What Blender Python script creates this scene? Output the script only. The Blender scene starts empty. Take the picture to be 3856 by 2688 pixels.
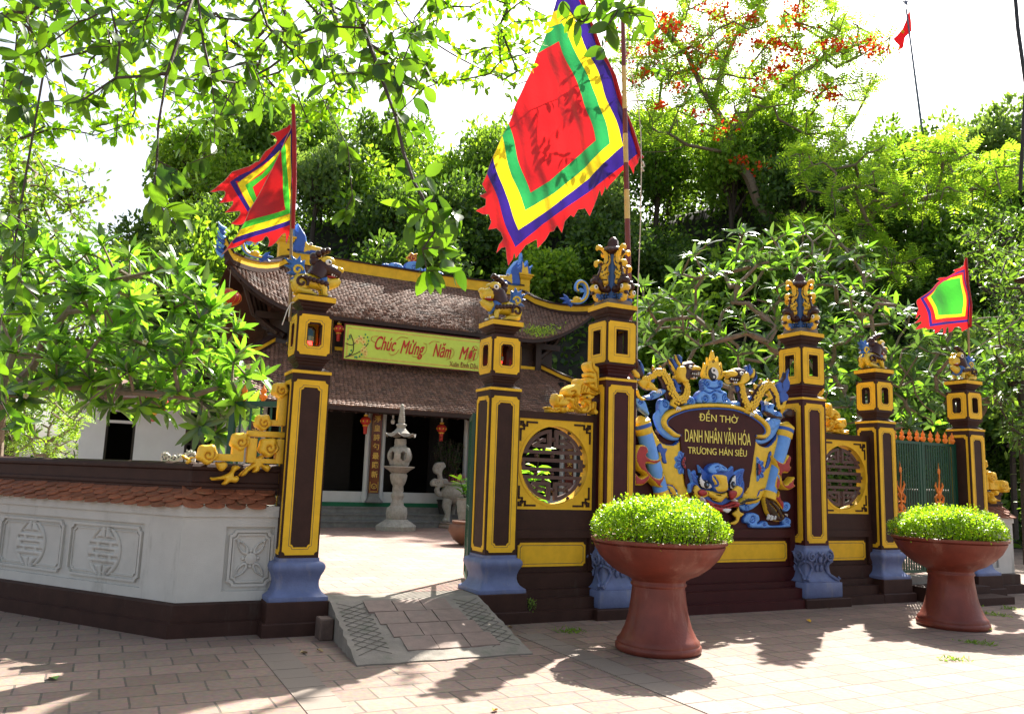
import bpy, bmesh, math, random
import numpy as np
from mathutils import Vector, Matrix
from mathutils.geometry import delaunay_2d_cdt
random.seed(7); RNG=np.random.default_rng(11)
R=math.radians; pi=math.pi
scene=bpy.context.scene; col=scene.collection

# ------------------------------------------------------------ camera, sky, sun, exposure
F_PX=3048.59; PITCH=R(8.43); ROLL=R(1.927); PSI=R(26.453)
CAM=np.array([0.,0.,1.6])
FW=np.array([0,math.cos(PITCH),math.sin(PITCH)]); UP0=np.array([0,-math.sin(PITCH),math.cos(PITCH)]); RT0=np.array([1.,0,0])
cd=bpy.data.cameras.new("camera"); cam=bpy.data.objects.new("camera",cd); col.objects.link(cam)
cd.sensor_width=36; cd.lens=F_PX/3856*36; cd.clip_end=2000; cd.clip_start=.05
rt=RT0*math.cos(ROLL)+UP0*math.sin(ROLL); upv=-RT0*math.sin(ROLL)+UP0*math.cos(ROLL)
cam.matrix_world=Matrix(((rt[0],upv[0],-FW[0],CAM[0]),(rt[1],upv[1],-FW[1],CAM[1]),(rt[2],upv[2],-FW[2],CAM[2]),(0,0,0,1)))
scene.camera=cam
scene.view_settings.view_transform='Standard'; scene.view_settings.look='None'
scene.view_settings.exposure=1.9; scene.view_settings.gamma=1
scene.cycles.max_bounces=6; scene.cycles.diffuse_bounces=4; scene.cycles.transmission_bounces=4
SUN=Vector((.36,.85,1.0)).normalized()
SUN_EL=math.asin(SUN.z); SUN_AZ=math.atan2(SUN.x,SUN.y)
w=bpy.data.worlds.new("World"); scene.world=w; w.use_nodes=True
nt=w.node_tree; sky=nt.nodes.new('ShaderNodeTexSky'); sky.sky_type='NISHITA'; sky.sun_disc=False
sky.sun_elevation=SUN_EL; sky.sun_rotation=SUN_AZ; sky.air_density=1.0; sky.dust_density=3.5; sky.ozone_density=.7
bg=nt.nodes['Background']; hs=nt.nodes.new('ShaderNodeHueSaturation'); hs.inputs['Saturation'].default_value=.55; nt.links.new(sky.outputs[0],hs.inputs['Color']); nt.links.new(hs.outputs[0],bg.inputs[0]); bg.inputs[1].default_value=.074
sl=bpy.data.lights.new("sun",'SUN'); sl.energy=4.6; sl.angle=R(.5); sl.color=(1,.94,.84)
so=bpy.data.objects.new("sun",sl); col.objects.link(so); so.rotation_euler=SUN.to_track_quat('Z','Y').to_euler(); so.location=(5,10,30)

# ------------------------------------------------------------ gate frame: x along the gate, y away from the road, origin at second pillar
ORG=np.array([-0.1435,9.4921,0.]); UU=np.array([math.cos(PSI),math.sin(PSI),0]); YY=np.array([-math.sin(PSI),math.cos(PSI),0])
SC=3856/2296
def ray(x,y):
    X=x-1928;Y=1344-y
    return FW*F_PX+RT0*(X*math.cos(ROLL)-Y*math.sin(ROLL))+UP0*(X*math.sin(ROLL)+Y*math.cos(ROLL))
def g2w(x,y,z): return ORG+UU*x+YY*y+np.array([0,0,z])
def w2g(P): d=np.array(P)-ORG; return np.array([d@UU,d@YY,P[2]])
def on_y(x,y,yp,s=SC,ox=0,oy=0):
    """photo point (x/s+ox) seen on the upright plane y=yp of the gate frame -> (x,z)"""
    if s==SC: X,Y=x*SC,y*SC
    else: X,Y=x/s+ox,y/s+oy
    d=ray(X,Y); t=((ORG+YY*yp-CAM)@YY)/(d@YY); g=w2g(CAM+t*d); return (g[0],g[2])
def on_z(x,y,z,s=SC,ox=0,oy=0):
    if s==SC: X,Y=x*SC,y*SC
    else: X,Y=x/s+ox,y/s+oy
    d=ray(X,Y); t=(z-1.6)/d[2]; return CAM+t*d
def at(x,y,Y):
    """photo point (2296-wide grid) at world distance Y -> world point"""
    d=ray(x*SC,y*SC); return CAM+(Y/d[1])*d
def tr(pts,yp,s,ox,oy): return [on_y(p[0],p[1],yp,s,ox,oy) for p in pts]

# ------------------------------------------------------------ materials
MATS={}
def mat(name,c,rough=.6,var=.15,scale=8,bump=0,bscale=60,spec=.5,dirt=None,streak=0,island=0,metal=0,emit=None,coat=0):
    if name in MATS: return MATS[name]
    m=bpy.data.materials.new(name); m.use_nodes=True; n=m.node_tree; N=n.nodes; L=n.links; b=N['Principled BSDF']
    b.inputs['Roughness'].default_value=rough; b.inputs['Specular IOR Level'].default_value=spec; b.inputs['Metallic'].default_value=metal
    b.inputs['Coat Weight'].default_value=coat
    tc=N.new('ShaderNodeTexCoord'); nz=N.new('ShaderNodeTexNoise'); nz.inputs['Scale'].default_value=scale; nz.inputs['Detail'].default_value=6; nz.inputs['Roughness'].default_value=.65
    L.new(tc.outputs['Object'],nz.inputs['Vector'])
    cr=N.new('ShaderNodeValToRGB'); e=cr.color_ramp.elements
    e[0].position=.3; e[1].position=.7
    e[0].color=tuple(max(0,x*(1-var)) for x in c)+(1,); e[1].color=tuple(min(1,x*(1+var)) for x in c)+(1,)
    L.new(nz.outputs['Fac'],cr.inputs['Fac']); out=cr.outputs['Color']
    if dirt:
        n2=N.new('ShaderNodeTexNoise'); n2.inputs['Scale'].default_value=dirt[1]; n2.inputs['Detail'].default_value=8; n2.inputs['Roughness'].default_value=.7
        mp=N.new('ShaderNodeMapping'); mp.inputs['Scale'].default_value=(1,1,.18 if streak else 1); L.new(tc.outputs['Object'],mp.inputs['Vector']); L.new(mp.outputs['Vector'],n2.inputs['Vector'])
        r2=N.new('ShaderNodeValToRGB'); r2.color_ramp.elements[0].position=dirt[2]; r2.color_ramp.elements[1].position=dirt[2]+.16
        L.new(n2.outputs['Fac'],r2.inputs['Fac'])
        mx=N.new('ShaderNodeMixRGB'); L.new(r2.outputs['Color'],mx.inputs['Fac']); L.new(out,mx.inputs[1]); mx.inputs[2].default_value=tuple(dirt[0])+(1,); out=mx.outputs['Color']
    if island:
        gi=N.new('ShaderNodeNewGeometry'); mr=N.new('ShaderNodeMapRange'); mr.inputs['To Min'].default_value=1-island; mr.inputs['To Max'].default_value=1+island; L.new(gi.outputs['Random Per Island'],mr.inputs['Value'])
        vm=N.new('ShaderNodeVectorMath'); vm.operation='SCALE'; L.new(out,vm.inputs[0]); L.new(mr.outputs[0],vm.inputs['Scale']); out=vm.outputs[0]
    L.new(out,b.inputs['Base Color'])
    if bump:
        n3=N.new('ShaderNodeTexNoise'); n3.inputs['Scale'].default_value=bscale; n3.inputs['Detail'].default_value=5; L.new(tc.outputs['Object'],n3.inputs['Vector'])
        bp=N.new('ShaderNodeBump'); bp.inputs['Strength'].default_value=bump; bp.inputs['Distance'].default_value=.01; L.new(n3.outputs['Fac'],bp.inputs['Height']); L.new(bp.outputs['Normal'],b.inputs['Normal'])
    if emit: b.inputs['Emission Color'].default_value=tuple(emit[0])+(1,); b.inputs['Emission Strength'].default_value=emit[1]
    MATS[name]=m; return m
def leafmat(name,c1,c2,trans=.5,rough=.42,tc=None,spec=.4):
    if name in MATS: return MATS[name]
    m=bpy.data.materials.new(name); m.use_nodes=True; n=m.node_tree; N=n.nodes; L=n.links; b=N['Principled BSDF']; o=N['Material Output']
    g=N.new('ShaderNodeNewGeometry'); cr=N.new('ShaderNodeValToRGB'); cr.color_ramp.elements[0].color=tuple(c1)+(1,); cr.color_ramp.elements[1].color=tuple(c2)+(1,)
    L.new(g.outputs['Random Per Island'],cr.inputs['Fac']); L.new(cr.outputs['Color'],b.inputs['Base Color']); b.inputs['Roughness'].default_value=rough; b.inputs['Specular IOR Level'].default_value=spec
    t=N.new('ShaderNodeBsdfTranslucent'); hs=N.new('ShaderNodeMixRGB'); hs.blend_type='MULTIPLY'; hs.inputs[0].default_value=1
    L.new(cr.outputs['Color'],hs.inputs[1]); k=tc or (3.2,2.9,.9); hs.inputs[2].default_value=k+(1,); L.new(hs.outputs[0],t.inputs['Color'])
    mx=N.new('ShaderNodeMixShader'); mx.inputs[0].default_value=trans; L.new(b.outputs[0],mx.inputs[1]); L.new(t.outputs[0],mx.inputs[2]); L.new(mx.outputs[0],o.inputs['Surface'])
    MATS[name]=m; return m
def clothmat(name,c,trans=.5):
    if name in MATS: return MATS[name]
    m=bpy.data.materials.new(name); m.use_nodes=True; n=m.node_tree; N=n.nodes; L=n.links; b=N['Principled BSDF']; o=N['Material Output']
    b.inputs['Base Color'].default_value=tuple(c)+(1,); b.inputs['Roughness'].default_value=.55; b.inputs['Sheen Weight'].default_value=.2
    t=N.new('ShaderNodeBsdfTranslucent'); t.inputs['Color'].default_value=tuple(min(1,x*1.1) for x in c)+(1,)
    tc=N.new('ShaderNodeTexCoord'); wv=N.new('ShaderNodeTexNoise'); wv.inputs['Scale'].default_value=9; L.new(tc.outputs['Object'],wv.inputs['Vector'])
    bp=N.new('ShaderNodeBump'); bp.inputs['Strength'].default_value=.5; bp.inputs['Distance'].default_value=.02; L.new(wv.outputs['Fac'],bp.inputs['Height']); L.new(bp.outputs[0],b.inputs['Normal']); L.new(bp.outputs[0],t.inputs['Normal'])
    mx=N.new('ShaderNodeMixShader'); mx.inputs[0].default_value=trans; L.new(b.outputs[0],mx.inputs[1]); L.new(t.outputs[0],mx.inputs[2]); L.new(mx.outputs[0],o.inputs['Surface'])
    MATS[name]=m; return m
YEL=mat('yellow paint',(.80,.47,.02),.6,.12,5,.2,90,dirt=((.50,.27,.02),7,.60),streak=1,spec=.3)
BRN=mat('brown paint',(.040,.0165,.0115),.62,.25,5,.2,70,dirt=((.062,.045,.036),5,.60),streak=1,spec=.25)
MAR=mat('maroon paint',(.048,.0062,.0065),.55,.22,5,.15,70,dirt=((.07,.024,.02),6,.62),streak=1,spec=.3)
BLU=mat('blue base paint',(.125,.16,.30),.5,.16,7,.25,60,dirt=((.20,.21,.27),8,.56),streak=1,spec=.35)
WHT=mat('white wall paint',(.53,.52,.48),.75,.08,3,.3,120,dirt=((.33,.32,.28),4,.57),streak=1,spec=.25)
DLINE=mat('dark outline paint',(.012,.02,.06),.5)
SKYB=mat('sky blue paint',(.13,.34,.80),.42,.12,9,dirt=((.30,.45,.75),14,.6))
MIDB=mat('deep blue paint',(.03,.10,.42),.42,.15)
YRL=mat('bright yellow relief paint',(.83,.53,.03),.45,.12,12,dirt=((.7,.36,.02),20,.62))
RED=mat('red relief paint',(.36,.02,.02),.4,.2)
BLK=mat('black paint',(.01,.01,.01),.4)
WPT=mat('white paint',(.75,.74,.70),.4,.06)
LIOND=mat('dark brown glaze',(.040,.011,.007),.35,.2,coat=.15,spec=.35)
LIONY=mat('yellow glaze',(.70,.48,.025),.25,.16,9,dirt=((.45,.38,.05),12,.58),coat=.2)
LIONB=mat('blue glaze',(.025,.12,.40),.35,.15,coat=.15)
ORNY=mat('yellow stucco',(.82,.50,.03),.5,.12,14,.2,60,dirt=((.55,.28,.02),16,.64))
CONC=mat('weathered concrete',(.21,.185,.155),.85,.2,5,.5,70,dirt=((.12,.13,.09),4,.55))
STONE=mat('grey carved stone',(.33,.31,.27),.8,.22,14,.5,60,dirt=((.16,.15,.13),9,.6))
STONEB=mat('brown tinted carved stone',(.28,.21,.17),.8,.22,14,.5,60,dirt=((.12,.10,.08),9,.55))
STEPM=mat('grey step stone',(.17,.17,.165),.75,.25,6,.3,50,dirt=((.08,.08,.085),5,.6))
WOOD=mat('dark temple wood',(.030,.012,.008),.6,.3,4,.2,40)
LACQ=mat('red lacquer board',(.115,.014,.008),.3,.2,coat=.3)
GOLD=mat('gold lettering',(.78,.52,.10),.35,.1)
GRN=mat('green metal paint',(.008,.065,.035),.35,.1)
ORG_=mat('orange cast iron paint',(.78,.22,.02),.4,.15)
POTM=mat('red glazed terracotta',(.165,.034,.020),.5,.22,5,.2,60,dirt=((.27,.12,.085),3.6,.55),streak=1,coat=.12,spec=.35)
BARK=mat('grey brown bark',(.20,.155,.115),.85,.3,12,.6,50)
BARKD=mat('dark bark',(.06,.045,.035),.85,.3,12,.5,50)
SOIL=mat('dark soil',(.03,.02,.012),.9)
ROOFT=mat('weathered brown roof tiles',(.165,.088,.060),.75,.3,30,.4,80,dirt=((.06,.05,.045),1.6,.54),island=.35)
COPT=mat('terracotta coping tiles',(.24,.078,.034),.7,.3,18,.4,80,dirt=((.10,.09,.04),7,.58),island=.25)
BAMB=mat('bamboo',(.30,.20,.09),.55,.25)
ROPE=mat('pale rope',(.55,.50,.42),.8)

# ------------------------------------------------------------ objects
BASE={}
def setp(o,label=None,cat=None,group=None,kind=None,**k):
    if label:o['label']=label
    if cat:o['category']=cat
    if group:o['group']=group
    if kind:o['kind']=kind
    return o
def thing(name,label,cat,base=(0,0,0),frame='g',group=None,kind=None):
    o=bpy.data.objects.new(name,None); col.objects.link(o); o.empty_display_size=.2
    if frame=='g': o.location=g2w(*base); o.rotation_euler=(0,0,PSI)
    else: o.location=base
    BASE[o]=(np.array(base,float),frame); return setp(o,label,cat,group,kind)
class MB:
    def __init__(s,*mats): s.v=[];s.f=[];s.m=[];s.sm=[];s.mats=list(mats)
    def mi(s,m):
        if isinstance(m,int): return m
        if m not in s.mats: s.mats.append(m)
        return s.mats.index(m)
    def add(s,vs,fs,m=0,smooth=False):
        k=len(s.v); s.v.extend([tuple(map(float,p)) for p in vs]); mi=s.mi(m)
        for f in fs: s.f.append([i+k for i in f]); s.m.append(mi); s.sm.append(smooth)
        return s
    def box(s,x0,x1,y0,y1,z0,z1,m=0,ch=0):
        if ch<=0:
            vs=[(x,y,z) for z in(z0,z1) for y in(y0,y1) for x in(x0,x1)]
            return s.add(vs,[(0,2,3,1),(4,5,7,6),(0,1,5,4),(2,6,7,3),(0,4,6,2),(1,3,7,5)],m)
        def ring(z,i): return [(x0+i+ch*a,y0+i+ch*b,z) if 0 else None for a,b in()]
        def oc(i,c,z): return [(x0+i+c,y0+i,z),(x1-i-c,y0+i,z),(x1-i,y0+i+c,z),(x1-i,y1-i-c,z),(x1-i-c,y1-i,z),(x0+i+c,y1-i,z),(x0+i,y1-i-c,z),(x0+i,y0+i+c,z)]
        rings=[oc(ch*.6,ch*.5,z0),oc(0,ch,z0+ch),oc(0,ch,z1-ch),oc(ch*.6,ch*.5,z1)]
        vs=[p for r in rings for p in r]; fs=[tuple(range(7,-1,-1)),tuple(range(24,32))]
        for r in range(3):
            for i in range(8): j=(i+1)%8; fs.append((r*8+i,r*8+j,r*8+8+j,r*8+8+i))
        return s.add(vs,fs,m)
    def stack(s,cx,cy,prof,m=0,n=4,rot=pi/4,smooth=False,sq=True,cap=True):
        """square (n=4) or round section stack: prof [(half,z)]"""
        vs=[];k=math.sqrt(2) if (n==4 and sq) else 1
        for h,z in prof:
            for i in range(n):
                a=rot+2*pi*i/n; vs.append((cx+h*k*math.cos(a),cy+h*k*math.sin(a),z))
        fs=[]
        for r in range(len(prof)-1):
            for i in range(n): j=(i+1)%n; fs.append((r*n+i,r*n+j,r*n+n+j,r*n+n+i))
        if cap: fs.append(tuple(range(n-1,-1,-1))); fs.append(tuple((len(prof)-1)*n+i for i in range(n)))
        return s.add(vs,fs,m,smooth)
    def rstack(s,cx,cy,prof,r,m=0,smooth=True,k=3):
        """rounded square section; prof [(half,z)], corner radius r"""
        vs=[];n=4*(k+1)
        for h,z in prof:
            rr=min(r,h)
            for q in range(4):
                a0=q*pi/2; sx=(1,-1,-1,1)[q]; sy=(1,1,-1,-1)[q]
                for i in range(k+1):
                    a=a0+pi/2*i/k; vs.append((cx+sx*(h-rr)+rr*math.cos(a),cy+sy*(h-rr)+rr*math.sin(a),z))
        fs=[]
        for t in range(len(prof)-1):
            for i in range(n): j=(i+1)%n; fs.append((t*n+i,t*n+j,t*n+n+j,t*n+n+i))
        fs.append(tuple(range(n-1,-1,-1))); fs.append(tuple((len(prof)-1)*n+i for i in range(n)))
        return s.add(vs,fs,m,smooth)
    def lathe(s,cx,cy,prof,m=0,n=24,smooth=True,lobes=0,la=0,cap=True):
        vs=[]
        for p in prof:
            h,z=p[0],p[1]; am=p[2] if len(p)>2 else la
            for i in range(n):
                a=2*pi*i/n; q=h*(1+(am*math.cos(lobes*a) if lobes else 0)); vs.append((cx+q*math.cos(a),cy+q*math.sin(a),z))
        fs=[]
        for r in range(len(prof)-1):
            for i in range(n): j=(i+1)%n; fs.append((r*n+i,r*n+j,r*n+n+j,r*n+n+i))
        if cap: fs.append(tuple(range(n-1,-1,-1))); fs.append(tuple((len(prof)-1)*n+i for i in range(n)))
        return s.add(vs,fs,m,smooth)
    def tube(s,path,rad,m=0,n=8,smooth=True,flat=1.0):
        P=[Vector(p) for p in path]; 
        if not hasattr(rad,'__len__'): rad=[rad]*len(P)
        vs=[]; up=None
        for i,p in enumerate(P):
            t=(P[min(i+1,len(P)-1)]-P[max(i-1,0)]); t=t.normalized() if t.length>1e-9 else Vector((0,0,1))
            if up is None: up=t.orthogonal().normalized()
            up=(up-t*up.dot(t)); up=up.normalized() if up.length>1e-6 else t.orthogonal().normalized()
            b=t.cross(up)
            for k in range(n):
                a=2*pi*k/n; vs.append(p+(up*math.cos(a)+b*math.sin(a)*flat)*rad[i])
        fs=[]
        for i in range(len(P)-1):
            for k in range(n): j=(k+1)%n; fs.append((i*n+k,i*n+j,i*n+n+j,i*n+n+k))
        fs.append(tuple(range(n-1,-1,-1))); fs.append(tuple((len(P)-1)*n+k for k in range(n)))
        return s.add(vs,fs,m,smooth)
    def ell(s,c,r,m=0,rings=8,n=12,rot=None,noise=0):
        vs=[];rm=rot or Matrix.Identity(3)
        for i in range(rings+1):
            th=pi*i/rings
            for k in range(n):
                a=2*pi*k/n; q=1+(random.uniform(-noise,noise) if noise else 0)
                p=Vector((r[0]*math.sin(th)*math.cos(a),r[1]*math.sin(th)*math.sin(a),r[2]*math.cos(th)))*q; vs.append(Vector(c)+rm@p)
        fs=[(i*n+k,(i+1)*n+k,(i+1)*n+(k+1)%n,i*n+(k+1)%n) for i in range(rings) for k in range(n)]
        return s.add(vs,fs,m,True)
    def prism(s,pts,y0,y1,m=0,axis='y'):
        """closed 2-D outline (x,z) given thickness y0..y1 (y0 nearer the road)"""
        n=len(pts); vs=[(p[0],y0,p[1]) for p in pts]+[(p[0],y1,p[1]) for p in pts]
        if axis=='z': vs=[(p[0],p[1],y0) for p in pts]+[(p[0],p[1],y1) for p in pts]
        if axis=='x': vs=[(y0,p[0],p[1]) for p in pts]+[(y1,p[0],p[1]) for p in pts]
        fs=[tuple(range(n)),tuple(range(2*n-1,n-1,-1))]+[(i,i+n,(i+1)%n+n,(i+1)%n) for i in range(n)]
        return s.add(vs,fs,m)
    def frame(s,outer,inner,y0,y1,m=0):
        """band between two outlines with the same number of points"""
        n=len(outer); vs=[(p[0],y,p[1]) for y in(y0,y1) for q in(outer,inner) for p in q]; fs=[]
        for i in range(n):
            j=(i+1)%n; fs+= [(i,j,n+j,n+i),(2*n+i,3*n+i,3*n+j,2*n+j),(i,2*n+i,2*n+j,j),(n+i,n+j,3*n+j,3*n+i)]
        return s.add(vs,fs,m)
    def merge(s,o,M=None):
        vs=o.v if M is None else [M@Vector(p) for p in o.v]; k=len(s.v); s.v.extend([tuple(p) for p in vs])
        mm=[s.mi(x) for x in o.mats]
        for f,a,b in zip(o.f,o.m,o.sm): s.f.append([i+k for i in f]); s.m.append(mm[a]); s.sm.append(b)
        return s
    def build(s,name,parent=None,frame='g',base=None,**tags):
        if parent is not None:
            p=parent
            while p.parent is not None: p=p.parent
            b,frame=BASE[p]
        else: b=np.array(base if base is not None else (0,0,0),float)
        me=bpy.data.meshes.new(name); V=np.array(s.v,float)-b if s.v else np.zeros((0,3))
        me.from_pydata(V.tolist(),[],s.f); me.update()
        for m in s.mats: me.materials.append(m)
        me.polygons.foreach_set('material_index',s.m); me.polygons.foreach_set('use_smooth',s.sm)
        bm=bmesh.new(); bm.from_mesh(me); bmesh.ops.recalc_face_normals(bm,faces=bm.faces); bm.to_mesh(me); bm.free()
        if any(s.sm) and not all(s.sm) or any(s.sm):
            try: me.set_sharp_from_angle(angle=R(50))
            except Exception: pass
        o=bpy.data.objects.new(name,me); col.objects.link(o)
        if parent is not None: o.parent=parent; BASE[o]=BASE[p]
        else:
            if frame=='g': o.location=g2w(*b); o.rotation_euler=(0,0,PSI)
            else: o.location=b
            BASE[o]=(b,frame)
        setp(o,**tags); return o
def copy_tree(o,parent=None):
    c=o.copy(); col.objects.link(c); c.parent=parent
    for ch in list(o.children): copy_tree(ch,c)
    return c
def gmove(o,x,y,z=0,rot=0): o.location=g2w(x,y,z); o.rotation_euler=(0,0,PSI+rot); BASE[o]=(np.array([x,y,z],float),'g')

# ------------------------------------------------------------ 2-D helpers
def crom(pts,closed=True,k=5):
    P=[np.array(p[:2],float) for p in pts]; n=len(P); out=[]
    rng=range(n) if closed else range(n-1)
    for i in rng:
        if closed: a,b,c,d=P[(i-1)%n],P[i],P[(i+1)%n],P[(i+2)%n]
        else: a,b,c,d=P[max(i-1,0)],P[i],P[i+1],P[min(i+2,n-1)]
        for j in range(k):
            t=j/k; out.append(tuple(.5*((2*b)+(c-a)*t+(2*a-5*b+4*c-d)*t*t+(3*b-a-3*c+d)*t**3)))
    if not closed: out.append(tuple(P[-1]))
    return out
def inpoly(P,poly):
    P=np.asarray(P,float); Q=np.asarray(poly,float); x,y=P[:,0],P[:,1]; r=np.zeros(len(P),bool); j=len(Q)-1
    for i in range(len(Q)):
        xi,yi=Q[i];xj,yj=Q[j]
        if yi!=yj: r^=((yi>y)!=(yj>y))&(x<(xj-xi)*(y-yi)/(yj-yi)+xi)
        j=i
    return r
def dseg(P,poly,closed=True):
    P=np.asarray(P,float); Q=np.asarray(poly,float); d=np.full(len(P),1e9); n=len(Q)
    for i in range(n if closed else n-1):
        a=Q[i];b=Q[(i+1)%n]; ab=b-a; L=ab@ab
        t=np.clip(((P-a)@ab)/L,0,1) if L>0 else np.zeros(len(P)); q=a+t[:,None]*ab; d=np.minimum(d,np.hypot(P[:,0]-q[:,0],P[:,1]-q[:,1]))
    return d
def resample(poly,res,closed=True):
    Q=[np.array(p,float) for p in poly]; out=[]; n=len(Q)
    for i in range(n if closed else n-1):
        a=Q[i];b=Q[(i+1)%n]; k=max(1,int(math.ceil(np.hypot(*(b-a))/res)))
        for j in range(k): out.append(a+(b-a)*j/k)
    if not closed: out.append(Q[-1])
    res2=[out[0]]
    for p in out[1:]:
        if np.hypot(*(p-res2[-1]))>res*.3: res2.append(p)
    if closed and len(res2)>3 and np.hypot(*(res2[0]-res2[-1]))<res*.3: res2.pop()
    return res2
def tri(outline,res,holes=(),extra=()):
    """constrained triangulation with an inner grid -> pts (n,2), tris, ring index list"""
    ring=resample(outline,res); V=list(ring); E=[(i,(i+1)%len(ring)) for i in range(len(ring))]; rings=[list(range(len(ring)))]
    for h in holes:
        k=len(V); rr=resample(h,res); V+=rr; E+=[(k+i,k+(i+1)%len(rr)) for i in range(len(rr))]; rings.append(list(range(k,k+len(rr))))
    for e in extra:
        k=len(V); rr=resample(e,res,False); V+=rr; E+=[(k+i,k+i+1) for i in range(len(rr)-1)]
    A=np.array(ring); x0,y0=A.min(0);x1,y1=A.max(0)
    gx=np.arange(x0,x1,res); gy=np.arange(y0,y1,res*.87)
    G=np.array([(x+(res/2 if j%2 else 0),y) for j,y in enumerate(gy) for x in gx]) if len(gx) and len(gy) else np.zeros((0,2))
    if len(G):
        ok=inpoly(G,ring)
        for h in holes: ok&=~inpoly(G,h)
        G=G[ok]; 
        if len(G): G=G[dseg(G,ring)>res*.45]
        for h in holes:
            if len(G): G=G[dseg(G,h)>res*.45]
        V+=list(G)
    vo,eo,fo,ov,oe,of=delaunay_2d_cdt([Vector(p) for p in V],E,[],0,1e-7)
    P=np.array([tuple(p) for p in vo]); T=[tuple(f) for f in fo]
    cen=np.array([P[list(f)].mean(0) for f in T]); ok=inpoly(cen,ring)
    for h in holes: ok&=~inpoly(cen,h)
    T=[t for t,o in zip(T,ok) if o]
    return P,T,cen[ok]
def sculpt(mb,outline,yb,H,w,res=.012,m=0,edge=None,ew=.006,lines=(),zones=(),back=None,smooth=True,tip=0,holes=(),lw=.005,lm=None,dome=None):
    """stucco relief: outline (x,z), standing from plane yb towards the road by H with rounded shoulders of width w"""
    if smooth: outline=crom(outline)
    P,T,cen=tri(outline,res,holes)
    ring=resample(outline,res); d=dseg(P,ring)
    for h in holes: d=np.minimum(d,dseg(P,h))
    t=np.clip(d/w,0,1); h=H*(.35+.65*np.sqrt(np.maximum(0,1-(1-t)**2)))
    LL=[crom(l,False,4) if len(l)>2 else l for l in lines]
    for l in LL:
        q=dseg(P,l,False); h=h-H*.35*np.exp(-(q/(lw*1.6))**2)
    if dome is not None: h=h+dome(P)
    y=yb-h
    V=[(P[i,0],y[i],P[i,1]) for i in range(len(P))]
    dc=dseg(cen,ring)
    for hh in holes: dc=np.minimum(dc,dseg(cen,hh))
    mi=np.full(len(T),mb.mi(m))
    for zp,zm in zones: mi[inpoly(cen,zp)]=mb.mi(zm)
    if edge is not None: mi[dc<ew]=mb.mi(edge)
    if LL:
        dm=mb.mi(lm if lm is not None else (edge if edge is not None else DLINE))
        for l in LL: mi[dseg(cen,l,False)<lw]=dm
    k=len(mb.v); mb.v.extend(V)
    for f,a in zip(T,mi): mb.f.append([i+k for i in f]); mb.m.append(int(a)); mb.sm.append(True)
    # side skirt along boundary edges
    from collections import Counter
    ec=Counter()
    for f in T:
        for a,b in((0,1),(1,2),(2,0)): ec[tuple(sorted((f[a],f[b])))]+=1
    yk=yb if back is None else back; bm_=mb.mi(edge if edge is not None else m); mp={}
    def bk(i):
        if i not in mp: mp[i]=len(mb.v); mb.v.append((P[i,0],yk,P[i,1]))
        return mp[i]
    for (a,b),c in ec.items():
        if c==1: mb.f.append([a+k,b+k,bk(b),bk(a)]); mb.m.append(bm_); mb.sm.append(False)
    return mb
def spiral(cx,cz,r0,turns=1.5,a0=0,s=1,n=14,r1=.15):
    return [(cx+s*(r0*(1-(1-r1)*i/n))*math.cos(a0+2*pi*turns*i/n),cz+(r0*(1-(1-r1)*i/n))*math.sin(a0+2*pi*turns*i/n)) for i in range(n+1)]
def notched(x0,x1,z0,z1,c,k=3):
    """rectangle with concave quarter-round corners"""
    out=[]
    for (cx,cz,a0) in((x1,z0,pi),(x1,z1,1.5*pi),(x0,z1,0),(x0,z0,pi/2)):
        pass
    def q(cx,cz,a,b): return [(cx+c*math.cos(a+(b-a)*i/k),cz+c*math.sin(a+(b-a)*i/k)) for i in range(k+1)]
    out+=q(x0,z0,pi/2,0); out+=q(x1,z0,pi,pi/2); out+=q(x1,z1,-pi/2,-pi); out+=q(x0,z1,0,-pi/2)
    return out
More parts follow.
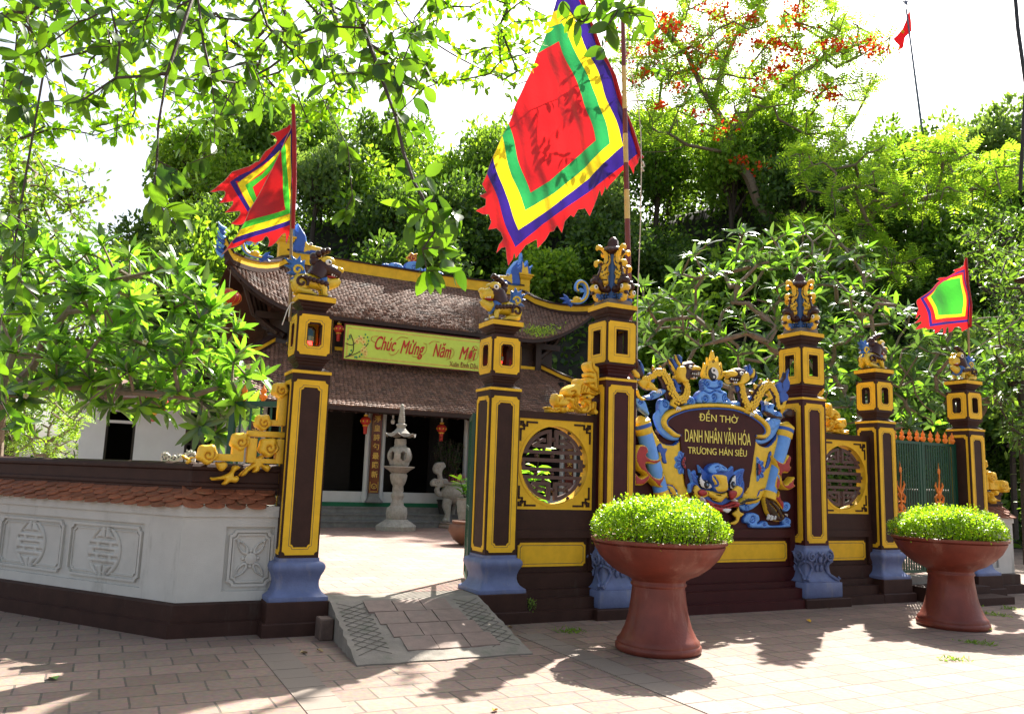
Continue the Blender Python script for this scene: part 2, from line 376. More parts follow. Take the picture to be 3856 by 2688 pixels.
def text(body,size,m,parent,name,pos,frame_rot=0,ext=.004,bold=0,shear=0,sx=1,align='CENTER',fit=None,horns=(),heavy=0,**tags):
    c=bpy.data.curves.new(name,'FONT'); c.body=body; c.size=size; c.extrude=ext; c.offset=bold; c.shear=shear; c.align_x=align; c.align_y='CENTER'; c.resolution_u=3
    t=bpy.data.objects.new('tmp',c); col.objects.link(t); dg=bpy.context.evaluated_depsgraph_get(); me=bpy.data.meshes.new_from_object(t.evaluated_get(dg)); bpy.data.objects.remove(t); bpy.data.curves.remove(c)
    if horns:
        def W(bd):
            c=bpy.data.curves.new('w','FONT'); c.body=bd; c.size=size; c.shear=shear; c.resolution_u=2
            t=bpy.data.objects.new('w',c); col.objects.link(t); m=bpy.data.meshes.new_from_object(t.evaluated_get(bpy.context.evaluated_depsgraph_get())); xs=[v.co.x for v in m.vertices]; bpy.data.objects.remove(t); bpy.data.meshes.remove(m); return max(xs)
        tot=W(body); x0=min(v.co.x for v in me.vertices); x1=max(v.co.x for v in me.vertices); zc=max(v.co.z for v in me.vertices)
        bm=bmesh.new(); bm.from_mesh(me)
        for h,yo in horns:
            X=x0+(x1-x0)*W(h)/tot; q=size
            P=[(X-.10*q,yo*q),(X-.02*q,yo*q),(X+.03*q,(yo+.06)*q),(X+.02*q,(yo+.14)*q),(X+.10*q,(yo+.14)*q),(X+.11*q,(yo+.04)*q),(X+.04*q,(yo-.06)*q),(X-.06*q,(yo-.08)*q)]
            bm.faces.new([bm.verts.new((a,b,zc)) for a,b in P])
        bm.to_mesh(me); bm.free()
    if heavy:
        vs=[tuple(v.co) for v in me.vertices]; fs=[list(p.vertices) for p in me.polygons]; n=len(vs); V=[];Fc=[]
        for k,(dx_,dy_) in enumerate(((0,0),(heavy,0),(heavy*.5,heavy*.6))): V+=[(x+dx_,y+dy_,z+k*.0015) for x,y,z in vs]; Fc+=[[i+k*n for i in f] for f in fs]
        me=bpy.data.meshes.new(name); me.from_pydata(V,[],Fc); me.update()
    me.name=name; me.materials.clear(); me.materials.append(m)
    p=parent
    while p.parent is not None: p=p.parent
    b,_=BASE[p]
    if fit:
        xs=[v.co.x for v in me.vertices]; ys=[v.co.y for v in me.vertices]; k=fit/(max(xs)-min(xs)); sx=k
    M=Matrix.Translation(Vector(np.array(pos)-b))@Matrix.Rotation(frame_rot,4,'Y')@Matrix.Rotation(pi/2,4,'X')@Matrix.Diagonal((sx,1,1,1))
    me.transform(M); o=bpy.data.objects.new(name,me); col.objects.link(o); o.parent=parent; BASE[o]=BASE[p]; setp(o,**tags); return o
# ============================================================ GATE
PX=[-2.24,0.,1.578,4.867,6.386,8.511]
XC=3.22
def pillar_small():
    t=thing('gate_pillar','tall brown and yellow gate pillar','pillar')
    MB(BRN).rstack(0,0,[(.342,-.02),(.342,.118),(.335,.128),(.305,.13),(.305,.312),(.298,.322)],.012,smooth=False).build('plinth',t)
    pr=[(.297,.3225),(.30,.335),(.297,.362),(.275,.375),(.245,.40),(.226,.43),(.217,.47),(.218,.51),(.232,.56),(.252,.60),(.263,.63),(.262,.66),(.245,.685),(.212,.698),(.212,.703),(.209,.7035),(.209,.728),(.20,.730)]
    MB(BLU).rstack(0,0,pr,.03).build('blue_base',t)
    s=MB(BRN); s.box(-.193,.193,-.193,.193,.729,2.586); s.stack(0,0,[(.198,2.6175),(.19,2.625),(.15,2.645),(.132,2.66),(.128,2.675),(.145,2.70),(.145,2.71),(.165,2.725),(.165,2.735),(.185,2.75),(.185,2.757)]); s.build('shaft',t)
    MB(YEL).box(-.204,.204,-.204,.204,2.5865,2.617).build('neck_band',t)
    for q in range(4):
        M=Matrix.Rotation(q*pi/2,4,'Z'); wo,wi,ti=((.176,.098,.0) if q%2==0 else (.165,.132,.05))
        f=MB(YEL); f.frame(notched(-wo,wo,.76,2.52,.032),notched(-wi,wi,.835+(-.03 if q%2 else 0),2.445+(.03 if q%2 else 0),.03),-.2,-.19)
        f2=MB(YEL); f2.frame(notched(-wi-.018,wi+.018,.815,2.465,.034),notched(-wi-.014,wi+.014,.819,2.461,.033),-.2012,-.1995,MATS['dark outline paint'])
        g=MB(YEL); g.merge(f,M)
        if q%2==0: g.merge(f2,M)
        g.build('panel_frame',t)
    b=MB(BRN); b.box(-.185,.185,-.185,.185,2.757,2.79); b.box(-.185,.185,-.185,.185,3.20,3.236)
    for sx in(-1,1):
        for sy in(-1,1): x0,x1=sorted((sx*.185,sx*.115));y0,y1=sorted((sy*.185,sy*.115)); b.box(x0,x1,y0,y1,2.79,3.20)
    b.stack(0,0,[(.178,3.237),(.125,3.246),(.118,3.262),(.135,3.285),(.135,3.295),(.16,3.315),(.165,3.328),(.19,3.345),(.19,3.353)]); b.build('lantern_box',t)
    for q in range(4):
        M=Matrix.Rotation(q*pi/2,4,'Z'); f=MB(YEL); f.frame(notched(-.168,.168,2.785,3.207,.03),notched(-.078,.078,2.875,3.13,.022),-.191,-.16); f.frame(notched(-.098,.098,2.853,3.152,.026),notched(-.095,.095,2.856,3.149,.026),-.1922,-.190,MATS['dark outline paint']); f.frame(notched(-.0785,.0785,2.874,3.131,.022),notched(-.068,.068,2.884,3.12,.018),-.186,-.12,BRN)
        g=MB(YEL); g.merge(f,M); g.build('lantern_panel',t)
    MB(YEL).box(-.2,.2,-.2,.2,3.3535,3.407).build('cap_slab',t)
    MB(BRN).box(-.165,.165,-.15,.15,3.4075,3.43).build('statue_foot',t)
    return t
def carve(b,z0,z1):
    """scrolled acanthus relief on the front of a carved pillar base, drawn once per side"""
    for s in(-1,1):
        b.tube([(p[0],-.285,p[1]) for p in spiral(s*.17,.66,.075,1.6,pi/2,-s)],[.016]*12+[.013]*3,BLU,6)
        b.tube([(s*.24,-.262,.60),(s*.17,-.262,.57),(s*.13,-.252,.50),(s*.16,-.245,.44),(s*.21,-.262,.40),(s*.25,-.30,.365),(s*.285,-.32,.345),(s*.30,-.33,.37),(s*.285,-.33,.385)],[.02,.022,.02,.018,.018,.02,.022,.02,.012],BLU,6)
        b.tube([(s*.07,-.28,.70),(s*.10,-.285,.64),(s*.07,-.27,.58),(s*.11,-.262,.54)],[.02,.018,.014,.008],BLU,6)
        b.ell((s*.04,-.25,.50),(.028,.02,.05),BLU,5,6)
    b.tube([(-.05,-.285,.72),(0,-.30,.68),(.05,-.285,.72)],[.015,.022,.015],BLU,6); b.ell((0,-.275,.62),(.035,.025,.06),BLU,5,7)
def pillar_tall():
    t=thing('gate_pillar','taller maroon and yellow gate pillar','pillar')
    MB(BRN).rstack(0,0,[(.424,-.02),(.424,.11),(.415,.12)],.015,smooth=False).build('plinth',t)
    b=MB(BLU); b.box(-.344,.344,-.344,.344,.1205,.316,ch=.01)
    b.rstack(0,0,[(.325,.3165),(.325,.33),(.295,.345),(.262,.38),(.240,.44),(.232,.50),(.235,.56),(.255,.62),(.275,.67),(.275,.71),(.255,.75),(.238,.768),(.238,.78),(.236,.7805),(.236,.804),(.226,.805)],.03)
    for q in range(4):
        c=MB(BLU); carve(c,.33,.78); b.merge(c,Matrix.Rotation(q*pi/2,4,'Z'))
    b.build('carved_base',t)
    s=MB(MAR); s.box(-.224,.224,-.224,.224,.8045,2.824); s.stack(0,0,[(.226,2.8555),(.215,2.865),(.17,2.885),(.152,2.90),(.152,2.925),(.17,2.95),(.17,2.962),(.195,2.985),(.195,2.995),(.222,3.02),(.222,3.03)],MAR); s.build('shaft',t)
    MB(YEL).box(-.233,.233,-.233,.233,2.8245,2.855).build('neck_band',t)
    for q in range(4):
        M=Matrix.Rotation(q*pi/2,4,'Z'); g=MB(YEL); f=MB(YEL); f.frame(notched(-.187,.187,.838,2.77,.035),notched(-.105,.105,.925,2.685,.032),-.231,-.222)
        f.frame(notched(-.123,.123,.905,2.705,.036),notched(-.119,.119,.909,2.701,.036),-.2322,-.2305,MATS['dark outline paint']); g.merge(f,M); g.build('panel_frame',t)
    b=MB(BRN); b.box(-.222,.222,-.222,.222,3.03,3.06); b.box(-.222,.222,-.222,.222,3.565,3.60)
    for sx in(-1,1):
        for sy in(-1,1): x0,x1=sorted((sx*.222,sx*.14));y0,y1=sorted((sy*.222,sy*.14)); b.box(x0,x1,y0,y1,3.06,3.565)
    b.stack(0,0,[(.215,3.601),(.165,3.615),(.155,3.635),(.17,3.66),(.17,3.672),(.195,3.695),(.20,3.71),(.218,3.735),(.218,3.745)]); b.build('lantern_box',t)
    for q in range(4):
        M=Matrix.Rotation(q*pi/2,4,'Z'); f=MB(YEL); f.frame(notched(-.203,.203,3.052,3.572,.022),[(-.09,3.165),(.09,3.165),(.09,3.475),(-.09,3.475)] if 0 else notched(-.09,.09,3.163,3.475,.004),-.23,-.19); f.frame(notched(-.118,.118,3.135,3.503,.004),notched(-.115,.115,3.138,3.50,.004),-.2312,-.229,MATS['dark outline paint']); f.frame(notched(-.0905,.0905,3.1625,3.4755,.004),notched(-.08,.08,3.172,3.465,.004),-.224,-.14,BRN)
        g=MB(YEL); g.merge(f,M); g.build('lantern_panel',t)
    MB(YEL).box(-.228,.228,-.228,.228,3.7455,3.80).build('cap_slab',t)
    MB(mat('grey cement',(.17,.15,.14),.8,.15,6)).stack(0,0,[(.175,3.8005),(.165,3.87)]).build('statue_foot',t)
    return t
PL=[('pillar left of the ramp, with a stone guardian lion looking right and a bamboo flag pole','a'),('pillar right of the ramp, topped by a lion looking left at the open doorway','b'),
    ('tall maroon pillar beside the big striped flag pole, left of the name screen','c'),('tall maroon pillar at the right edge of the name screen, carved blue foot visible','d'),
    ('pillar between the far round lattice window and the closed green gate','e'),('pillar right of the closed green gate, nearest the right picture edge','f')]
ps=pillar_small(); pt_=pillar_tall()
PILL=[]
for i,x in enumerate(PX):
    src=pt_ if i in(2,3) else ps
    o=src if i in(0,2) else copy_tree(src)
    gmove(o,x,0); o['label']=PL[i][0]; o['group']='gate pillars in a row'; PILL.append(o)

# ---------------- low screens with round lattice between the pillars
def steps_profile(vs): return vs
def prism_x(mb,prof,x0,x1,m=0):
    return mb.prism(prof,x0,x1,m,axis='x')
def fret(cx,cz,sx,sz):
    P=[(.20,.0),(.06,.0),(.06,.052),(.025,.052)]
    L=[[(.215,.0),(.085,.0),(.085,.045),(.03,.045),(.03,.0),(-.0,.0),(.0,.035)],[(.0,.215),(.0,.085),(.045,.085),(.045,.03)]]
    return [[(cx+sx*a,cz+sz*b) for a,b in l] for l in L]
def side_screen(x0,x1,label):
    cx=(x0+x1)/2; t=thing('lattice_screen_wall',label,'wall',(cx,0,0),group='screen walls with a round lattice')
    w=MB(BRN)
    prism_x(w,[(-.335,-.02),(-.335,.115),(-.225,.12),(-.225,.238),(-.125,.243),(-.125,.325),(-.05,.333),(-.05,.50),(.0,.515),(.0,.90),(.16,.90),(.16,-.02)],x0,x1)
    w.box(x0,x1,-.05,.0,.905,1.0); w.box(x0,x0+.085,-.05,.0,.515,.905) ; w.box(x1-.085,x1,-.05,.0,.515,.905); w.box(x0,x1,.0,.16,.90,1.0)
    w.box(x0,x1,-.032,.14,1.0,1.235); w.box(x0,x1,-.04,.15,2.30,2.385)
    sq0,sq1=x0+.055,x1-.055
    w.box(x0,sq0,-.032,.14,1.235,2.30); w.box(sq1,x1,-.032,.14,1.235,2.30); w.build('wall_body',t)
    cz=1.762; Rr=.462
    sqo=[];hi=[];n=64
    hw=(sq1-sq0)/2; hh=(2.30-1.235)/2; zc=(2.30+1.235)/2
    for i in range(n):
        a=2*pi*i/n; c,s=math.cos(a),math.sin(a); k=min(hw/abs(c) if abs(c)>1e-6 else 9e9,hh/abs(s) if abs(s)>1e-6 else 9e9); sqo.append((cx+k*c,zc+k*s)); hi.append((cx+Rr*c,cz+Rr*s))
    # snap the nearest samples onto the corners
    for X in(-1,1):
        for Z in(-1,1):
            j=min(range(n),key=lambda i:(sqo[i][0]-cx-X*hw)**2+(sqo[i][1]-zc-Z*hh)**2); sqo[j]=(cx+X*hw,zc+Z*hh)
    f=MB(YEL); f.frame(sqo,hi,-.028,.13)
    rim=[(cx+(Rr+.035)*math.cos(2*pi*i/n),cz+(Rr+.035)*math.sin(2*pi*i/n)) for i in range(n)]
    f.frame([(min(max(p[0],sq0),sq1),p[1]) for p in rim],hi,-.034,-.026)
    for X in(-1,1):
        for Z in(-1,1):
            for l in fret(cx+X*(hw-.045),zc+Z*(hh-.045),-X,-Z):
                for a,b in zip(l[:-1],l[1:]): e=.011; f.box(min(a[0],b[0])-e,max(a[0],b[0])+e,-.038,-.026,min(a[1],b[1])-e,max(a[1],b[1])+e,BRN)
    f.build('yellow_window_panel',t)
    g=MB(mat('lattice brown paint',(.085,.036,.028),.45,.15,8)); y0,y1=.02,.065; W=.042
    def bar(a,b,w_=W): 
        d=np.array(b)-np.array(a); L=np.hypot(*d); u=d/L; v=np.array([-u[1],u[0]])*w_/2; A=np.array(a);B=np.array(b)
        g.prism([tuple(A-v),tuple(B-v),tuple(B+v),tuple(A+v)],y0+random.uniform(-.002,.002),y1)
    def arc(a0,a1,r=.405):
        n=14; o=[(cx+(r+W/2)*math.cos(a0+(a1-a0)*i/n),cz+(r+W/2)*math.sin(a0+(a1-a0)*i/n)) for i in range(n+1)]; q=[(cx+(r-W/2)*math.cos(a0+(a1-a0)*i/n),cz+(r-W/2)*math.sin(a0+(a1-a0)*i/n)) for i in range(n,-1,-1)]
        for i in range(n): g.prism([o[i],o[i+1],q[n-i-1],q[n-i]],y0,y1)
    for s in(1,-1):
        for X in(1,-1):
            a0=math.asin(.155/.405); 
            A=[a0,pi/2-.075]
            arc(*(A if (X>0) else (pi-A[1],pi-A[0]))) if s>0 else arc(*((-A[1],-A[0]) if X>0 else (pi+A[0],pi+A[1])))
            bar((cx+X*.048,cz+s*.40),(cx+X*.048,cz+s*.225)); bar((cx+X*.03,cz+s*.225),(cx+X*.26,cz+s*.225))
            bar((cx+X*.27,cz+s*.225),(cx+X*.13,cz+s*.305),.03); bar((cx+X*.12,cz+s*.315),(cx+X*.12,cz+s*.27),.03)
        bar((cx-.405,cz+s*.15),(cx+.405,cz+s*.15)); bar((cx-.40,cz+s*.055),(cx+.40,cz+s*.055))
    for X in(1,-1): bar((cx+X*.40,cz-.075),(cx+X*.40,cz+.075))
    K=[(.46*math.cos(R(a)),.46*math.sin(R(a))) for a in(30,60,120,150,210,240,300,330)]+[(X*.44,0) for X in(1,-1)]+[(X,Z) for X in(-.22,.0,.22) for Z in(-.105,.105)]+[(X*.12,Z*.19) for X in(1,-1) for Z in(1,-1)]+[(0,.3),(0,-.3)]+[(X*.21,Z*.30) for X in(1,-1) for Z in(1,-1)]
    for a,b in K: g.ell((cx+a,(y0+y1)/2,cz+b),(.026,.026,.026),0,6,8)
    g.build('lattice',t)
    p=MB(YEL); xa,xb=x0+.12,x1-.12; p.prism(notched(xa,xb,.575,.85,.03),-.012,0); p.frame(notched(xa+.03,xb-.03,.605,.82,.02),notched(xa+.035,xb-.035,.61,.815,.02),-.0135,-.011,MATS['dark outline paint']); p.build('yellow_panel',t)
    return t
side_screen(.193,1.354,'brown screen wall with round brown lattice just right of the ramp doorway')
side_screen(5.091,6.193,'farther brown screen wall with round lattice, right of the name screen')

# ---------------- name screen
t=thing('name_screen_wall','maroon screen wall with blue and yellow dragon scroll and temple name','wall',(XC,0,0)); NS=t
x0,x1=1.803,4.642
w=MB(MAR); prism_x(w,[(-.395,-.02),(-.395,.108),(-.27,.113),(-.27,.246),(-.15,.251),(-.15,.32),(-.05,.326),(-.05,.50),(.0,.512),(.0,.90),(.18,.90),(.18,-.02)],x0,x1)
w.box(x0,x1,-.05,.0,.90,1.012); w.box(x0,x0+.1,-.05,.0,.512,.90); w.box(x1-.1,x1,-.05,.0,.512,.90); w.box(x0,x1,.0,.18,.90,1.012)
S_A=(2.0014,2350,1250)
def A(pts,yp=-.13): return tr(pts,yp,*S_A)
topl=[(1.803,2.40),(1.95,2.33)]+A([(230,720),(300,770),(345,705),(450,600),(600,560),(720,560),(850,575),(960,620),(1060,690),(1120,760),(1180,720)])+[(4.45,2.55),(4.642,2.62)]
w.prism([(x0,1.012),(x1,1.012)]+topl[::-1],-.03,.12); w.build('wall_body',t)
p=MB(YEL); p.prism(notched(1.93,4.515,.58,.85,.03),-.012,0); p.frame(notched(1.96,4.485,.61,.82,.02),notched(1.965,4.48,.615,.815,.02),-.0135,-.011,MATS['dark outline paint']); p.build('yellow_panel',t)
yb=-.035
# side scroll wings
def mir(pts,c=722): return [(2*c-x,y) for x,y in pts]
wingR=[(1003,818),(1040,850),(1095,862),(1145,820),(1185,740),(1215,700),(1225,760),(1190,860),(1150,980),(1120,1080),(1095,1180),(1040,1280),(990,1300),(930,1300),(900,1250),(935,1150),(965,1040),(985,920)]
wingL=[(437,812),(400,842),(340,845),(285,815),(235,730),(205,640),(190,650),(205,760),(240,880),(270,960),(300,1060),(335,1160),(380,1230),(440,1290),(500,1290),(520,1220),(480,1150),(462,1040),(445,920)]
m=MB(YRL)
sculpt(m,A(wingL),yb,.07,.05,.014,0,edge=MIDB,ew=.012,lines=[A([(250,745),(300,805),(350,830),(400,825),(432,805)]),A([(330,1150),(380,1160),(410,1200),(420,1240)])],lm=MIDB,lw=.009)
sculpt(m,A(wingR),yb,.07,.05,.014,0,edge=MIDB,ew=.012,lines=[A([(1180,760),(1140,810),(1095,840),(1045,835),(1010,812)]),A([(1090,1185),(1040,1195),(1020,1240)])],lm=MIDB,lw=.009)
m.build('scroll_wing',t)
# maroon name plaque with yellow curled border
plq=[(350,640),(430,600),(540,575),(640,568),(720,568),(830,580),(940,615),(1040,680),(1075,730),(1050,770),(1008,790),(1000,850),(985,960),(965,1090),(930,1200),(722,1300),(500,1200),(470,1060),(448,920),(437,810),(430,770),(380,725),(340,690)]
m=MB(MAR); P_=A(plq,-.15); m.prism(crom(P_,True,3)[::-1],-.12,-.02); m.build('name_plaque',t)
bo=[(436,790),(395,790),(345,750),(308,705),(300,660),(325,612),(385,578),(480,550),(600,537),(722,537),(845,548),(960,585),(1050,640),(1100,690),(1116,735),(1108,775),(1080,800),(1040,800),(1010,790)]
bi=[(436,770),(405,758),(370,730),(338,700),(332,668),(352,640),(400,612),(490,582),(600,568),(722,566),(840,577),(945,612),(1030,665),(1070,705),(1084,735),(1078,758),(1060,770),(1035,772),(1012,772)]
m=MB(YRL); oo=crom(A(bo,-.16),False,4); ii=crom(A(bi,-.16),False,4)
sculpt(m,oo+ii[::-1],-.10,.05,.02,.012,0,smooth=False,back=-.03)
ii2=crom(A([(p[0]+(722-p[0])*.018,p[1]+9) for p in bi],-.16),False,4)
for q in (ii2,): m.tube([(a,-.125,b) for a,b in q],.011,MIDB,6)
m.build('plaque_border',t)
bm_=MB(SKYB)
for q in ([(240,640),(262,600),(290,580),(310,620),(300,700),(345,750),(395,785),(434,790),(430,812),(380,815),(320,790),(270,730)],[(1200,680),(1180,650),(1120,660),(1118,730),(1100,790),(1060,812),(1012,805),(1010,830),(1060,842),(1120,815),(1165,760)]):
    sculpt(bm_,A(q),-.06,.04,.03,.014,0)
bm_.build('blue_hollow',t)
def flower(cx,cz,r,n=9):
    pts=[]
    for i in range(n*6):
        a=2*pi*i/(n*6); q=r*(1+.10*math.cos(n*a)); pts.append((cx+q*math.cos(a),cz+q*math.sin(a)))
    return pts
for q,(cx,cy) in (('l',(462,985)),('r',(1002,1032))):
    c=on_y(cx,cy,-.13,*S_A); m=MB(MIDB); r=.155
    fl=flower(c[0],c[1],r)
    half=[p for p in fl if (p[0]<=c[0] if q=='l' else p[0]>=c[0])] 
    half.sort(key=lambda p:math.atan2(p[1]-c[1],(p[0]-c[0])*(-1 if q=='l' else 1)))
    s=-1 if q=='l' else 1
    sculpt(m,half,-.095,.04,.03,.012,0,smooth=False,edge=SKYB,ew=.012,lines=[[(c[0]+s*.07*math.cos(a),c[1]+.07*math.sin(a)),(c[0]+s*.135*math.cos(a),c[1]+.135*math.sin(a))] for a in np.linspace(-1.3,1.3,7)],lw=.006)
    hc=[(c[0]+s*.075*math.cos(a),c[1]+.085*math.sin(a)) for a in np.linspace(-pi/2,pi/2,12)]
    sculpt(m,hc,-.125,.03,.03,.012,RED,smooth=False,edge=DLINE,ew=.008,lines=[[(c[0],c[1]),(c[0]+s*.07*math.cos(a),c[1]+.07*math.sin(a))] for a in(-.8,0,.8)])
    m.build('flower_medallion',t)
for pts,cap in (([(150,700),(185,830),(225,960),(262,1090),(298,1225)],1),([(1232,735),(1205,850),(1170,980),(1140,1100),(1108,1232)],1)):
    P2=A(pts,-.14); m=MB(SKYB); n=len(P2)
    m.tube([(a,-.10,b) for a,b in P2],[.105,.10,.096,.094,.092],0,14)
    a,b=P2[0]; d=np.array(P2[0])-np.array(P2[1]); d/=np.hypot(*d)
    m.tube([(a-d[0]*.12,-.10,b-d[1]*.12),(a-d[0]*.10,-.10,b-d[1]*.10),(a-d[0]*.02,-.10,b-d[1]*.02),(a-d[0]*.01,-.10,b-d[1]*.01),(a+d[0]*.05,-.10,b+d[1]*.05),(a+d[0]*.12,-.10,b+d[1]*.12)],[.104,.116,.116,.110,.118,.02],YRL,14)
    m.tube([(a-d[0]*.035,-.10,b-d[1]*.035),(a+d[0]*.012,-.10,b+d[1]*.012)],[.119,.119],MIDB,14)
    a2,b2=P2[-1]; m.tube([(a2+d[0]*.05,-.10,b2+d[1]*.05),(a2,-.10,b2),(a2-d[0]*.05,-.10,b2-d[1]*.05)],[.095,.102,.10],YRL,14)
    m.build('scroll_rod',t)
# ribbons
rib=MB(RED)
for q,H in (([(100,880),(130,850),(170,860),(185,900),(170,930),(215,960),(270,950),(280,905),(285,960),(240,995),(170,985),(175,1030),(225,1090),(280,1100),(300,1040),(305,1100),(280,1150),(315,1160),(270,1170),(225,1130),(160,1060),(130,1040),(100,1000),(85,940)],.05),
            ([(82,1060),(130,1100),(180,1075),(200,1060),(190,1110),(150,1150),(100,1155),(82,1140)],.05),
            ([(1130,930),(1150,960),(1200,985),(1220,960),(1240,925),(1262,950),(1250,1000),(1262,1020),(1240,1060),(1200,1060),(1190,1100),(1215,1150),(1250,1130),(1290,1090),(1280,1140),(1295,1160),(1240,1190),(1190,1150),(1175,1090),(1160,1080),(1180,1130),(1160,1190),(1140,1160),(1150,1100),(1165,1040),(1150,1000)],.05)):
    sculpt(rib,A(q,-.2),-.16,H,.03,.012,0,edge=YRL,ew=.014,lines=[A([q[0],q[len(q)//3]],-.2)] if 0 else (),back=-.06)
rib.build('ribbon',t)
small=MB(MIDB)
for q in ([(255,860),(285,835),(300,870),(335,880),(320,920),(325,960),(330,990),(300,985),(285,940),(265,910)],[(1070,1030),(1085,960),(1100,905),(1118,900),(1115,960),(1095,1020)]):
    sculpt(small,A(q),-.09,.035,.025,.012,0,edge=DLINE,ew=.007)
small.build('leaf_relief',t)
# text
def mid(x,y,yp=-.122): a=on_y(x,y,yp,*S_A); return (a[0],yp,a[1])
LET=mat('pale yellow lettering',(.86,.74,.14),.4,.05)
def wid(xa,xb,y): return on_y(xb,y,-.122,*S_A)[0]-on_y(xa,y,-.122,*S_A)[0]
text('ĐỀN THÒ',.135,LET,t,'lettering',mid(712,655),horns=[('ĐỀN THÒ',.22)],fit=wid(565,860,655))
text('DANH NHÂN VĂN HÓA',.235,LET,t,'lettering',mid(710,800),fit=wid(463,957,800))
text('TRƯONG HÁN SIÊU',.125,LET,t,'lettering',mid(708,905),horns=[('TRƯO',.22)],fit=wid(487,930,905))
# clouds on top
def cloud(mb,pts,spir,yb_,H=.06,yp=-.16,m=SKYB,res=.013,ls=()):
    ln=[]
    for (cx,cy,r,s) in spir:
        c=on_y(cx,cy,yp,*S_A); rr=r/2.0014*.0037; ln.append(spiral(c[0],c[1],rr,1.5,random.uniform(0,6),s))
    for l in ls: ln.append(A(l,yp))
    sculpt(mb,A(pts,yp),yb_,H,.04,res,m,edge=MIDB,ew=.009,lines=ln,lm=MIDB,lw=.0065)
c=MB(SKYB)
cloud(c,[(565,530),(560,490),(585,450),(615,430),(610,375),(625,350),(660,350),(690,365),(725,352),(760,365),(765,405),(750,430),(790,450),(805,490),(830,530),(825,548),(722,538),(600,538)],[(640,385,26,1),(735,385,26,-1),(625,500,34,1),(780,495,34,-1),(690,490,30,1)],-.03,.11,ls=[[(620,440),(660,460),(700,440),(750,455)],[(640,415),(690,425),(740,412)]])
cloud(c,[(285,600),(285,540),(300,505),(340,500),(400,540),(440,500),(480,480),(520,475),(555,500),(560,545),(480,552),(400,575),(340,600),(310,640),(285,640)],[(335,540,28,1),(375,575,20,-1),(465,520,22,1),(515,520,30,-1)],-.03,.09)
cloud(c,[(175,480),(215,470),(250,440),(290,430),(330,425),(340,450),(300,480),(250,505),(190,505)],[(225,485,16,1),(290,445,20,-1)],-.05,.08)
cloud(c,[(840,545),(850,520),(900,520),(930,540),(960,575),(1010,600),(1040,580),(1065,600),(1070,650),(1040,640),(980,600),(900,570)],[(905,548,24,1),(1045,610,24,-1)],-.03,.09)
cloud(c,[(1040,500),(1080,520),(1120,530),(1160,545),(1150,580),(1200,600),(1215,640),(1170,640),(1120,620),(1080,590),(1075,540)],[(1110,550,20,1),(1165,610,26,-1)],-.05,.08)
cloud(c,[(100,500),(140,495),(180,520),(200,580),(210,630),(160,600),(115,560)],[(140,520,20,1)],-.05,.08)
cloud(c,[(1100,690),(1120,655),(1160,640),(1200,660),(1195,700),(1150,740),(1105,740)],[(1140,680,18,1),(1175,670,14,-1)],-.03,.08)
cloud(c,[(890,1305),(930,1300),(990,1290),(1020,1270),(1060,1265),(1050,1300),(1000,1340),(960,1355),(920,1345)],[(955,1325,26,1)],-.03,.06)
cloud(c,[(935,1410),(960,1370),(1010,1362),(1050,1380),(1058,1420),(1040,1445),(1085,1425),(1115,1430),(1130,1455),(1200,1458),(1270,1440),(1290,1455),(1285,1475),(1150,1480),(1000,1480),(975,1450),(940,1440)],[(1000,1410,30,1),(1090,1450,16,-1)],-.03,.06)
cloud(c,[(1215,1300),(1240,1280),(1280,1285),(1292,1320),(1270,1355),(1230,1350)],[(1255,1318,22,1)],-.03,.06)
cloud(c,[(1215,1400),(1255,1395),(1290,1410),(1292,1450),(1255,1470),(1225,1440)],[(1262,1425,22,1)],-.03,.06)
c.build('cloud_relief',t)
# yin-yang in a flame
m=MB(YRL)
sculpt(m,A([(610,345),(600,310),(615,260),(620,225),(640,245),(642,185),(660,215),(668,175),(683,135),(697,175),(705,215),(722,180),(730,240),(750,225),(755,280),(768,320),(755,350),(720,362),(650,362)],-.1),-.03,.05,.03,.011,0,lines=[A([(640,250),(628,290),(632,330)],-.1),A([(730,250),(745,290),(740,330)],-.1),spiral(*on_y(683,222,-.1,*S_A),.025,1.3)],lm=LIOND)
cc=on_y(691,312,-.13,*S_A); r=.088
circ=[(cc[0]+r*math.cos(a),cc[1]+r*math.sin(a)) for a in np.linspace(0,2*pi,40,endpoint=False)]
def yy():
    z=[(cc[0]+r*math.cos(a),cc[1]+r*math.sin(a)) for a in np.linspace(-pi/2,pi/2,20)]
    z+=[(cc[0]-r/2*math.cos(a),cc[1]+r/2+r/2*math.sin(a)) for a in np.linspace(pi/2,-pi/2,12)]
    z+=[(cc[0]+r/2*math.cos(a),cc[1]-r/2+r/2*math.sin(a)) for a in np.linspace(pi/2,-pi/2,12)]
    return z
dt=lambda s:[(cc[0]+.016*math.cos(a),cc[1]+s*r/2+.016*math.sin(a)) for a in np.linspace(0,2*pi,12,endpoint=False)]
sculpt(m,circ,-.075,.02,.02,.009,BLK,smooth=False,zones=[(yy(),WPT),(dt(1),BLK),(dt(-1),WPT)])
m.prism(dt(1),-.1,-.09,BLK); m.prism(dt(-1)[::-1],-.1,-.09,WPT)
m.build('flaming_disc',t)
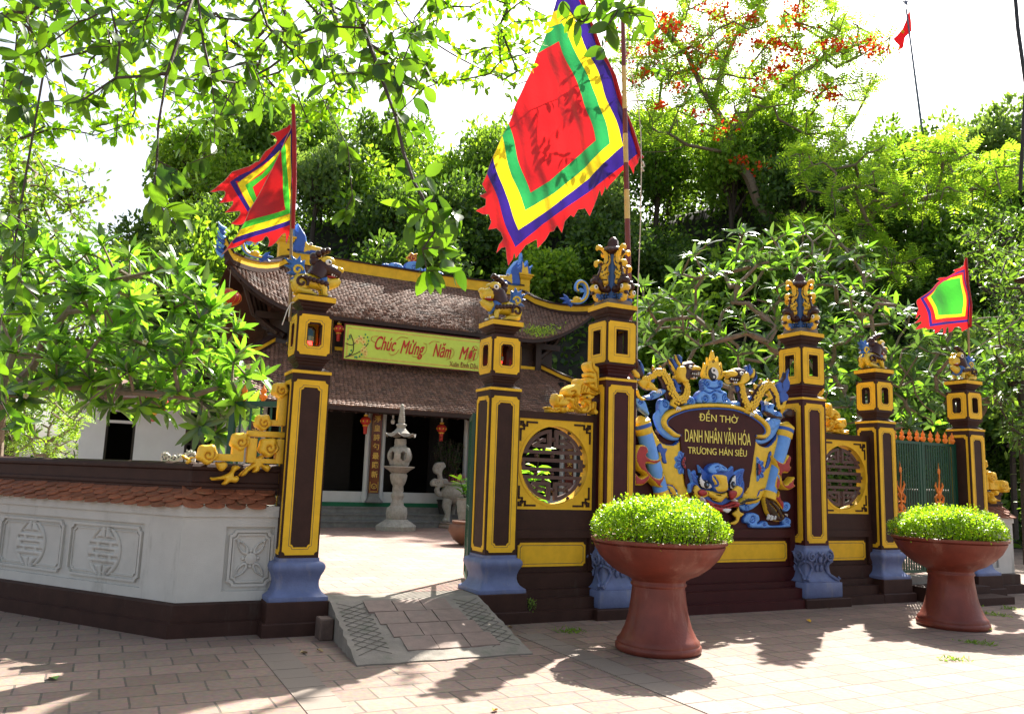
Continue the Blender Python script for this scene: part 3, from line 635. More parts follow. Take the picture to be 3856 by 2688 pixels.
# dragons
def dragon(body,tail,headf,legs,flames,spikes,flip):
    d=MB(YRL)
    for path,r0,r1,r2 in((body,.05,.078,.05),(tail,.045,.05,.015)):
        q=crom([(p[0],p[1]) for p in path],False,5); Pq=A(q,-.16); n=len(Pq)
        rr=[(r0+(r1-r0)*math.sin(pi*i/(n-1)) if 1 else 0) if path is body else r0+(r2-r0)*i/(n-1) for i in range(n)]
        d.tube([(a,-.10,b) for a,b in Pq],rr,LIOND,10)
        # scales: small overlapping domes on the road side
        L=0
        for i in range(n-1):
            a=np.array(Pq[i]);b=np.array(Pq[i+1]);u=b-a;l=np.hypot(*u);u=u/max(l,1e-6);v=np.array([-u[1],u[0]])
            k=0
            while L<l:
                for j,off in enumerate((-.6,-.1,.4) if (int(L*100)+i)%2 else (-.35,.15,.6)):
                    c0=a+u*L+v*rr[i]*off; d.ell((c0[0],-.10-rr[i]*math.sqrt(max(.05,1-off*off))*.96,c0[1]),(.022,.012,.022),YRL,4,6)
                L+=.030
            L-=l
    for pts in spikes: sculpt(d,A(pts,-.13),-.075,.03,.02,.012,YRL,edge=LIOND,ew=.005)
    for pts,mm in flames: sculpt(d,A(pts,-.14),-.07,.06,.03,.011,mm,edge=DLINE,ew=.005)
    for pts in legs:
        P3=A(pts,-.2); n=len(P3); d.tube([(a,-.14,b) for a,b in P3],[.042-.022*i/(n-1) for i in range(n)],YRL,8)
        a,b=P3[-1]; 
        for k in(-1,0,1): d.tube([(a,-.15,b),(a+k*.03,-.18,b-.02),(a+k*.035,-.17,b-.045)],[.014,.014,.004],WPT,6)
    headf(d); return d
def headL(d):
    sculpt(d,A([(425,300),(440,250),(480,225),(530,215),(560,240),(545,255),(590,260),(598,290),(570,310),(585,330),(575,350),(540,345),(510,360),(480,375),(440,370),(415,340)],-.2),-.06,.12,.06,.011,LIOND,edge=YRL,ew=.008,lines=[A([(515,308),(550,318),(585,312)],-.2)],lm=BLK)
    sculpt(d,A([(430,260),(470,255),(485,290),(480,340),(510,365),(470,380),(430,350),(420,300)],-.22),-.15,.05,.03,.011,YRL)
    sculpt(d,A([(520,262),(550,250),(590,262),(592,285),(560,285),(525,285)],-.22),-.15,.05,.03,.011,YRL)
    c=on_y(500,265,-.2,*S_A); d.ell((c[0],-.205,c[1]),(.032,.02,.022),WPT,6,10); d.ell((c[0]+.006,-.222,c[1]),(.012,.01,.014),BLK,6,8)
    for x,y in((520,312),(535,315),(550,316),(565,316),(530,340),(550,345)): c=on_y(x,y,-.2,*S_A); d.ell((c[0],-.19,c[1]),(.009,.012,.014),WPT,4,6)
dr=dragon([(240,320),(280,300),(320,335),(350,400),(375,475),(420,515),(465,495),(485,440),(470,370)],[(240,320),(190,350),(150,340)],headL,
  [[(400,500),(380,540),(420,565)],[(200,400),(240,420),(275,435)]],
  [([(345,200),(355,240),(385,310),(420,350),(430,310),(400,280),(375,240)],YRL),([(365,190),(375,230),(400,290),(435,310),(440,280),(410,240),(385,205)],MIDB),([(395,165),(400,210),(415,250),(440,270),(440,240),(420,210),(405,180)],YRL),([(420,165),(425,200),(432,235),(455,240),(448,210),(450,190)],MIDB),
   ([(95,160),(110,200),(125,240),(165,330),(130,340),(100,310),(70,290),(100,280),(95,230)],LIOND),([(120,200),(150,240),(165,290),(155,340),(140,300),(130,250)],MIDB),([(65,290),(90,280),(125,300),(130,345),(100,340)],YRL),
   ([(190,320),(220,300),(245,330),(235,380),(200,370),(215,350)],MIDB),([(115,370),(160,350),(215,370),(250,420),(200,440),(150,420)],YRL),
   ([(375,360),(395,350),(420,385),(450,400),(430,420),(445,450),(410,460),(380,440),(395,410)],MIDB),([(100,440),(120,430),(135,480),(180,500),(150,520),(110,490)],YRL)],
  [[(225,290),(230,245),(250,290)],[(265,285),(285,245),(300,290)],[(305,300),(325,265),(330,320)],[(335,335),(365,310),(355,370)]],0)
dr.build('dragon_relief',t)
def headR(d):
    sculpt(d,A([(955,340),(945,290),(910,270),(870,268),(850,280),(840,290),(800,290),(790,320),(815,335),(805,355),(830,385),(860,375),(890,385),(930,375)],-.2),-.06,.12,.06,.011,LIOND,edge=YRL,ew=.008,lines=[A([(800,345),(840,350),(880,345)],-.2)],lm=BLK)
    sculpt(d,A([(795,300),(820,285),(860,295),(875,320),(850,335),(815,332),(795,322)],-.22),-.15,.05,.03,.011,YRL)
    sculpt(d,A([(900,330),(930,300),(955,310),(960,360),(920,390),(870,395),(850,385),(890,370)],-.22),-.15,.05,.03,.011,YRL)
    c=on_y(884,312,-.2,*S_A); d.ell((c[0],-.205,c[1]),(.034,.02,.026),WPT,6,10); d.ell((c[0]-.004,-.222,c[1]),(.012,.01,.014),BLK,6,8)
    for x,y in((812,352),(826,356),(842,358),(858,360),(835,380),(850,380)): c=on_y(x,y,-.2,*S_A); d.ell((c[0],-.19,c[1]),(.009,.012,.014),WPT,4,6)
dr=dragon([(1140,430),(1105,400),(1060,420),(1025,470),(985,540),(960,570),(930,545),(905,470),(895,390)],[(1140,430),(1165,480),(1180,560),(1215,560),(1235,500)],headR,
  [[(960,560),(940,600),(975,610)],[(1100,450),(1130,490),(1085,525)]],
  [([(960,240),(945,280),(935,310),(960,330),(985,300),(970,270)],MIDB),([(990,270),(975,300),(960,340),(985,345),(1000,310)],YRL),([(1010,290),(1005,330),(975,375),(940,395),(975,390),(1015,350)],MIDB),([(940,250),(920,270),(925,300),(945,300)],MIDB),
   ([(1260,275),(1235,310),(1205,350),(1160,400),(1165,440),(1200,470),(1250,440),(1262,380),(1248,340)],MIDB),([(1225,300),(1210,340),(1180,380),(1190,440),(1220,440),(1215,390),(1235,350)],LIOND),([(1262,270),(1255,330),(1262,370),(1235,430),(1240,380),(1245,320)],YRL),
   ([(1175,460),(1215,440),(1250,480),(1240,520),(1190,530)],MIDB),([(1240,590),(1270,575),(1295,600),(1285,640),(1240,640),(1222,615)],LIOND),
   ([(1120,400),(1150,400),(1160,440),(1140,470),(1120,440)],MIDB),([(1060,590),(1110,600),(1150,625),(1210,640),(1150,650),(1090,630)],LIOND),([(860,400),(890,420),(880,460),(865,440)],MIDB),([(940,500),(980,480),(1005,520),(975,550),(1030,560),(1000,590),(960,580)],MIDB)],
  [[(1000,440),(990,385),(1030,410)],[(1030,400),(1040,350),(1070,385)],[(1075,385),(1100,345),(1110,390)],[(1115,390),(1150,370),(1145,410)],[(985,480),(960,440),(1000,450)]],1)
dr.build('dragon_relief',t)
# guardian mask
F_=MB(YRL)
def Sp(pts,yb_,H,m,e=DLINE,ew=.006,w=.035,ln=(),lw=.006,sm=True,lm=None): sculpt(F_,A(pts,yb_-H),yb_,H,w,.011,m,edge=e,ew=ew,lines=[A(l,yb_-H) for l in ln],lw=lw,smooth=sm,back=-.03,lm=lm)
Sp([(500,1030),(520,1060),(545,1040),(555,1080),(580,1060),(570,1000),(600,1030),(640,1050),(660,1010),(710,985),(760,1005),(790,1040),(830,1010),(835,1060),(870,1040),(915,1030),(905,1090),(915,1150),(905,1230),(860,1270),(780,1330),(720,1340),(640,1310),(560,1270),(510,1210),(500,1150),(520,1130),(505,1080)],-.12,.06,MIDB,e=SKYB,ew=.010,ln=[[(530,1080),(560,1110),(590,1120)],[(880,1070),(860,1110),(870,1150)],[(520,1130),(550,1150)],[(900,1120),(880,1160)]])
Sp([(640,1050),(650,1015),(690,990),(740,995),(785,1025),(780,1055),(720,1050),(700,1070),(670,1070)],-.17,.06,SKYB,e=MIDB,ln=[[(690,1020),(715,1010),(725,1035),(700,1045)],[(745,1015),(765,1030)]],lm=MIDB)
Sp([(570,1110),(590,1060),(600,1105),(640,1120),(670,1160),(660,1180),(610,1180),(580,1160)],-.17,.05,WPT,e=BLK,ew=.010,ln=[[(590,1090),(610,1120),(650,1135)]],lm=BLK)
Sp([(800,1170),(810,1110),(845,1075),(850,1120),(848,1165),(825,1185)],-.17,.05,WPT,e=BLK,ew=.010)
for (x,y,s) in((622,1150,1),(822,1148,.8)):
    c=on_y(x,y,-.22,*S_A); F_.ell((c[0],-.222,c[1]),(.045*s,.02,.045),BLK,6,12); F_.ell((c[0],-.238,c[1]),(.018*s,.012,.018),mat('iris blue grey',(.18,.28,.42),.3),6,8)
Sp([(668,1080),(700,1065),(780,1075),(795,1120),(800,1170),(790,1200),(740,1215),(700,1200),(690,1150),(670,1120)],-.18,.11,YRL,e=MIDB,ew=.016,w=.06,ln=[[(690,1090),(710,1120),(720,1150),(700,1160)]],lm=MIDB,lw=.014)
Sp([(540,1170),(560,1150),(590,1180),(640,1190),(690,1200),(740,1215),(790,1200),(830,1180),(860,1155),(900,1170),(905,1200),(880,1240),(830,1260),(780,1250),(740,1285),(690,1270),(650,1240),(600,1255),(560,1250),(535,1220)],-.17,.07,YRL,w=.05,ln=[[(640,1200),(650,1240),(700,1260)],[(790,1205),(785,1245)],[(700,1225),(740,1232)]],e=LIOND)
for q in ([(565,1200),(590,1185),(630,1195),(635,1225),(600,1240),(570,1225)],[(800,1200),(830,1190),(860,1200),(855,1240),(820,1265),(800,1230)]): Sp(q,-.21,.06,RED,e=LIOND)
Sp([(620,1255),(700,1290),(760,1300),(830,1270),(880,1285),(870,1320),(820,1325),(780,1360),(700,1350),(650,1310)],-.16,.06,RED,e=LIOND,ln=[[(680,1305),(760,1320),(840,1300)]])
Sp([(825,1240),(845,1275),(870,1272),(850,1260)],-.24,.03,WPT,e=None); Sp([(740,1340),(770,1325),(815,1330),(810,1345),(785,1365)],-.2,.03,WPT,e=LIOND); Sp([(590,1240),(600,1265),(630,1290),(615,1255)],-.24,.03,WPT,e=None)
Sp([(870,1290),(930,1250),(990,1250),(1020,1240),(1030,1255),(980,1275),(930,1285),(890,1300)],-.15,.04,BLK,e=YRL,ew=.007)
for q in ([(820,1370),(850,1340),(870,1310),(880,1350),(915,1370),(880,1400),(870,1430),(835,1455),(800,1440),(850,1410)],[(480,1130),(510,1100),(520,1160),(500,1200),(480,1190)],[(910,1120),(945,1170),(935,1220),(910,1200)],[(540,1290),(600,1330),(660,1390),(740,1440),(700,1400),(720,1360),(640,1310)]): Sp(q,-.08,.04,YRL,e=LIOND)
F_.build('guardian_mask',t)
# clawed feet holding the rods
for fx in(0,1):
    c=MB(LIOND)
    q=[[(1075,1250),(1100,1240),(1140,1250),(1180,1290),(1220,1350),(1235,1400),(1200,1430),(1150,1420),(1110,1380),(1090,1330)],[(1150,1240),(1160,1190),(1180,1240),(1195,1195),(1205,1260),(1225,1280),(1220,1340),(1190,1300)]]
    cl=[[(1100,1370),(1088,1410),(1098,1418),(1112,1380)],[(1122,1378),(1112,1418),(1124,1422),(1134,1385)],[(1145,1380),(1138,1412),(1150,1418),(1156,1385)],[(1222,1370),(1245,1392),(1238,1370)]]
    K=(lambda p:p) if fx else (lambda p:[(x-(x-722)*2+40,y-20) for x,y in p])
    sculpt(c,A(K(q[0]),-.16),-.05,.09,.05,.011,0,edge=YRL,ew=.012,lines=[A(K([(1110,1290),(1150,1330),(1190,1400)]),-.16),A(K([(1140,1280),(1190,1330),(1215,1390)]),-.16)],lm=YRL)
    sculpt(c,A(K(q[1]),-.14),-.05,.05,.03,.011,RED,edge=YRL,ew=.010)
    for s in cl: sculpt(c,A(K(s),-.16),-.12,.04,.02,.009,WPT,smooth=False)
    c.build('clawed_foot',t)
# ============================================================ GROUND, COURT, RAMP
def pavemat(name,w_,h_,c1,c2,mortar,ms=.012,off=.5,dirtc=(.17,.13,.10)):
    m=bpy.data.materials.new(name); m.use_nodes=True; n=m.node_tree; N=n.nodes; L=n.links; b=N['Principled BSDF']
    tc=N.new('ShaderNodeTexCoord'); wob=N.new('ShaderNodeTexNoise'); wob.inputs['Scale'].default_value=1.6; wob.inputs['Detail'].default_value=3; L.new(tc.outputs['Object'],wob.inputs['Vector'])
    mx0=N.new('ShaderNodeMixRGB'); mx0.blend_type='LINEAR_LIGHT'; mx0.inputs[0].default_value=.02; L.new(tc.outputs['Object'],mx0.inputs[1]); L.new(wob.outputs['Color'],mx0.inputs[2])
    br=N.new('ShaderNodeTexBrick'); br.offset=off; br.inputs['Scale'].default_value=1; br.inputs['Brick Width'].default_value=w_; br.inputs['Row Height'].default_value=h_; br.inputs['Mortar Size'].default_value=ms; br.inputs['Mortar Smooth'].default_value=.3
    br.inputs['Color1'].default_value=c1+(1,); br.inputs['Color2'].default_value=c2+(1,); br.inputs['Mortar'].default_value=mortar+(1,); br.inputs['Bias'].default_value=-.1
    L.new(mx0.outputs[0],br.inputs['Vector'])
    nz=N.new('ShaderNodeTexNoise'); nz.inputs['Scale'].default_value=1.3; nz.inputs['Detail'].default_value=9; nz.inputs['Roughness'].default_value=.72; L.new(tc.outputs['Object'],nz.inputs['Vector'])
    cr=N.new('ShaderNodeValToRGB'); cr.color_ramp.elements[0].position=.38; cr.color_ramp.elements[1].position=.68; L.new(nz.outputs['Fac'],cr.inputs['Fac'])
    mx=N.new('ShaderNodeMixRGB'); mx.inputs[2].default_value=dirtc+(1,); L.new(br.outputs['Color'],mx.inputs[1])
    ma=N.new('ShaderNodeMath'); ma.operation='MULTIPLY'; ma.inputs[1].default_value=.7; L.new(cr.outputs['Color'],ma.inputs[0]); L.new(ma.outputs[0],mx.inputs[0])
    n2=N.new('ShaderNodeTexNoise'); n2.inputs['Scale'].default_value=22; n2.inputs['Detail'].default_value=7; L.new(tc.outputs['Object'],n2.inputs['Vector'])
    m2=N.new('ShaderNodeMixRGB'); m2.blend_type='OVERLAY'; m2.inputs[0].default_value=.45; L.new(mx.outputs[0],m2.inputs[1]); L.new(n2.outputs['Color'],m2.inputs[2])
    hs=N.new('ShaderNodeHueSaturation'); hs.inputs['Saturation'].default_value=.85; L.new(m2.outputs[0],hs.inputs['Color'])
    L.new(hs.outputs[0],b.inputs['Base Color']); b.inputs['Roughness'].default_value=.8; b.inputs['Specular IOR Level'].default_value=.3
    ad=N.new('ShaderNodeMath'); ad.operation='MULTIPLY_ADD'; ad.inputs[1].default_value=-1.2; L.new(br.outputs['Fac'],ad.inputs[0]); L.new(n2.outputs['Fac'],ad.inputs[2])
    bp=N.new('ShaderNodeBump'); bp.inputs['Strength'].default_value=.6; bp.inputs['Distance'].default_value=.008; L.new(ad.outputs[0],bp.inputs['Height']); L.new(bp.outputs[0],b.inputs['Normal'])
    return m
PAVE=pavemat('terracotta pavement',.36,.30,(.265,.172,.13),(.175,.112,.083),(.08,.068,.055),.009)
COURTM=pavemat('terracotta court paving',.36,.30,(.34,.20,.16),(.27,.15,.115),(.14,.12,.10),.01)
EARTH=mat('earth and litter',(.10,.085,.05),.95,.4,2,.5,20)
g=MB(EARTH); g.add([(-300,-120,-.012),(300,-120,-.012),(300,500,-.012),(-300,500,-.012)],[(0,1,2,3)]); g.build('ground',kind='structure')
g=MB(PAVE); g.add([(-22,-14,0),(26,-14,0),(26,12,0),(-22,12,0)],[(0,1,2,3)]); g.build('pavement',kind='structure')
dx,dy=-math.cos(R(53.6)),math.sin(R(53.6)); XL,XR=-3.34,9.61
court=[(XL,.12),(XR,.12),(XR-dx*14,.12+dy*14),(XR-dx*14,48),(XL+dx*14,48),(XL+dx*14,.12+dy*14)]
g=MB(COURTM); g.prism(court,-.005,.32,axis='z'); g.build('courtyard',kind='structure')
g=MB(CONC); g.box(-1.935,-.302,-.30,.118,-.005,.318); g.box(6.695,8.165,-.12,.118,-.005,.318); g.build('doorway_threshold',kind='structure')
# ramp
t=thing('concrete_ramp','cracked concrete ramp inlaid with terracotta tiles up to the doorway','ramp',(-1.1,-1,0))
top=[(-1.93,-.302,.319),(-.31,-.302,.319)]; bot=[(-2.04,-1.72,.012),(-.40,-1.74,.012)]
m=MB(CONC)
n=14;vs=[];fs=[]
def rp(u,v): 
    a=np.array(top[0])*(1-u)+np.array(top[1])*u; b=np.array(bot[0])*(1-u)+np.array(bot[1])*u; p=a*(1-v)+b*v; return p
for j in range(n+1):
    for i in range(n+1):
        p=rp(i/n,j/n); q=.004*math.sin(i*2.1+j*1.3)+.003*math.sin(j*3.7-i); e=(.008*math.sin(j*2.9) if i in(0,n) else 0)
        vs.append((p[0]+e,p[1]+(.015*math.sin(i*1.7) if j==n else 0),p[2]+q*(0 if j in(0,n) else 1)))
fs=[(j*(n+1)+i,j*(n+1)+i+1,(j+1)*(n+1)+i+1,(j+1)*(n+1)+i) for j in range(n) for i in range(n)]
k=len(vs)
ring=[j*(n+1) for j in range(n+1)]+[n*(n+1)+i for i in range(1,n+1)]+[(n-j)*(n+1)+n for j in range(1,n+1)]
for r in ring: vs.append((vs[r][0],vs[r][1],-.005))
for a in range(len(ring)-1): fs.append((ring[a],ring[a+1],k+a+1,k+a))
m.add(vs,fs,0,False); m.build('ramp_slab',t)
for (ua,ub) in((.03,.21),(.80,.97)):
    sc=MB(mat('groove shadow cement',(.10,.095,.075),.9))
    for k in range(13):
        for s in(1,-1):
            v0=.06+k*.075; v1=v0+s*.15
            if not(.03<v1<.92) or not .03<v0<.92: continue
            a=rp(ua,v0);b=rp(ub,v1); sc.tube([(a[0],a[1],a[2]+.006),(b[0],b[1],b[2]+.006)],.0028,0,4,False)
    sc.build('scored_groove_patch',t)
tl=MB(mat('ramp terracotta tile',(.205,.145,.12),.75,.2,9,.3,60,dirt=((.17,.15,.12),6,.55)))
for r in range(4):
    for c in range(3):
        u0=.20+c*.185+r*.035; u1=u0+.178; v0=.05+r*.205; v1=v0+.198
        cs=[rp(u0,v0),rp(u1,v0),rp(u1,v1),rp(u0,v1)]; jz=random.uniform(-.003,.004)
        tl.add([tuple(p+np.array([0,0,-.01])) for p in cs]+[tuple(p+np.array([random.uniform(-.004,.004),random.uniform(-.004,.004),.012+jz])) for p in cs],[(4,5,6,7),(0,1,5,4),(1,2,6,5),(2,3,7,6),(3,0,4,7)])
tl.build('inlaid_tile',t)
b=MB(mat('brick prop',(.10,.065,.05),.85,.3,10,.4)); b.box(-2.09,-1.955,-.62,-.42,0,.20,ch=.012); b.build('brick_block',base=(-2.02,-.52,0),label='loose brick block wedged beside the ramp foot of the left pillar',cat='brick')
# second doorway steps
m=MB(BRN); prism_x(m,[(-.92,-.005),(-.92,.105),(-.56,.108),(-.56,.21),(-.125,.213),(-.125,-.005)],6.80,8.10); m.build('doorway_steps',base=(7.45,-.5,0),label='two brown steps in front of the closed green gate',cat='steps')

# ============================================================ BOUNDARY WALLS
def scale_tiles(mb,x0,x1,rows,yb0,zb0,dy_,dz_,w_=.2,th=.016,m=0,flip=1):
    """courses of round-ended coping tiles on a slope; row 0 is the lowest"""
    for r in range(rows):
        off=(w_/2 if r%2 else 0); n=int((x1-x0)/w_)+2
        for i in range(-1,n):
            cx=x0+off+i*w_+w_/2
            if cx-w_/2<x0-.06 or cx+w_/2>x1+.06: continue
            jz=random.uniform(-.005,.005); jt=random.uniform(-.012,.012)
            y0=yb0+r*dy_; z0=zb0+r*dz_+jz; L_=.17; pts=[]
            for k in range(9):
                a=pi*k/8; pts.append((cx-w_*.485*math.cos(a),-.085*math.sin(a)))
            pts+= [(cx+w_*.485,L_*.8),(cx-w_*.485,L_*.8)]
            sl=dz_/dy_*.62
            top=[(p[0],y0+p[1],z0+(p[1]+.05)*sl+th+jt*(p[0]-cx)*3+.014*(1-((p[0]-cx)/(w_*.5))**2)) for p in pts]; bo_=[(p[0],p[1],p[2]-th) for p in top]
            n_=len(pts); mb.add(top+bo_,[tuple(range(n_)),tuple(range(2*n_-1,n_-1,-1))]+[(i_,i_+n_,(i_+1)%n_+n_,(i_+1)%n_) for i_ in range(n_)],m)
def wall_core(x0,x1):
    w=MB(WHT); b=MB(BRN)
    prism_x(b,[(-.13,-.02),(-.13,.13),(-.07,.14),(-.07,.29),(.0,.305),(.30,.305),(.30,-.02)],x0,x1)
    w.box(x0,x1,.035,.30,.3055,1.06); w.box(x0,x1,-.022,.32,1.118,1.225)
    prism_x(b,[(.12,1.33),(.12,1.40),(.105,1.41),(.105,1.44),(.125,1.455),(.125,1.56),(.10,1.575),(.10,1.60),(.125,1.628),(.18,1.645),(.25,1.645),(.30,1.628),(.32,1.60),(.32,1.33)],x0,x1)
    return w,b
def panels(w,x0,x1,holes):
    """white face plate y -.0..+.035 with recessed panels"""
    xs=sorted(holes); c=x0
    for a,b in xs:
        if a>c: w.box(c,a,.0,.035,.3055,1.118)
        c=b
    if x1>c: w.box(c,x1,.0,.035,.3055,1.118)
    for a,b in xs: w.box(a,b,.0,.035,.3055,.40); w.box(a,b,.0,.035,1.02,1.118)
def shou_panel(xa,xb):
    m=MB(WHT); zc=.71; 
    m.frame(notched(xa+.05,xb-.05,.445,.985,.045),notched(xa+.075,xb-.075,.47,.96,.04),.008,.034); m.frame(notched(xa+.10,xb-.10,.495,.935,.035),notched(xa+.11,xb-.11,.505,.925,.033),.02,.034)
    cx=(xa+xb)/2; n=40; circ=[(cx+.255*math.cos(2*pi*i/n),zc+.255*math.sin(2*pi*i/n)) for i in range(n)]
    G_=[]; H=lambda x0_,x1_,z0_,z1_: [(cx+x0_,zc+z0_),(cx+x1_,zc+z0_),(cx+x1_,zc+z1_),(cx+x0_,zc+z1_)]
    holes=[H(-.16,.16,-.012,.012),H(-.075,.075,.052,.072),H(-.075,.075,-.072,-.052)]+[H(s*.17-.05,s*.17+.05,z-.01,z+.01) for s in(1,-1) for z in(.062,-.062)]
    for s in(1,-1):
        holes.append([(cx-.175,zc+s*.115),(cx+.175,zc+s*.115),(cx+.16,zc+s*.135),(cx-.16,zc+s*.135)] if s>0 else [(cx-.16,zc-.135),(cx+.16,zc-.135),(cx+.175,zc-.115),(cx-.175,zc-.115)])
        for X in(1,-1): holes.append([(cx+X*.05,zc+s*.225),(cx+X*.08,zc+s*.22),(cx+X*.15,zc+s*.15),(cx+X*.12,zc+s*.15)][::(1 if X*s>0 else -1)])
        holes.append([(cx-.008,zc+s*.14),(cx+.008,zc+s*.14),(cx+.008,zc+s*.24),(cx-.008,zc+s*.24)][::s])
    sculpt(m,circ,.034,.022,.02,.014,0,smooth=False,holes=[h for h in holes])
    return m
def petal_panel(xa,xb):
    m=MB(WHT); zc=.71; cx=(xa+xb)/2
    m.frame(notched(xa+.04,xb-.04,.44,.99,.05),notched(xa+.065,xb-.065,.465,.965,.045),.006,.034); m.frame(notched(xa+.075,xb-.075,.478,.952,.045),notched(xa+.09,xb-.09,.495,.935,.04),.014,.034)
    for sx in(1,-1):
        for sz in(1,-1):
            u=np.array([sx*.68,sz*.9]);u/=np.hypot(*u);v=np.array([-u[1],u[0]])
            leaf=[np.array([cx,zc])+u*a+v*b for a,b in((.045,0),(.08,.035),(.14,.042),(.20,.0+.02),(.235,0),(.20,-.02),(.14,-.042),(.08,-.035))]
            inn=[np.array([cx,zc])+u*a+v*b for a,b in((.085,0),(.11,.014),(.15,.018),(.195,0),(.15,-.018),(.11,-.014))]
            sculpt(m,[tuple(p) for p in leaf],.034,.024,.015,.010,0,holes=[crom([tuple(p) for p in inn],True,3)])
    for r,h in((.055,.03),(.035,.04),(.02,.05)): m.lathe(0,0,[(0.001,0)]) if 0 else m.prism([(cx+r*math.cos(2*pi*i/16),zc+r*math.sin(2*pi*i/16)) for i in range(16)],.034-h,.034)
    for a,b in((0,.075),(0,-.075),(.07,0),(-.07,0)): m.ell((cx+a,.03,zc+b),(.022,.02,.022),0,5,8)
    return m
def boundary_wall(label,side):
    """side=-1: left wall, +1: right wall (mirrored about the gate centre)"""
    K=(lambda x:x) if side<0 else (lambda x:XL+XR-x)
    t=thing('courtyard_wall',label,'wall',(K(-2.9),0,0),group='white and brown courtyard walls')
    def emit(mb,name,B=False):
        kk=math.tan(R(26.8))
        mb.v=[((p[0]+kk*p[1] if abs(p[0]-XL)<1e-6 else p[0]),p[1],p[2]) for p in mb.v] if not B else [((-kk*p[1] if abs(p[0])<1e-6 else p[0]),p[1],p[2]) for p in mb.v]
        if B:
            M=Matrix.Translation((XL,0,0))@Matrix.Rotation(R(-53.6),4,'Z')
            mb2=MB(); mb2.merge(mb,M); mb=mb2
        if side>0: mb.v=[(K(p[0]),p[1],p[2]) for p in mb.v]
        return mb.build(name,t)
    xa1=-2.436 if side<0 else XL+XR-8.705
    w,b=wall_core(XL,xa1); pa=(-2.93,xa1-.02); panels(w,XL,xa1,[pa]); emit(w,'wall_body'); emit(b,'brown_trim')
    emit(petal_panel(-2.93,-2.42),'relief_panel')
    LB=5.2
    w,b=wall_core(-LB,.0); hp=[(-.52-1.21*(i+1),-.52-1.21*i) for i in range(3)]; panels(w,-LB,0,[(hp[2][0],-.52)])
    emit(w,'wall_body',True); emit(b,'brown_trim',True)
    for h in hp: emit(shou_panel(*h),'relief_panel',True)
    c=MB(COPT); scale_tiles(c,XL-.02,xa1,4,-.02,1.205,.048,.043,.2); emit(c,'coping_tiles')
    c=MB(COPT); scale_tiles(c,-LB,.03,4,-.02,1.205,.048,.043,.2); emit(c,'coping_tiles',True)
    return t
boundary_wall('white wall left of the ramp with brown top, tile coping and round relief panels',-1)
boundary_wall('short stretch of white tiled wall at the right picture edge beyond the last pillar',1)

# ============================================================ YELLOW SCROLL ORNAMENTS
S7=(2.911,650,1350)
def Y7(pts,yp=-.02): return tr(pts,yp,*S7)
def ornament(side,label):
    K=(lambda x:x) if side<0 else (lambda x:PX[0]+PX[5]-x)
    m=MB(ORNY)
    def bar(xa,xb,ya,yc,yy0=-.0,yy1=.12):
        a=on_y(xa,ya,-.02,*S7); b=on_y(xb,yc,-.02,*S7); x0,x1=sorted((a[0],b[0])); z0,z1=sorted((a[1],b[1])); m.box(x0,x1,yy0,yy1,z0,z1,ch=.008)
    bar(1180,1262,370,735); bar(1062,1240,668,738,.003,.118); bar(835,1238,785,868); bar(837,918,868,1140,.003,.118); bar(668,780,900,1130); bar(470,780,1040,1128,.003,.118); bar(1150,1222,880,1150); bar(905,1222,1092,1155,.003,.117); bar(780,850,850,960,.002,.116); bar(1060,1160,880,935,.002,.116)
    for (cx,cy,r,s) in((1190,340,82,1),(1000,695,82,1),(745,905,92,-1),(385,1045,100,-1),(1060,970,98,-1)):
        c=on_y(cx,cy,-.02,*S7); rr=r/2.911*.00285
        out=[(c[0]+rr*(1+.09*math.cos(5*a+1))*math.cos(a),c[1]+rr*(1+.09*math.cos(5*a+1))*math.sin(a)) for a in np.linspace(0,2*pi,30,endpoint=False)]
        sculpt(m,out,.02,.07,.04,.012,0,smooth=False,lines=[spiral(c[0]+.01,c[1]-.01,rr*.62,1.1,2.5,s)],back=.12,lm=MATS.get('ochre groove') or mat('ochre groove',(.50,.24,.02),.6),lw=.007)
    for q in ([(1000,1050),(940,1080),(880,1150),(800,1210),(735,1270),(745,1290),(800,1280),(850,1230),(900,1200),(880,1240),(910,1250),(950,1235),(975,1190),(1000,1210),(1050,1240),(1082,1200),(1060,1160),(1010,1160),(985,1110),(1010,1080)],
              [(690,1170),(660,1185),(640,1240),(560,1280),(480,1300),(420,1300),(440,1335),(520,1330),(580,1330),(545,1375),(590,1385),(640,1355),(700,1360),(738,1320),(715,1285),(680,1290),(690,1240),(750,1195),(725,1175)],
              [(475,1135),(490,1185),(520,1225),(560,1228),(605,1180),(600,1140),(560,1125),(520,1132)],
              [(100,1060),(120,1095),(160,1110),(150,1140),(175,1155),(215,1130),(205,1100),(260,1085),(230,1075),(180,1085),(140,1055)]):
        sculpt(m,Y7(q,.02),.10,.10,.03,.010,0,lines=[Y7([q[1],q[3],q[5]],.02)] if len(q)>12 else (),lm=MATS['ochre groove'],lw=.005)
    if side>0: m.v=[(K(p[0]),p[1],p[2]) for p in m.v]
    m.build('scroll_ornament',base=(K(-2.6),.05,1.64),label=label,cat='ornament',group='yellow cloud scroll ornaments on the walls')
ornament(-1,'yellow cloud scroll ornament on the left wall beside the left pillar')
ornament(1,'yellow cloud scroll ornament on the right wall beside the last pillar')
S8=(4.0029,2050,1300)
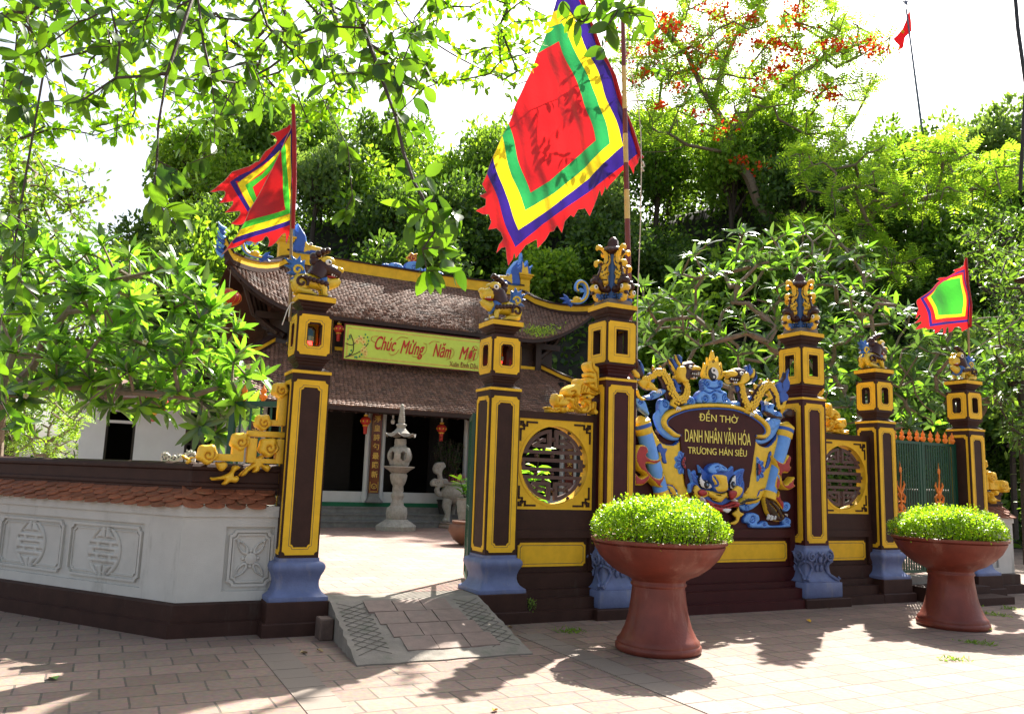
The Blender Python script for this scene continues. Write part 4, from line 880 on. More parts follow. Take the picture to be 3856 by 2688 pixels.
def dragon_orn(side,label):
    K=(lambda x:x) if side<0 else (lambda x:2*XC-x)
    m=MB(ORNY); og=MATS['ochre groove']
    Q=lambda pts:tr(pts,-.03,*S8)
    for q,ls,H in (([(655,255),(630,290),(640,350),(670,400),(640,420),(640,460),(670,480),(630,490),(630,530),(595,560),(600,580),(660,580),(665,620),(700,650),(740,670),(770,695),(800,680),(812,560),(812,360),(790,320),(750,300),(745,260),(705,240)],[[(700,270),(710,350),(760,420),(780,520),(780,640)],[(690,580),(730,580),(740,620)],[(670,400),(720,420)],[(660,480),(720,500)]],.10),
                  ([(510,500),(480,540),(475,585),(430,590),(350,630),(305,680),(305,740),(330,765),(400,770),(440,740),(500,780),(540,740),(620,730),(700,760),(760,760),(805,740),(800,710),(740,690),(680,660),(620,600),(575,590),(575,540),(555,505),(535,520)],[[(540,600),(520,720)],[(580,620),(555,710)],[(620,640),(600,700)],[(380,700),(420,690),(450,710),(420,740)],[(660,690),(760,735)]],.11),
                  ([(180,730),(150,820),(170,890),(210,915),(270,920),(330,915),(390,860),(430,940),(500,990),(580,1020),(640,1020),(720,970),(720,1010),(750,1040),(785,1010),(770,960),(770,850),(720,850),(690,870),(680,830),(640,810),(600,800),(560,820),(570,850),(620,870),(630,900),(580,940),(520,910),(500,870),(520,800),(500,770),(400,790),(370,770),(320,780),(280,820),(285,770),(250,740),(215,755)],[[(200,760),(215,800),(200,850)],[(330,830),(370,840),(370,890)],[(440,800),(440,900),(500,960)],[(480,800),(470,900),(540,980)],[(640,880),(650,930),(620,990)],[(690,880),(690,960)],[(740,870),(740,960)]],.10),
                  ([(540,790),(560,760),(600,750),(650,735),(680,760),(730,765),(700,810),(660,830),(620,820),(580,810)],[],.14),
                  ([(40,930),(70,960),(80,1005),(160,1010),(230,1010),(245,950),(235,915),(200,925),(170,960),(130,955),(95,920)],[[(80,950),(150,985),(220,960)]],.08),
                  ([(245,930),(250,1000),(300,1020),(350,1005),(440,1005),(430,955),(400,950),(380,970),(350,955),(320,930)],[spiral(0,0,.1)] if 0 else [],.09)):
        sculpt(m,Q(q),.02,H,.03,.010,0,lines=[Q(l) for l in ls],lm=og,lw=.005,back=.09)
    for x,y in((550,880),(310,965),(750,1010)): c=on_y(x,y,-.05,*S8); m.ell((c[0],-.09,c[1]),(.028,.03,.028),0,6,8)
    c=on_y(632,790,-.1,*S8); m.ell((c[0],-.12,c[1]),(.012,.012,.012),BLK,5,8)
    if side>0: m.v=[(K(p[0]),p[1],p[2]) for p in m.v]
    m.build('dragon_ornament',base=(K(1.2),0,2.386),label=label,cat='ornament',group='yellow foliage dragons on the screen walls')
dragon_orn(-1,'yellow leafy dragon ornament climbing the tall pillar above the near lattice window')
dragon_orn(1,'yellow leafy dragon ornament above the far lattice window, right of the name screen')

# ============================================================ STATUES
def lion(label):
    t=thing('guardian_lion',label,'statue',group='glazed guardian lions on the pillars')
    b=MB(LIONY)
    b.tube([(-.20,0,.10),(-.16,0,.15),(-.06,0,.17),(.04,0,.16),(.09,0,.17)],[.07,.095,.085,.08,.06],0,12)
    for s in(1,-1):
        b.ell((-.16,s*.055,.12),(.085,.05,.095),0,8,12); b.tube([(-.19,s*.075,.06),(-.13,s*.085,.035),(-.06,s*.085,.035),(-.02,s*.085,.02)],[.04,.035,.03,.022],0,8)
        b.tube([(.06,s*.06,.15),(.10,s*.07,.09),(.10,s*.075,.03),(.13,s*.075,.015)],[.045,.035,.03,.028],0,8)
        for k in(-1,0,1): b.ell((-.005,s*.085+k*.018,.014),(.022,.010,.014),0,4,6); b.ell((.155,s*.075+k*.018,.016),(.024,.011,.016),WPT,4,6)
        b.tube([(p[0],s*.112,p[1]) for p in spiral(-.155,.13,.07,1.1,-.5,1,12,.3)],[.016]*13,LIOND,6)
    b.build('body',t)
    h=MB(LIOND)
    h.tube([(.02,0,.22),(.05,0,.29),(.06,0,.34)],[.085,.08,.07],0,10); h.ell((.08,0,.32),(.085,.075,.075),0,8,12)
    for s in(1,-1):
        for k in range(6): h.ell((-.08+.035*k,s*.085,.195-.006*k),(.024,.02,.024),0,5,7)
    for x,z,r in((-.01,.40,.035),(.03,.43,.034),(.07,.455,.032),(.105,.47,.028),(.0,.36,.045)): h.ell((x,0,z),(r,.045,r),0,6,8)
    sn=MB(LIOND); sn.tube([(.10,0,.31),(.17,0,.295),(.225,0,.275)],[.062,.052,.037],0,10)
    hs_=lambda q:[(( x-.05)*1.27+.05,y*1.2,(z-.24)*1.27+.24) for x,y,z in q]
    h.v=hs_(h.v); h.build('mane',t); sn.v=hs_(sn.v); sn.build('snout',t)
    f=MB(LIONY)
    f.tube([(.06,0,.25),(.09,0,.20),(.14,0,.175),(.20,0,.205),(.225,0,.225)],[.03,.042,.045,.035,.02],0,10,flat=1.2)
    for s in(1,-1):
        f.ell((.105,s*.045,.375),(.062,.035,.036),0,6,10); f.ell((.105,s*.074,.355),(.028,.014,.026),WPT,6,10); f.ell((.112,s*.087,.353),(.011,.006,.013),BLK,5,8)
        for k in range(4): f.ell((.15+.02*k,s*.035*(1-k*.15),.262),(.009,.008,.014),WPT,4,6)
    f.ell((.215,0,.315),(.042,.045,.028),0,6,10); f.ell((.14,0,.245),(.06,.035,.012),RED,5,8)
    f.v=hs_(f.v); f.build('face',t)
    q=MB(LIONB)
    fl=[(-.17,.09),(-.245,.17),(-.20,.20),(-.29,.21),(-.235,.255),(-.31,.29),(-.25,.30),(-.315,.365),(-.24,.345),(-.255,.40),(-.20,.365),(-.17,.41),(-.155,.35),(-.12,.375),(-.125,.29),(-.10,.22),(-.13,.15)]
    fl=[((x+.16)*1.12-.16,(z-.1)*1.08+.1) for x,z in fl]
    sculpt(q,fl,0,.035,.03,.012,0,smooth=False); k=len(q.v); sculpt(q,fl,0,.035,.03,.012,0,smooth=False); q.v[k:]=[(x,-y,z) for x,y,z in q.v[k:]]
    for s in(1,-1): q.tube([(p[0],s*.036,p[1]) for p in spiral(-.19,.27,.055,1.1,0,1,12,.3)],[.014]*13,LIONY,6)
    q.build('flame_tail',t)
    c=MB(LIONB)
    for s in(1,-1): sculpt(c,[(.0,.17),(.05,.14),(.08,.09),(.11,.12),(.14,.07),(.155,.12),(.13,.17),(.125,.23),(.07,.22)],0,.095,.03,.012,0) if s>0 else None
    k=len(c.v); c.v+= [(x,-y,z) for x,y,z in c.v[:k]]; c.f+=[[i+k for i in f_] for f_ in c.f[:]]; c.m+=c.m[:]; c.sm+=c.sm[:]
    c.build('bib',t)
    return t
L0=lion('glossy lion statue on the left pillar, facing right, bamboo flag pole behind it'); gmove(L0,PX[0],0,3.4305); L0.scale=(1,1,1)
for i,rot,lab in((1,pi,'glossy lion statue facing left on the pillar right of the ramp'),(4,0,'smaller-looking lion statue facing right on the pillar left of the green gate'),(5,pi,'lion statue facing left on the last pillar, under the green flag')):
    c=copy_tree(L0); gmove(c,PX[i],0,3.4305,rot); c['label']=lab
    if i!=4:
        for ch in c.children:
            if ch.name.startswith('snout'): ch.data=ch.data.copy(); ch.data.materials[0]=LIONY
def finial(label):
    t=thing('carp_finial',label,'statue',group='four-carp finials on the tall pillars')
    s=MB(mat('finial blue',(.03,.09,.24),.45,.15)); s.stack(0,0,[(.11,0),(.09,.12),(.065,.3),(.06,.5),(.07,.62)],0,8,0,True,False); s.build('stem',t)
    q=lambda pts:[((x-600)/1478,(1400-y)/1478) for x,y in pts]
    FB=mat('carp scale blue',(.03,.10,.30),.4,.15)
    def both(mb,fn):
        k=len(mb.v);fn(); n=len(mb.v); kf=len([f for f in mb.f]); 
    for a in range(4):
        m=MB(LIONY)
        parts=[(q([(640,1260),(640,1370),(760,1400),(860,1425),(950,1440),(1010,1390),(1030,1330),(1000,1290),(880,1270),(760,1255)]),.062,FB,ORNY,[q([(720,1290),(780,1320),(770,1370)]),q([(800,1290),(850,1330),(830,1380)]),q([(880,1290),(920,1320),(900,1370)])]),
               (q([(880,1270),(920,1180),(960,1130),(1020,1115),(1075,1150),(1095,1210),(1060,1260),(1030,1290),(960,1290)]),.058,ORNY,None,[q([(960,1150),(940,1200),(950,1240)]),q([(920,1200),(905,1240)])]),
               (q([(1030,1270),(1060,1255),(1085,1320),(1055,1330),(1020,1300)]),.05,LIOND,None,[]),
               (q([(660,1230),(700,1120),(760,1110),(790,1170),(850,1150),(850,1080),(880,1010),(960,950),(1030,940),(1020,980),(1075,1020),(1075,1090),(1000,1130),(940,1160),(890,1230),(780,1260)]),.07,LIOND,None,[q([(930,1000),(980,1040),(960,1080)])]),
               (q([(720,1080),(725,1000),(750,950),(700,880),(700,840),(750,780),(740,730),(790,700),(840,700),(880,730),(870,800),(920,930),(890,980),(850,1000),(830,1090)]),.045,ORNY,None,[q([(730,860),(800,900),(890,950)]),q([(780,745),(830,830),(880,870)]),q([(770,1010),(850,1010)])]),
               (q([(800,700),(860,660),(940,640),(1000,670),(1020,720),(990,775),(960,770),(965,720),(910,710),(890,760),(930,880),(975,950),(930,960),(880,860),(860,760)]),.04,LIOND,None,[]),
               (q([(820,690),(880,650),(950,640),(1005,670),(1020,725),(985,780),(955,765),(960,720),(900,700),(850,730)]),.052,ORNY,None,[]),
               (q([(740,740),(690,680),(670,600),(690,500),(700,470),(800,440),(830,400),(900,350),(960,345),(990,400),(970,450),(940,445),(920,420),(860,440),(820,480),(790,560),(800,680)]),.045,ORNY,None,[q([(745,500),(735,600),(775,690)])])]
        for P_,H,mm,ed,ls in parts:
            P_=[(max(x,.005),z) for x,z in P_]
            k=len(m.v);kf=len(m.f); sculpt(m,P_,0,H,.05,.02,mm,edge=ed,ew=.010,lines=ls,lm=BLK,lw=.007)
            n=len(m.v); fs=m.f[kf:]; m.v+=[(x,-y,z) for x,y,z in m.v[k:n]]; m.f+=[[i+(n-k) for i in f] for f in fs]; m.m+=m.m[kf:kf+len(fs)]; m.sm+=m.sm[kf:kf+len(fs)]
        for s in(1,-1): m.ell((.29,s*.058,.145),(.03,.012,.03),WPT,6,10); m.ell((.292,s*.068,.145),(.013,.006,.014),BLK,5,8)
        g=MB(); g.merge(m,Matrix.Rotation(a*pi/2,4,'Z')); g.build('carp',t)
    b=MB(LIOND); b.lathe(0,0,[(.01,.60),(.11,.62),(.15,.655),(.13,.70),(.085,.72),(.08,.75),(.07,.80),(.035,.845),(.004,.865)],0,12,True,4,.1)
    for a in range(4): c_,s_=math.cos(a*pi/2+pi/4),math.sin(a*pi/2+pi/4); b.ell((.11*c_,.11*s_,.66),(.05,.05,.035),0,5,8)
    b.build('lotus_bud',t); return t
f0=finial('carp and lotus finial on the tall pillar beside the big flag pole'); gmove(f0,PX[2],0,3.8705)
c=copy_tree(f0); gmove(c,PX[3],0,3.8705); c['label']='carp and lotus finial on the tall pillar right of the name screen'
# oil lamps inside the pillar lanterns
LAMPR=mat('red lamp glass glow',(.5,.01,.01),.1,emit=((1,.03,.02),2.5)); GLS=mat('pale glass rim',(.45,.5,.30),.1,.1)
for i,(x,lab) in enumerate(((PX[0],'red oil lamp glass glowing inside the left pillar lantern'),(PX[1],'red oil lamp glass glowing inside the lantern of the pillar right of the ramp'))):
    m=MB(LAMPR); x=x-.02; m.lathe(x,-.02,[(.03,2.791),(.04,2.80),(.042,2.90),(.035,2.945)],0,14); m.lathe(x,-.02,[(.05,2.946),(.052,3.0),(.046,3.003)],GLS,14); m.build('oil_lamp',base=(x,0,2.791),label=lab,cat='lamp',group='red oil lamps in the pillar lanterns')

# ============================================================ PLANTED URNS
POTPR=[(.415,0),(.440,.02),(.440,.06),(.422,.075),(.424,.10),(.392,.13),(.345,.22),(.308,.34),(.285,.48),(.272,.60),(.288,.615),(.288,.63),(.278,.64),(.28,.66),(.33,.69),(.42,.725),(.53,.80),(.615,.88),(.668,.965),(.684,1.0),(.672,1.008),(.705,1.022),(.708,1.048),(.69,1.056),(.655,1.05),(.64,1.02),(.63,.99)]
LEAFBOX=leafmat('clipped shrub leaves',(.10,.20,.012),(.27,.38,.03),.45,.35,(2.6,2.6,.8))
def leaves(name,C_,D,Nn,Ls,Ws,material,parent,frame='w',fold=.12,tagd={},droop=0,base=None,fine=False):
    """C_ attach points, D growth directions, Nn normals (n,3) -> one mesh of folded leaf blades"""
    C_=np.asarray(C_,float);D=np.asarray(D,float);Nn=np.asarray(Nn,float); n=len(C_)
    D/=np.linalg.norm(D,axis=1)[:,None]+1e-9; S=np.cross(D,Nn); S/=np.linalg.norm(S,axis=1)[:,None]+1e-9; Z=np.cross(S,D)
    Ls=np.broadcast_to(Ls,(n,)).astype(float);Ws=np.broadcast_to(Ws,(n,)).astype(float)
    T=np.array([(0,0,0),(.33,.42,fold),(.72,.42,fold),(1,0,-.10),(.72,-.42,fold),(.33,-.42,fold),(.5,0,0)]) ; 
    P=C_[:,None,:]+D[:,None,:]*(T[None,:,0,None]*Ls[:,None,None])+S[:,None,:]*(T[None,:,1,None]*Ws[:,None,None])+Z[:,None,:]*((T[None,:,2,None]-droop*T[None,:,0,None]**2)*Ws[:,None,None]*1.0)
    fq=np.array([(0,6,2,1),(6,3,2,2),(0,5,4,6),(6,4,3,3)]); 
    F4=[(0,6,2,1),(0,5,4,6)]; F3=[(6,3,2),(6,4,3)]
    V=P.reshape(-1,3)
    if base is not None: V=V-np.asarray(base)
    k=np.arange(n)[:,None]*7
    if fine:   # rounder blade: 5 stations across the length, two halves folded on the midrib
        st_=((.0,.05),(.14,.30),(.38,.48),(.62,.46),(.85,.26),(1.,.02)); T=[]
        for a_,b_ in st_: T+=[(a_,b_,fold),(a_,0,0),(a_,-b_,fold)]
        T=np.array(T); nv=18
        P=C_[:,None,:]+D[:,None,:]*(T[None,:,0,None]*Ls[:,None,None])+S[:,None,:]*(T[None,:,1,None]*Ws[:,None,None])+Z[:,None,:]*((T[None,:,2,None]*2*np.abs(T[None,:,1,None])-droop*T[None,:,0,None]**2)*Ws[:,None,None]); V=P.reshape(-1,3)
        if base is not None: V=V-np.asarray(base)
        k=np.arange(n)[:,None]*nv; q=[]
        for r in range(5):
            for c in(0,1): q+=[k+r*3+c,k+r*3+c+1,k+r*3+c+4,k+r*3+c+3]
    loops=np.concatenate(q,axis=1).reshape(-1) if fine else np.concatenate([k+0,k+6,k+2,k+1,k+0,k+5,k+4,k+6,k+6,k+3,k+2,k+6,k+4,k+3],axis=1).reshape(-1)
    tot=np.tile([4]*10,n) if fine else np.tile([4,4,3,3],n); st=np.concatenate([[0],np.cumsum(tot)[:-1]])
    me=bpy.data.meshes.new(name); me.vertices.add(len(V)); me.vertices.foreach_set('co',V.reshape(-1)); me.loops.add(len(loops)); me.loops.foreach_set('vertex_index',loops.astype(np.int32))
    me.polygons.add(len(tot)); me.polygons.foreach_set('loop_start',st.astype(np.int32)); me.polygons.foreach_set('loop_total',tot.astype(np.int32)); me.update(calc_edges=True)
    mats=material if isinstance(material,(list,tuple)) else [material]
    for m in mats: me.materials.append(m)
    if len(mats)>1: idx=RNG.choice(len(mats),n,p=tagd.get('p') if tagd.get('p') is not None else None); me.polygons.foreach_set('material_index',np.repeat(idx,10 if fine else 4).astype(np.int32))
    if fine: me.polygons.foreach_set('use_smooth',np.ones(len(tot),bool))
    if parent=='mesh': return me
    o=bpy.data.objects.new(name,me); col.objects.link(o)
    if parent is not None: o.parent=parent
    return o
def rnd(n): 
    v=RNG.normal(size=(n,3)); return v/np.linalg.norm(v,axis=1)[:,None]
def urn(cx,cy,R_,lab,lab2,h=.40,seed=3):
    t=thing('footed_urn',lab,'planter',(cx,cy,0),'w',group='red terracotta urns on the pavement')
    m=MB(POTM); m.lathe(cx,cy,[(r*R_/.70,z) for r,z in POTPR],0,48,cap=False); m.build('urn_body',t)
    m=MB(SOIL); m.lathe(cx,cy,[(.005,.995),(.3,1.0),(.632*R_/.7,.985)],0,24,cap=False); m.build('soil',t)
    s=thing('clipped_shrub',lab2,'shrub',(cx,cy,.99),'w',group='clipped shrubs filling the urns')
    n=15000; a=RNG.uniform(0,2*pi,n); rr=np.sqrt(RNG.uniform(0,1,n)); wob=1+.05*np.sin(a*5+seed)+.04*np.sin(a*9+seed*2)
    r=rr*.70*R_/.70*wob; topz=1.02+h*np.power(np.maximum(0,1-(rr*.96)**3),.5)*(1+.10*np.sin(r*14+a*3+seed)+.06*np.sin(a*11+r*23)); z=topz-np.abs(RNG.normal(0,.055,n)); low=RNG.uniform(0,1,n)<.38; z[low]=RNG.uniform(1.04,1.0+h,low.sum()); z=np.minimum(z,topz+.02)
    C_=np.stack([cx+r*np.cos(a),cy+r*np.sin(a),z],1); D=rnd(n)*1.0+np.stack([np.cos(a)*rr*.5,np.sin(a)*rr*.5,np.full(n,.15)],1); Nn=rnd(n)*.6+np.array([0,0,1.])
    leaves('foliage',C_,D,Nn,RNG.uniform(.020,.036,n),RNG.uniform(.015,.025,n),LEAFBOX,s,base=(cx,cy,.99))
    ns_=150; a2=RNG.uniform(0,2*pi,ns_); r2_=np.sqrt(RNG.uniform(0,1,ns_))*.62*R_/.7; cc=[];dd=[]
    for q in range(ns_):
        hgt=1.02+h*math.sqrt(max(0,1-(r2_[q]/.7/R_*.7)**3)); ln=RNG.uniform(.02,.09); tip=np.array([cx+r2_[q]*math.cos(a2[q]),cy+r2_[q]*math.sin(a2[q]),hgt])
        for w_ in range(6): cc.append(tip+np.array([RNG.normal(0,.008),RNG.normal(0,.008),ln*w_/5])); dd.append(RNG.normal(0,.7,3)+np.array([0,0,.5]))
    leaves('stray_shoots',np.array(cc),np.array(dd),rnd(len(cc))+np.array([0,0,.8]),RNG.uniform(.018,.03,len(cc)),RNG.uniform(.011,.018,len(cc)),LEAFBOX,s,base=(cx,cy,.99))
    st=MB(BARKD)
    for i in range(60):
        a_=random.uniform(0,2*pi); r_=random.uniform(.1,.6)*R_/.7; st.tube([(cx+r_*math.cos(a_),cy+r_*math.sin(a_),.98),(cx+r_*1.05*math.cos(a_+.1),cy+r_*1.05*math.sin(a_+.1),1.12),(cx+r_*1.1*math.cos(a_),cy+r_*1.1*math.sin(a_),1.3)],[.008,.006,.003],0,5)
    st.build('stems',s); return t
urn(1.50,8.12,.655,'nearest red footed urn standing before the name screen','bright green clipped shrub in the nearest urn',.40,3)
urn(5.43,10.12,.640,'second red footed urn at the right, pale stain down its foot','bright green clipped shrub in the right-hand urn',.36,8)
# ============================================================ FLAGS
FR=clothmat('red flag cloth',(.60,.012,.015)); FB_=clothmat('blue flag cloth',(.028,.012,.17)); FY=clothmat('yellow flag cloth',(.80,.62,.01)); FG=clothmat('green flag cloth',(.02,.26,.07)); FLG=clothmat('light green flag cloth',(.05,.42,.03)); FDR=clothmat('deep red flag cloth',(.42,.006,.008),.3)
HEM=mat('flag hem',(.45,.25,.18),.7)
def cloth(mb,outline,zones,yp,crop,base,wave,res=.035,hem=True,yoff=0):
    Q=lambda p:tr(p,yp,*crop)
    ol=Q(outline); P,T,cen=tri(ol,res,(),[Q(z[0])+[Q(z[0])[0]] for z in zones] if 0 else ())
    # insert colour borders as constraints for crisp seams
    ring=resample(ol,res); V=list(ring);E=[(i,(i+1)%len(ring)) for i in range(len(ring))]
    for z,_ in zones:
        k=len(V); rr=resample(Q(z),res); V+=rr; E+=[(k+i,k+(i+1)%len(rr)) for i in range(len(rr))]
    A_=np.array(ring); x0,y0=A_.min(0);x1,y1=A_.max(0); G=np.array([(x,y) for y in np.arange(y0,y1,res) for x in np.arange(x0,x1,res)]); G=G[inpoly(G,ring)]; V+=list(G[dseg(G,ring)>res*.4])
    vo,eo,fo,*_r=delaunay_2d_cdt([Vector(p) for p in V],E,[],0,1e-6)
    P=np.array([tuple(p) for p in vo]); T=[tuple(f) for f in fo]; cen=np.array([P[list(f)].mean(0) for f in T]); ok=inpoly(cen,ring)
    mi=np.full(len(T),mb.mi(base))
    for z,m in zones: mi[inpoly(cen,Q(z))]=mb.mi(m)
    k=len(mb.v); Y=np.array([wave(p[0],p[1]) for p in P])+yp+yoff
    mb.v+=[(P[i,0],Y[i],P[i,1]) for i in range(len(P))]
    for f,a,o in zip(T,mi,ok):
        if o: mb.f.append([i+k for i in f]); mb.m.append(int(a)); mb.sm.append(True)
    if hem: mb.tube([(p[0],wave(p[0],p[1])+yp+yoff,p[1]) for p in ring+[ring[0]]],.0035,HEM,4,False)
# big flag and its painted pole
SF=(1.1915,1200,0); yb=3.15; YP=3.0
a=on_y(1396,25,YP); b=on_y(1411,700,YP)
t=thing('flag_pole','tall red and yellow banded flag pole behind the tall maroon pillar','pole',(b[0],YP,.32))
m=MB(mat('pole red paint',(.17,.03,.022),.45,.15)); pyel=mat('pole yellow paint',(.66,.45,.14),.5,.1)
A0=np.array([b[0]+(b[0]-a[0])*.75,YP,.32]); A1=np.array([a[0],YP,a[1]]); n=15
zs=np.linspace(0,1,60); 
bands=[(700,560,0),(560,480,0),(480,420,1),(420,365,0),(365,310,1),(310,260,0),(260,205,1),(205,165,0),(165,100,1),(100,60,0),(60,22,0)]
def pole_at(z): k=(z-A0[2])/(A1[2]-A0[2]); return A0+(A1-A0)*k
prev=.32
for y0,y1,c in [(1100,580,0)]+[(580,485,1) if 0 else (580,490,0)]+[(490,425,1),(425,365,0),(365,300,1),(300,245,0),(245,150,1),(150,22,0)]:
    z1=on_y(1400,y1,YP)[1]; p=pole_at(prev);q=pole_at(z1); m.tube([tuple(p),tuple(q)],[.064-.005*prev/2,.064-.005*z1/2],pyel if c else 0,14); prev=z1
p=pole_at(prev); m.lathe(p[0],p[1],[(.03,p[2]),(.05,p[2]+.02),(.03,p[2]+.06),(.005,p[2]+.09)],0,10)
m.build('pole',t)
m=MB(ROPE)
r0=on_y(1438,372,YP+.05); 
m.tube([tuple(pole_at(9.6)),(r0[0]-.10,YP+.05,8.6),(r0[0]-.02,YP+.05,7.9),(r0[0],YP+.05,r0[1]),(r0[0]-.005,YP+.05,6.2),(r0[0]-.06,YP+.04,4.8),(r0[0]-.08,YP,3.4),(r0[0]-.1,YP,1.6)],.010,0,6)
m.tube([(r0[0]-.02,YP,r0[1]+.06),(r0[0]+.03,YP,r0[1]-.02),(r0[0]-.03,YP,r0[1]-.06),(r0[0]+.02,YP,r0[1]-.12)],.02,0,6)
m.build('halyard_rope',t)
wv=lambda x,z: .05*math.sin(x*5.2+z*2.1)+.03*math.sin(z*6.3-x*2.2)+.012*math.sin(x*19+z*5)
big=[(1150,-60),(1200,90),(1260,215),(1320,350),(1365,470),(1405,590),(1440,695),(1428,735),(1405,760),(1400,790),(1382,745),(1350,780),(1310,830),(1300,850),(1290,835),(1272,880),(1262,850),(1250,890),(1225,940),(1213,972),(1196,935),(1165,940),(1150,972),(1140,960),(1112,990),(1092,1045),(1075,1008),(1050,1040),(1030,1045),(1010,1080),(975,1117),(970,1078),(930,1100),(900,1140),(888,1158),(880,1130),(875,1160),(850,1193),(840,1160),(836,1110),(815,1115),(790,1140),(805,1100),(830,1070),(822,1040),(800,1022),(760,1031),(778,995),(765,962),(730,965),(698,951),(745,925),(748,895),(713,885),(752,865),(735,826),(760,780),(790,695),(815,620),(848,560),(900,440),(950,330),(985,235),(1030,120),(1070,20),(1090,-60)]
zn=[([(640,760),(762,775),(808,890),(885,1108),(1000,1010),(1200,870),(1432,690),(1395,560),(1290,310),(1210,120),(1140,-55),(1010,-55),(700,600)],FB_),
    ([(600,650),(787,697),(840,870),(902,1030),(1050,930),(1200,810),(1362,656),(1300,470),(1200,220),(1118,22),(1030,60),(850,200)],FY),
    ([(600,600),(818,618),(870,800),(926,945),(1060,865),(1180,765),(1308,643),(1250,440),(1160,235),(1095,100),(980,150),(850,300)],FG),
    ([(560,500),(845,555),(890,720),(940,872),(1040,810),(1250,626),(1190,430),(1083,182),(985,240),(850,350)],FR)]
t=thing('striped_flag','huge red square flag bordered green, yellow and blue, hanging at the tall pole','flag',(2.8,3.15,6.5),group='festival flags with serrated edges')
m=MB(FR); cloth(m,big,zn,yb,SF,FR,wv); m.build('cloth',t)
m=MB(FDR); hp=tr([(1150,-60),(1200,90),(1260,215),(1320,350),(1365,470),(1405,590),(1440,695),(1452,712)],yb,*SF); m.tube([(p[0],wv(*p)+yb-.005,p[1]) for p in hp],.038,0,8); m.build('hoist_sleeve',t)
# left flag on bamboo
SL=(2.667,780,380); yl=.06
t=thing('bamboo_flag_pole','thin bamboo pole tied to the left pillar behind its lion','pole',(PX[0]-.2,yl,2.8))
m=MB(BAMB); b0=on_y(650,720,yl); b1=on_y(658,246,yl); p0=np.array([b0[0],yl,b0[1]]);p1=np.array([b1[0],yl,b1[1]]); m.tube([tuple(p0+(p1-p0)*k/16) for k in range(17)],[.017-.0004*k+(.003 if k%2 else 0) for k in range(17)],0,8); m.build('pole',t)
m=MB(WPT); q=p0+(p1-p0)*.08; m.tube([(q[0]+.08,yl-.12,q[2]+.03),(q[0],yl-.03,q[2]),(q[0]-.03,yl-.02,q[2]-.08),(q[0]-.07,yl-.02,q[2]-.24)],.006,0,5); m.tube([(q[0],yl-.03,q[2]),(q[0]-.01,yl-.03,q[2]-.15)],.006,0,5); m.build('tie_cord',t)
wl=lambda x,z: .03*math.sin(x*9+z*3)+.015*math.sin(z*13)
f1=[(855,45),(880,180),(882,700),(878,1180),(876,1285),(835,1290),(832,1330),(803,1432),(798,1350),(790,1318),(760,1335),(730,1370),(690,1420),(650,1455),(610,1467),(628,1410),(615,1370),(595,1358),(575,1375),(560,1400),(480,1432),(440,1415),(390,1412),(360,1440),(330,1455),(270,1475),(220,1480),(140,1550),(200,1480),(252,1405),(290,1368),(330,1295),(375,1220),(420,1110),(510,960),(580,830),(660,670),(745,490),(785,390),(835,290),(850,200)]
z1=[([(255,1408),(300,1368),(830,1196),(832,1245),(560,1335),(262,1432)],FB_),([(800,300),(843,290),(850,560),(846,1000),(836,1200),(800,400)],FB_),([(290,1368),(330,1296),(835,1135),(833,1197),(560,1290)],FY),([(775,440),(830,345),(841,700),(838,1000),(833,1130),(800,800),(785,460)],FY),([(330,1296),(375,1222),(560,1165),(790,1088),(765,900),(748,700),(743,500),(778,430),(790,500),(803,750),(835,1000),(833,1128),(560,1225)],FLG),
    ([(747,520),(765,900),(792,1085),(560,1165),(377,1224),(430,1110),(560,870),(660,690)],FDR)]
f2=[(840,225),(800,262),(720,300),(640,318),(690,350),(708,385),(695,420),(640,455),(600,480),(565,530),(540,575),(530,585),(500,592),(460,625),(420,650),(330,685),(250,712),(180,790),(130,825),(90,855),(38,888),(80,893),(130,884),(175,885),(192,905),(180,945),(155,980),(127,1008),(200,1008),(265,998),(262,1030),(235,1065),(183,1112),(260,1108),(330,1102),(335,1130),(310,1170),(245,1221),(290,1236),(340,1240),(375,1222),(430,1110),(520,960),(590,830),(670,670),(760,490),(850,300)]
z2=[([(233,808),(330,745),(445,690),(600,560),(700,440),(842,290),(800,420),(745,490),(330,802),(288,800)],FB_),([(233,808),(288,800),(360,940),(436,1072),(410,1116),(330,970)],FB_),([(308,820),(450,720),(600,610),(740,480),(720,560),(590,670),(388,838)],FY),([(308,820),(388,838),(430,930),(478,1018),(434,1072),(370,945)],FY),([(388,838),(560,720),(730,520),(690,620),(620,720),(465,852)],FLG),([(388,838),(465,852),(507,962),(476,1015),(430,930)],FLG)]
t=thing('triangular_flag','smaller red and green bordered flag folded by the wind on the bamboo pole','flag',(-2.5,yl,5),group='festival flags with serrated edges')
m=MB(FR); cloth(m,f1,z1,yl,SL,FR,wl,.03,True,0); cloth(m,f2,z2,yl,SL,FR,wl,.03,True,.05); m.build('cloth',t)
m=MB(FDR); hp=tr([(860,50),(868,400),(870,800),(862,1180),(860,1285)],yl,*SL); m.tube([(p[0],wl(*p)+yl-.012,p[1]) for p in hp],.022,0,8); m.build('hoist_sleeve',t)
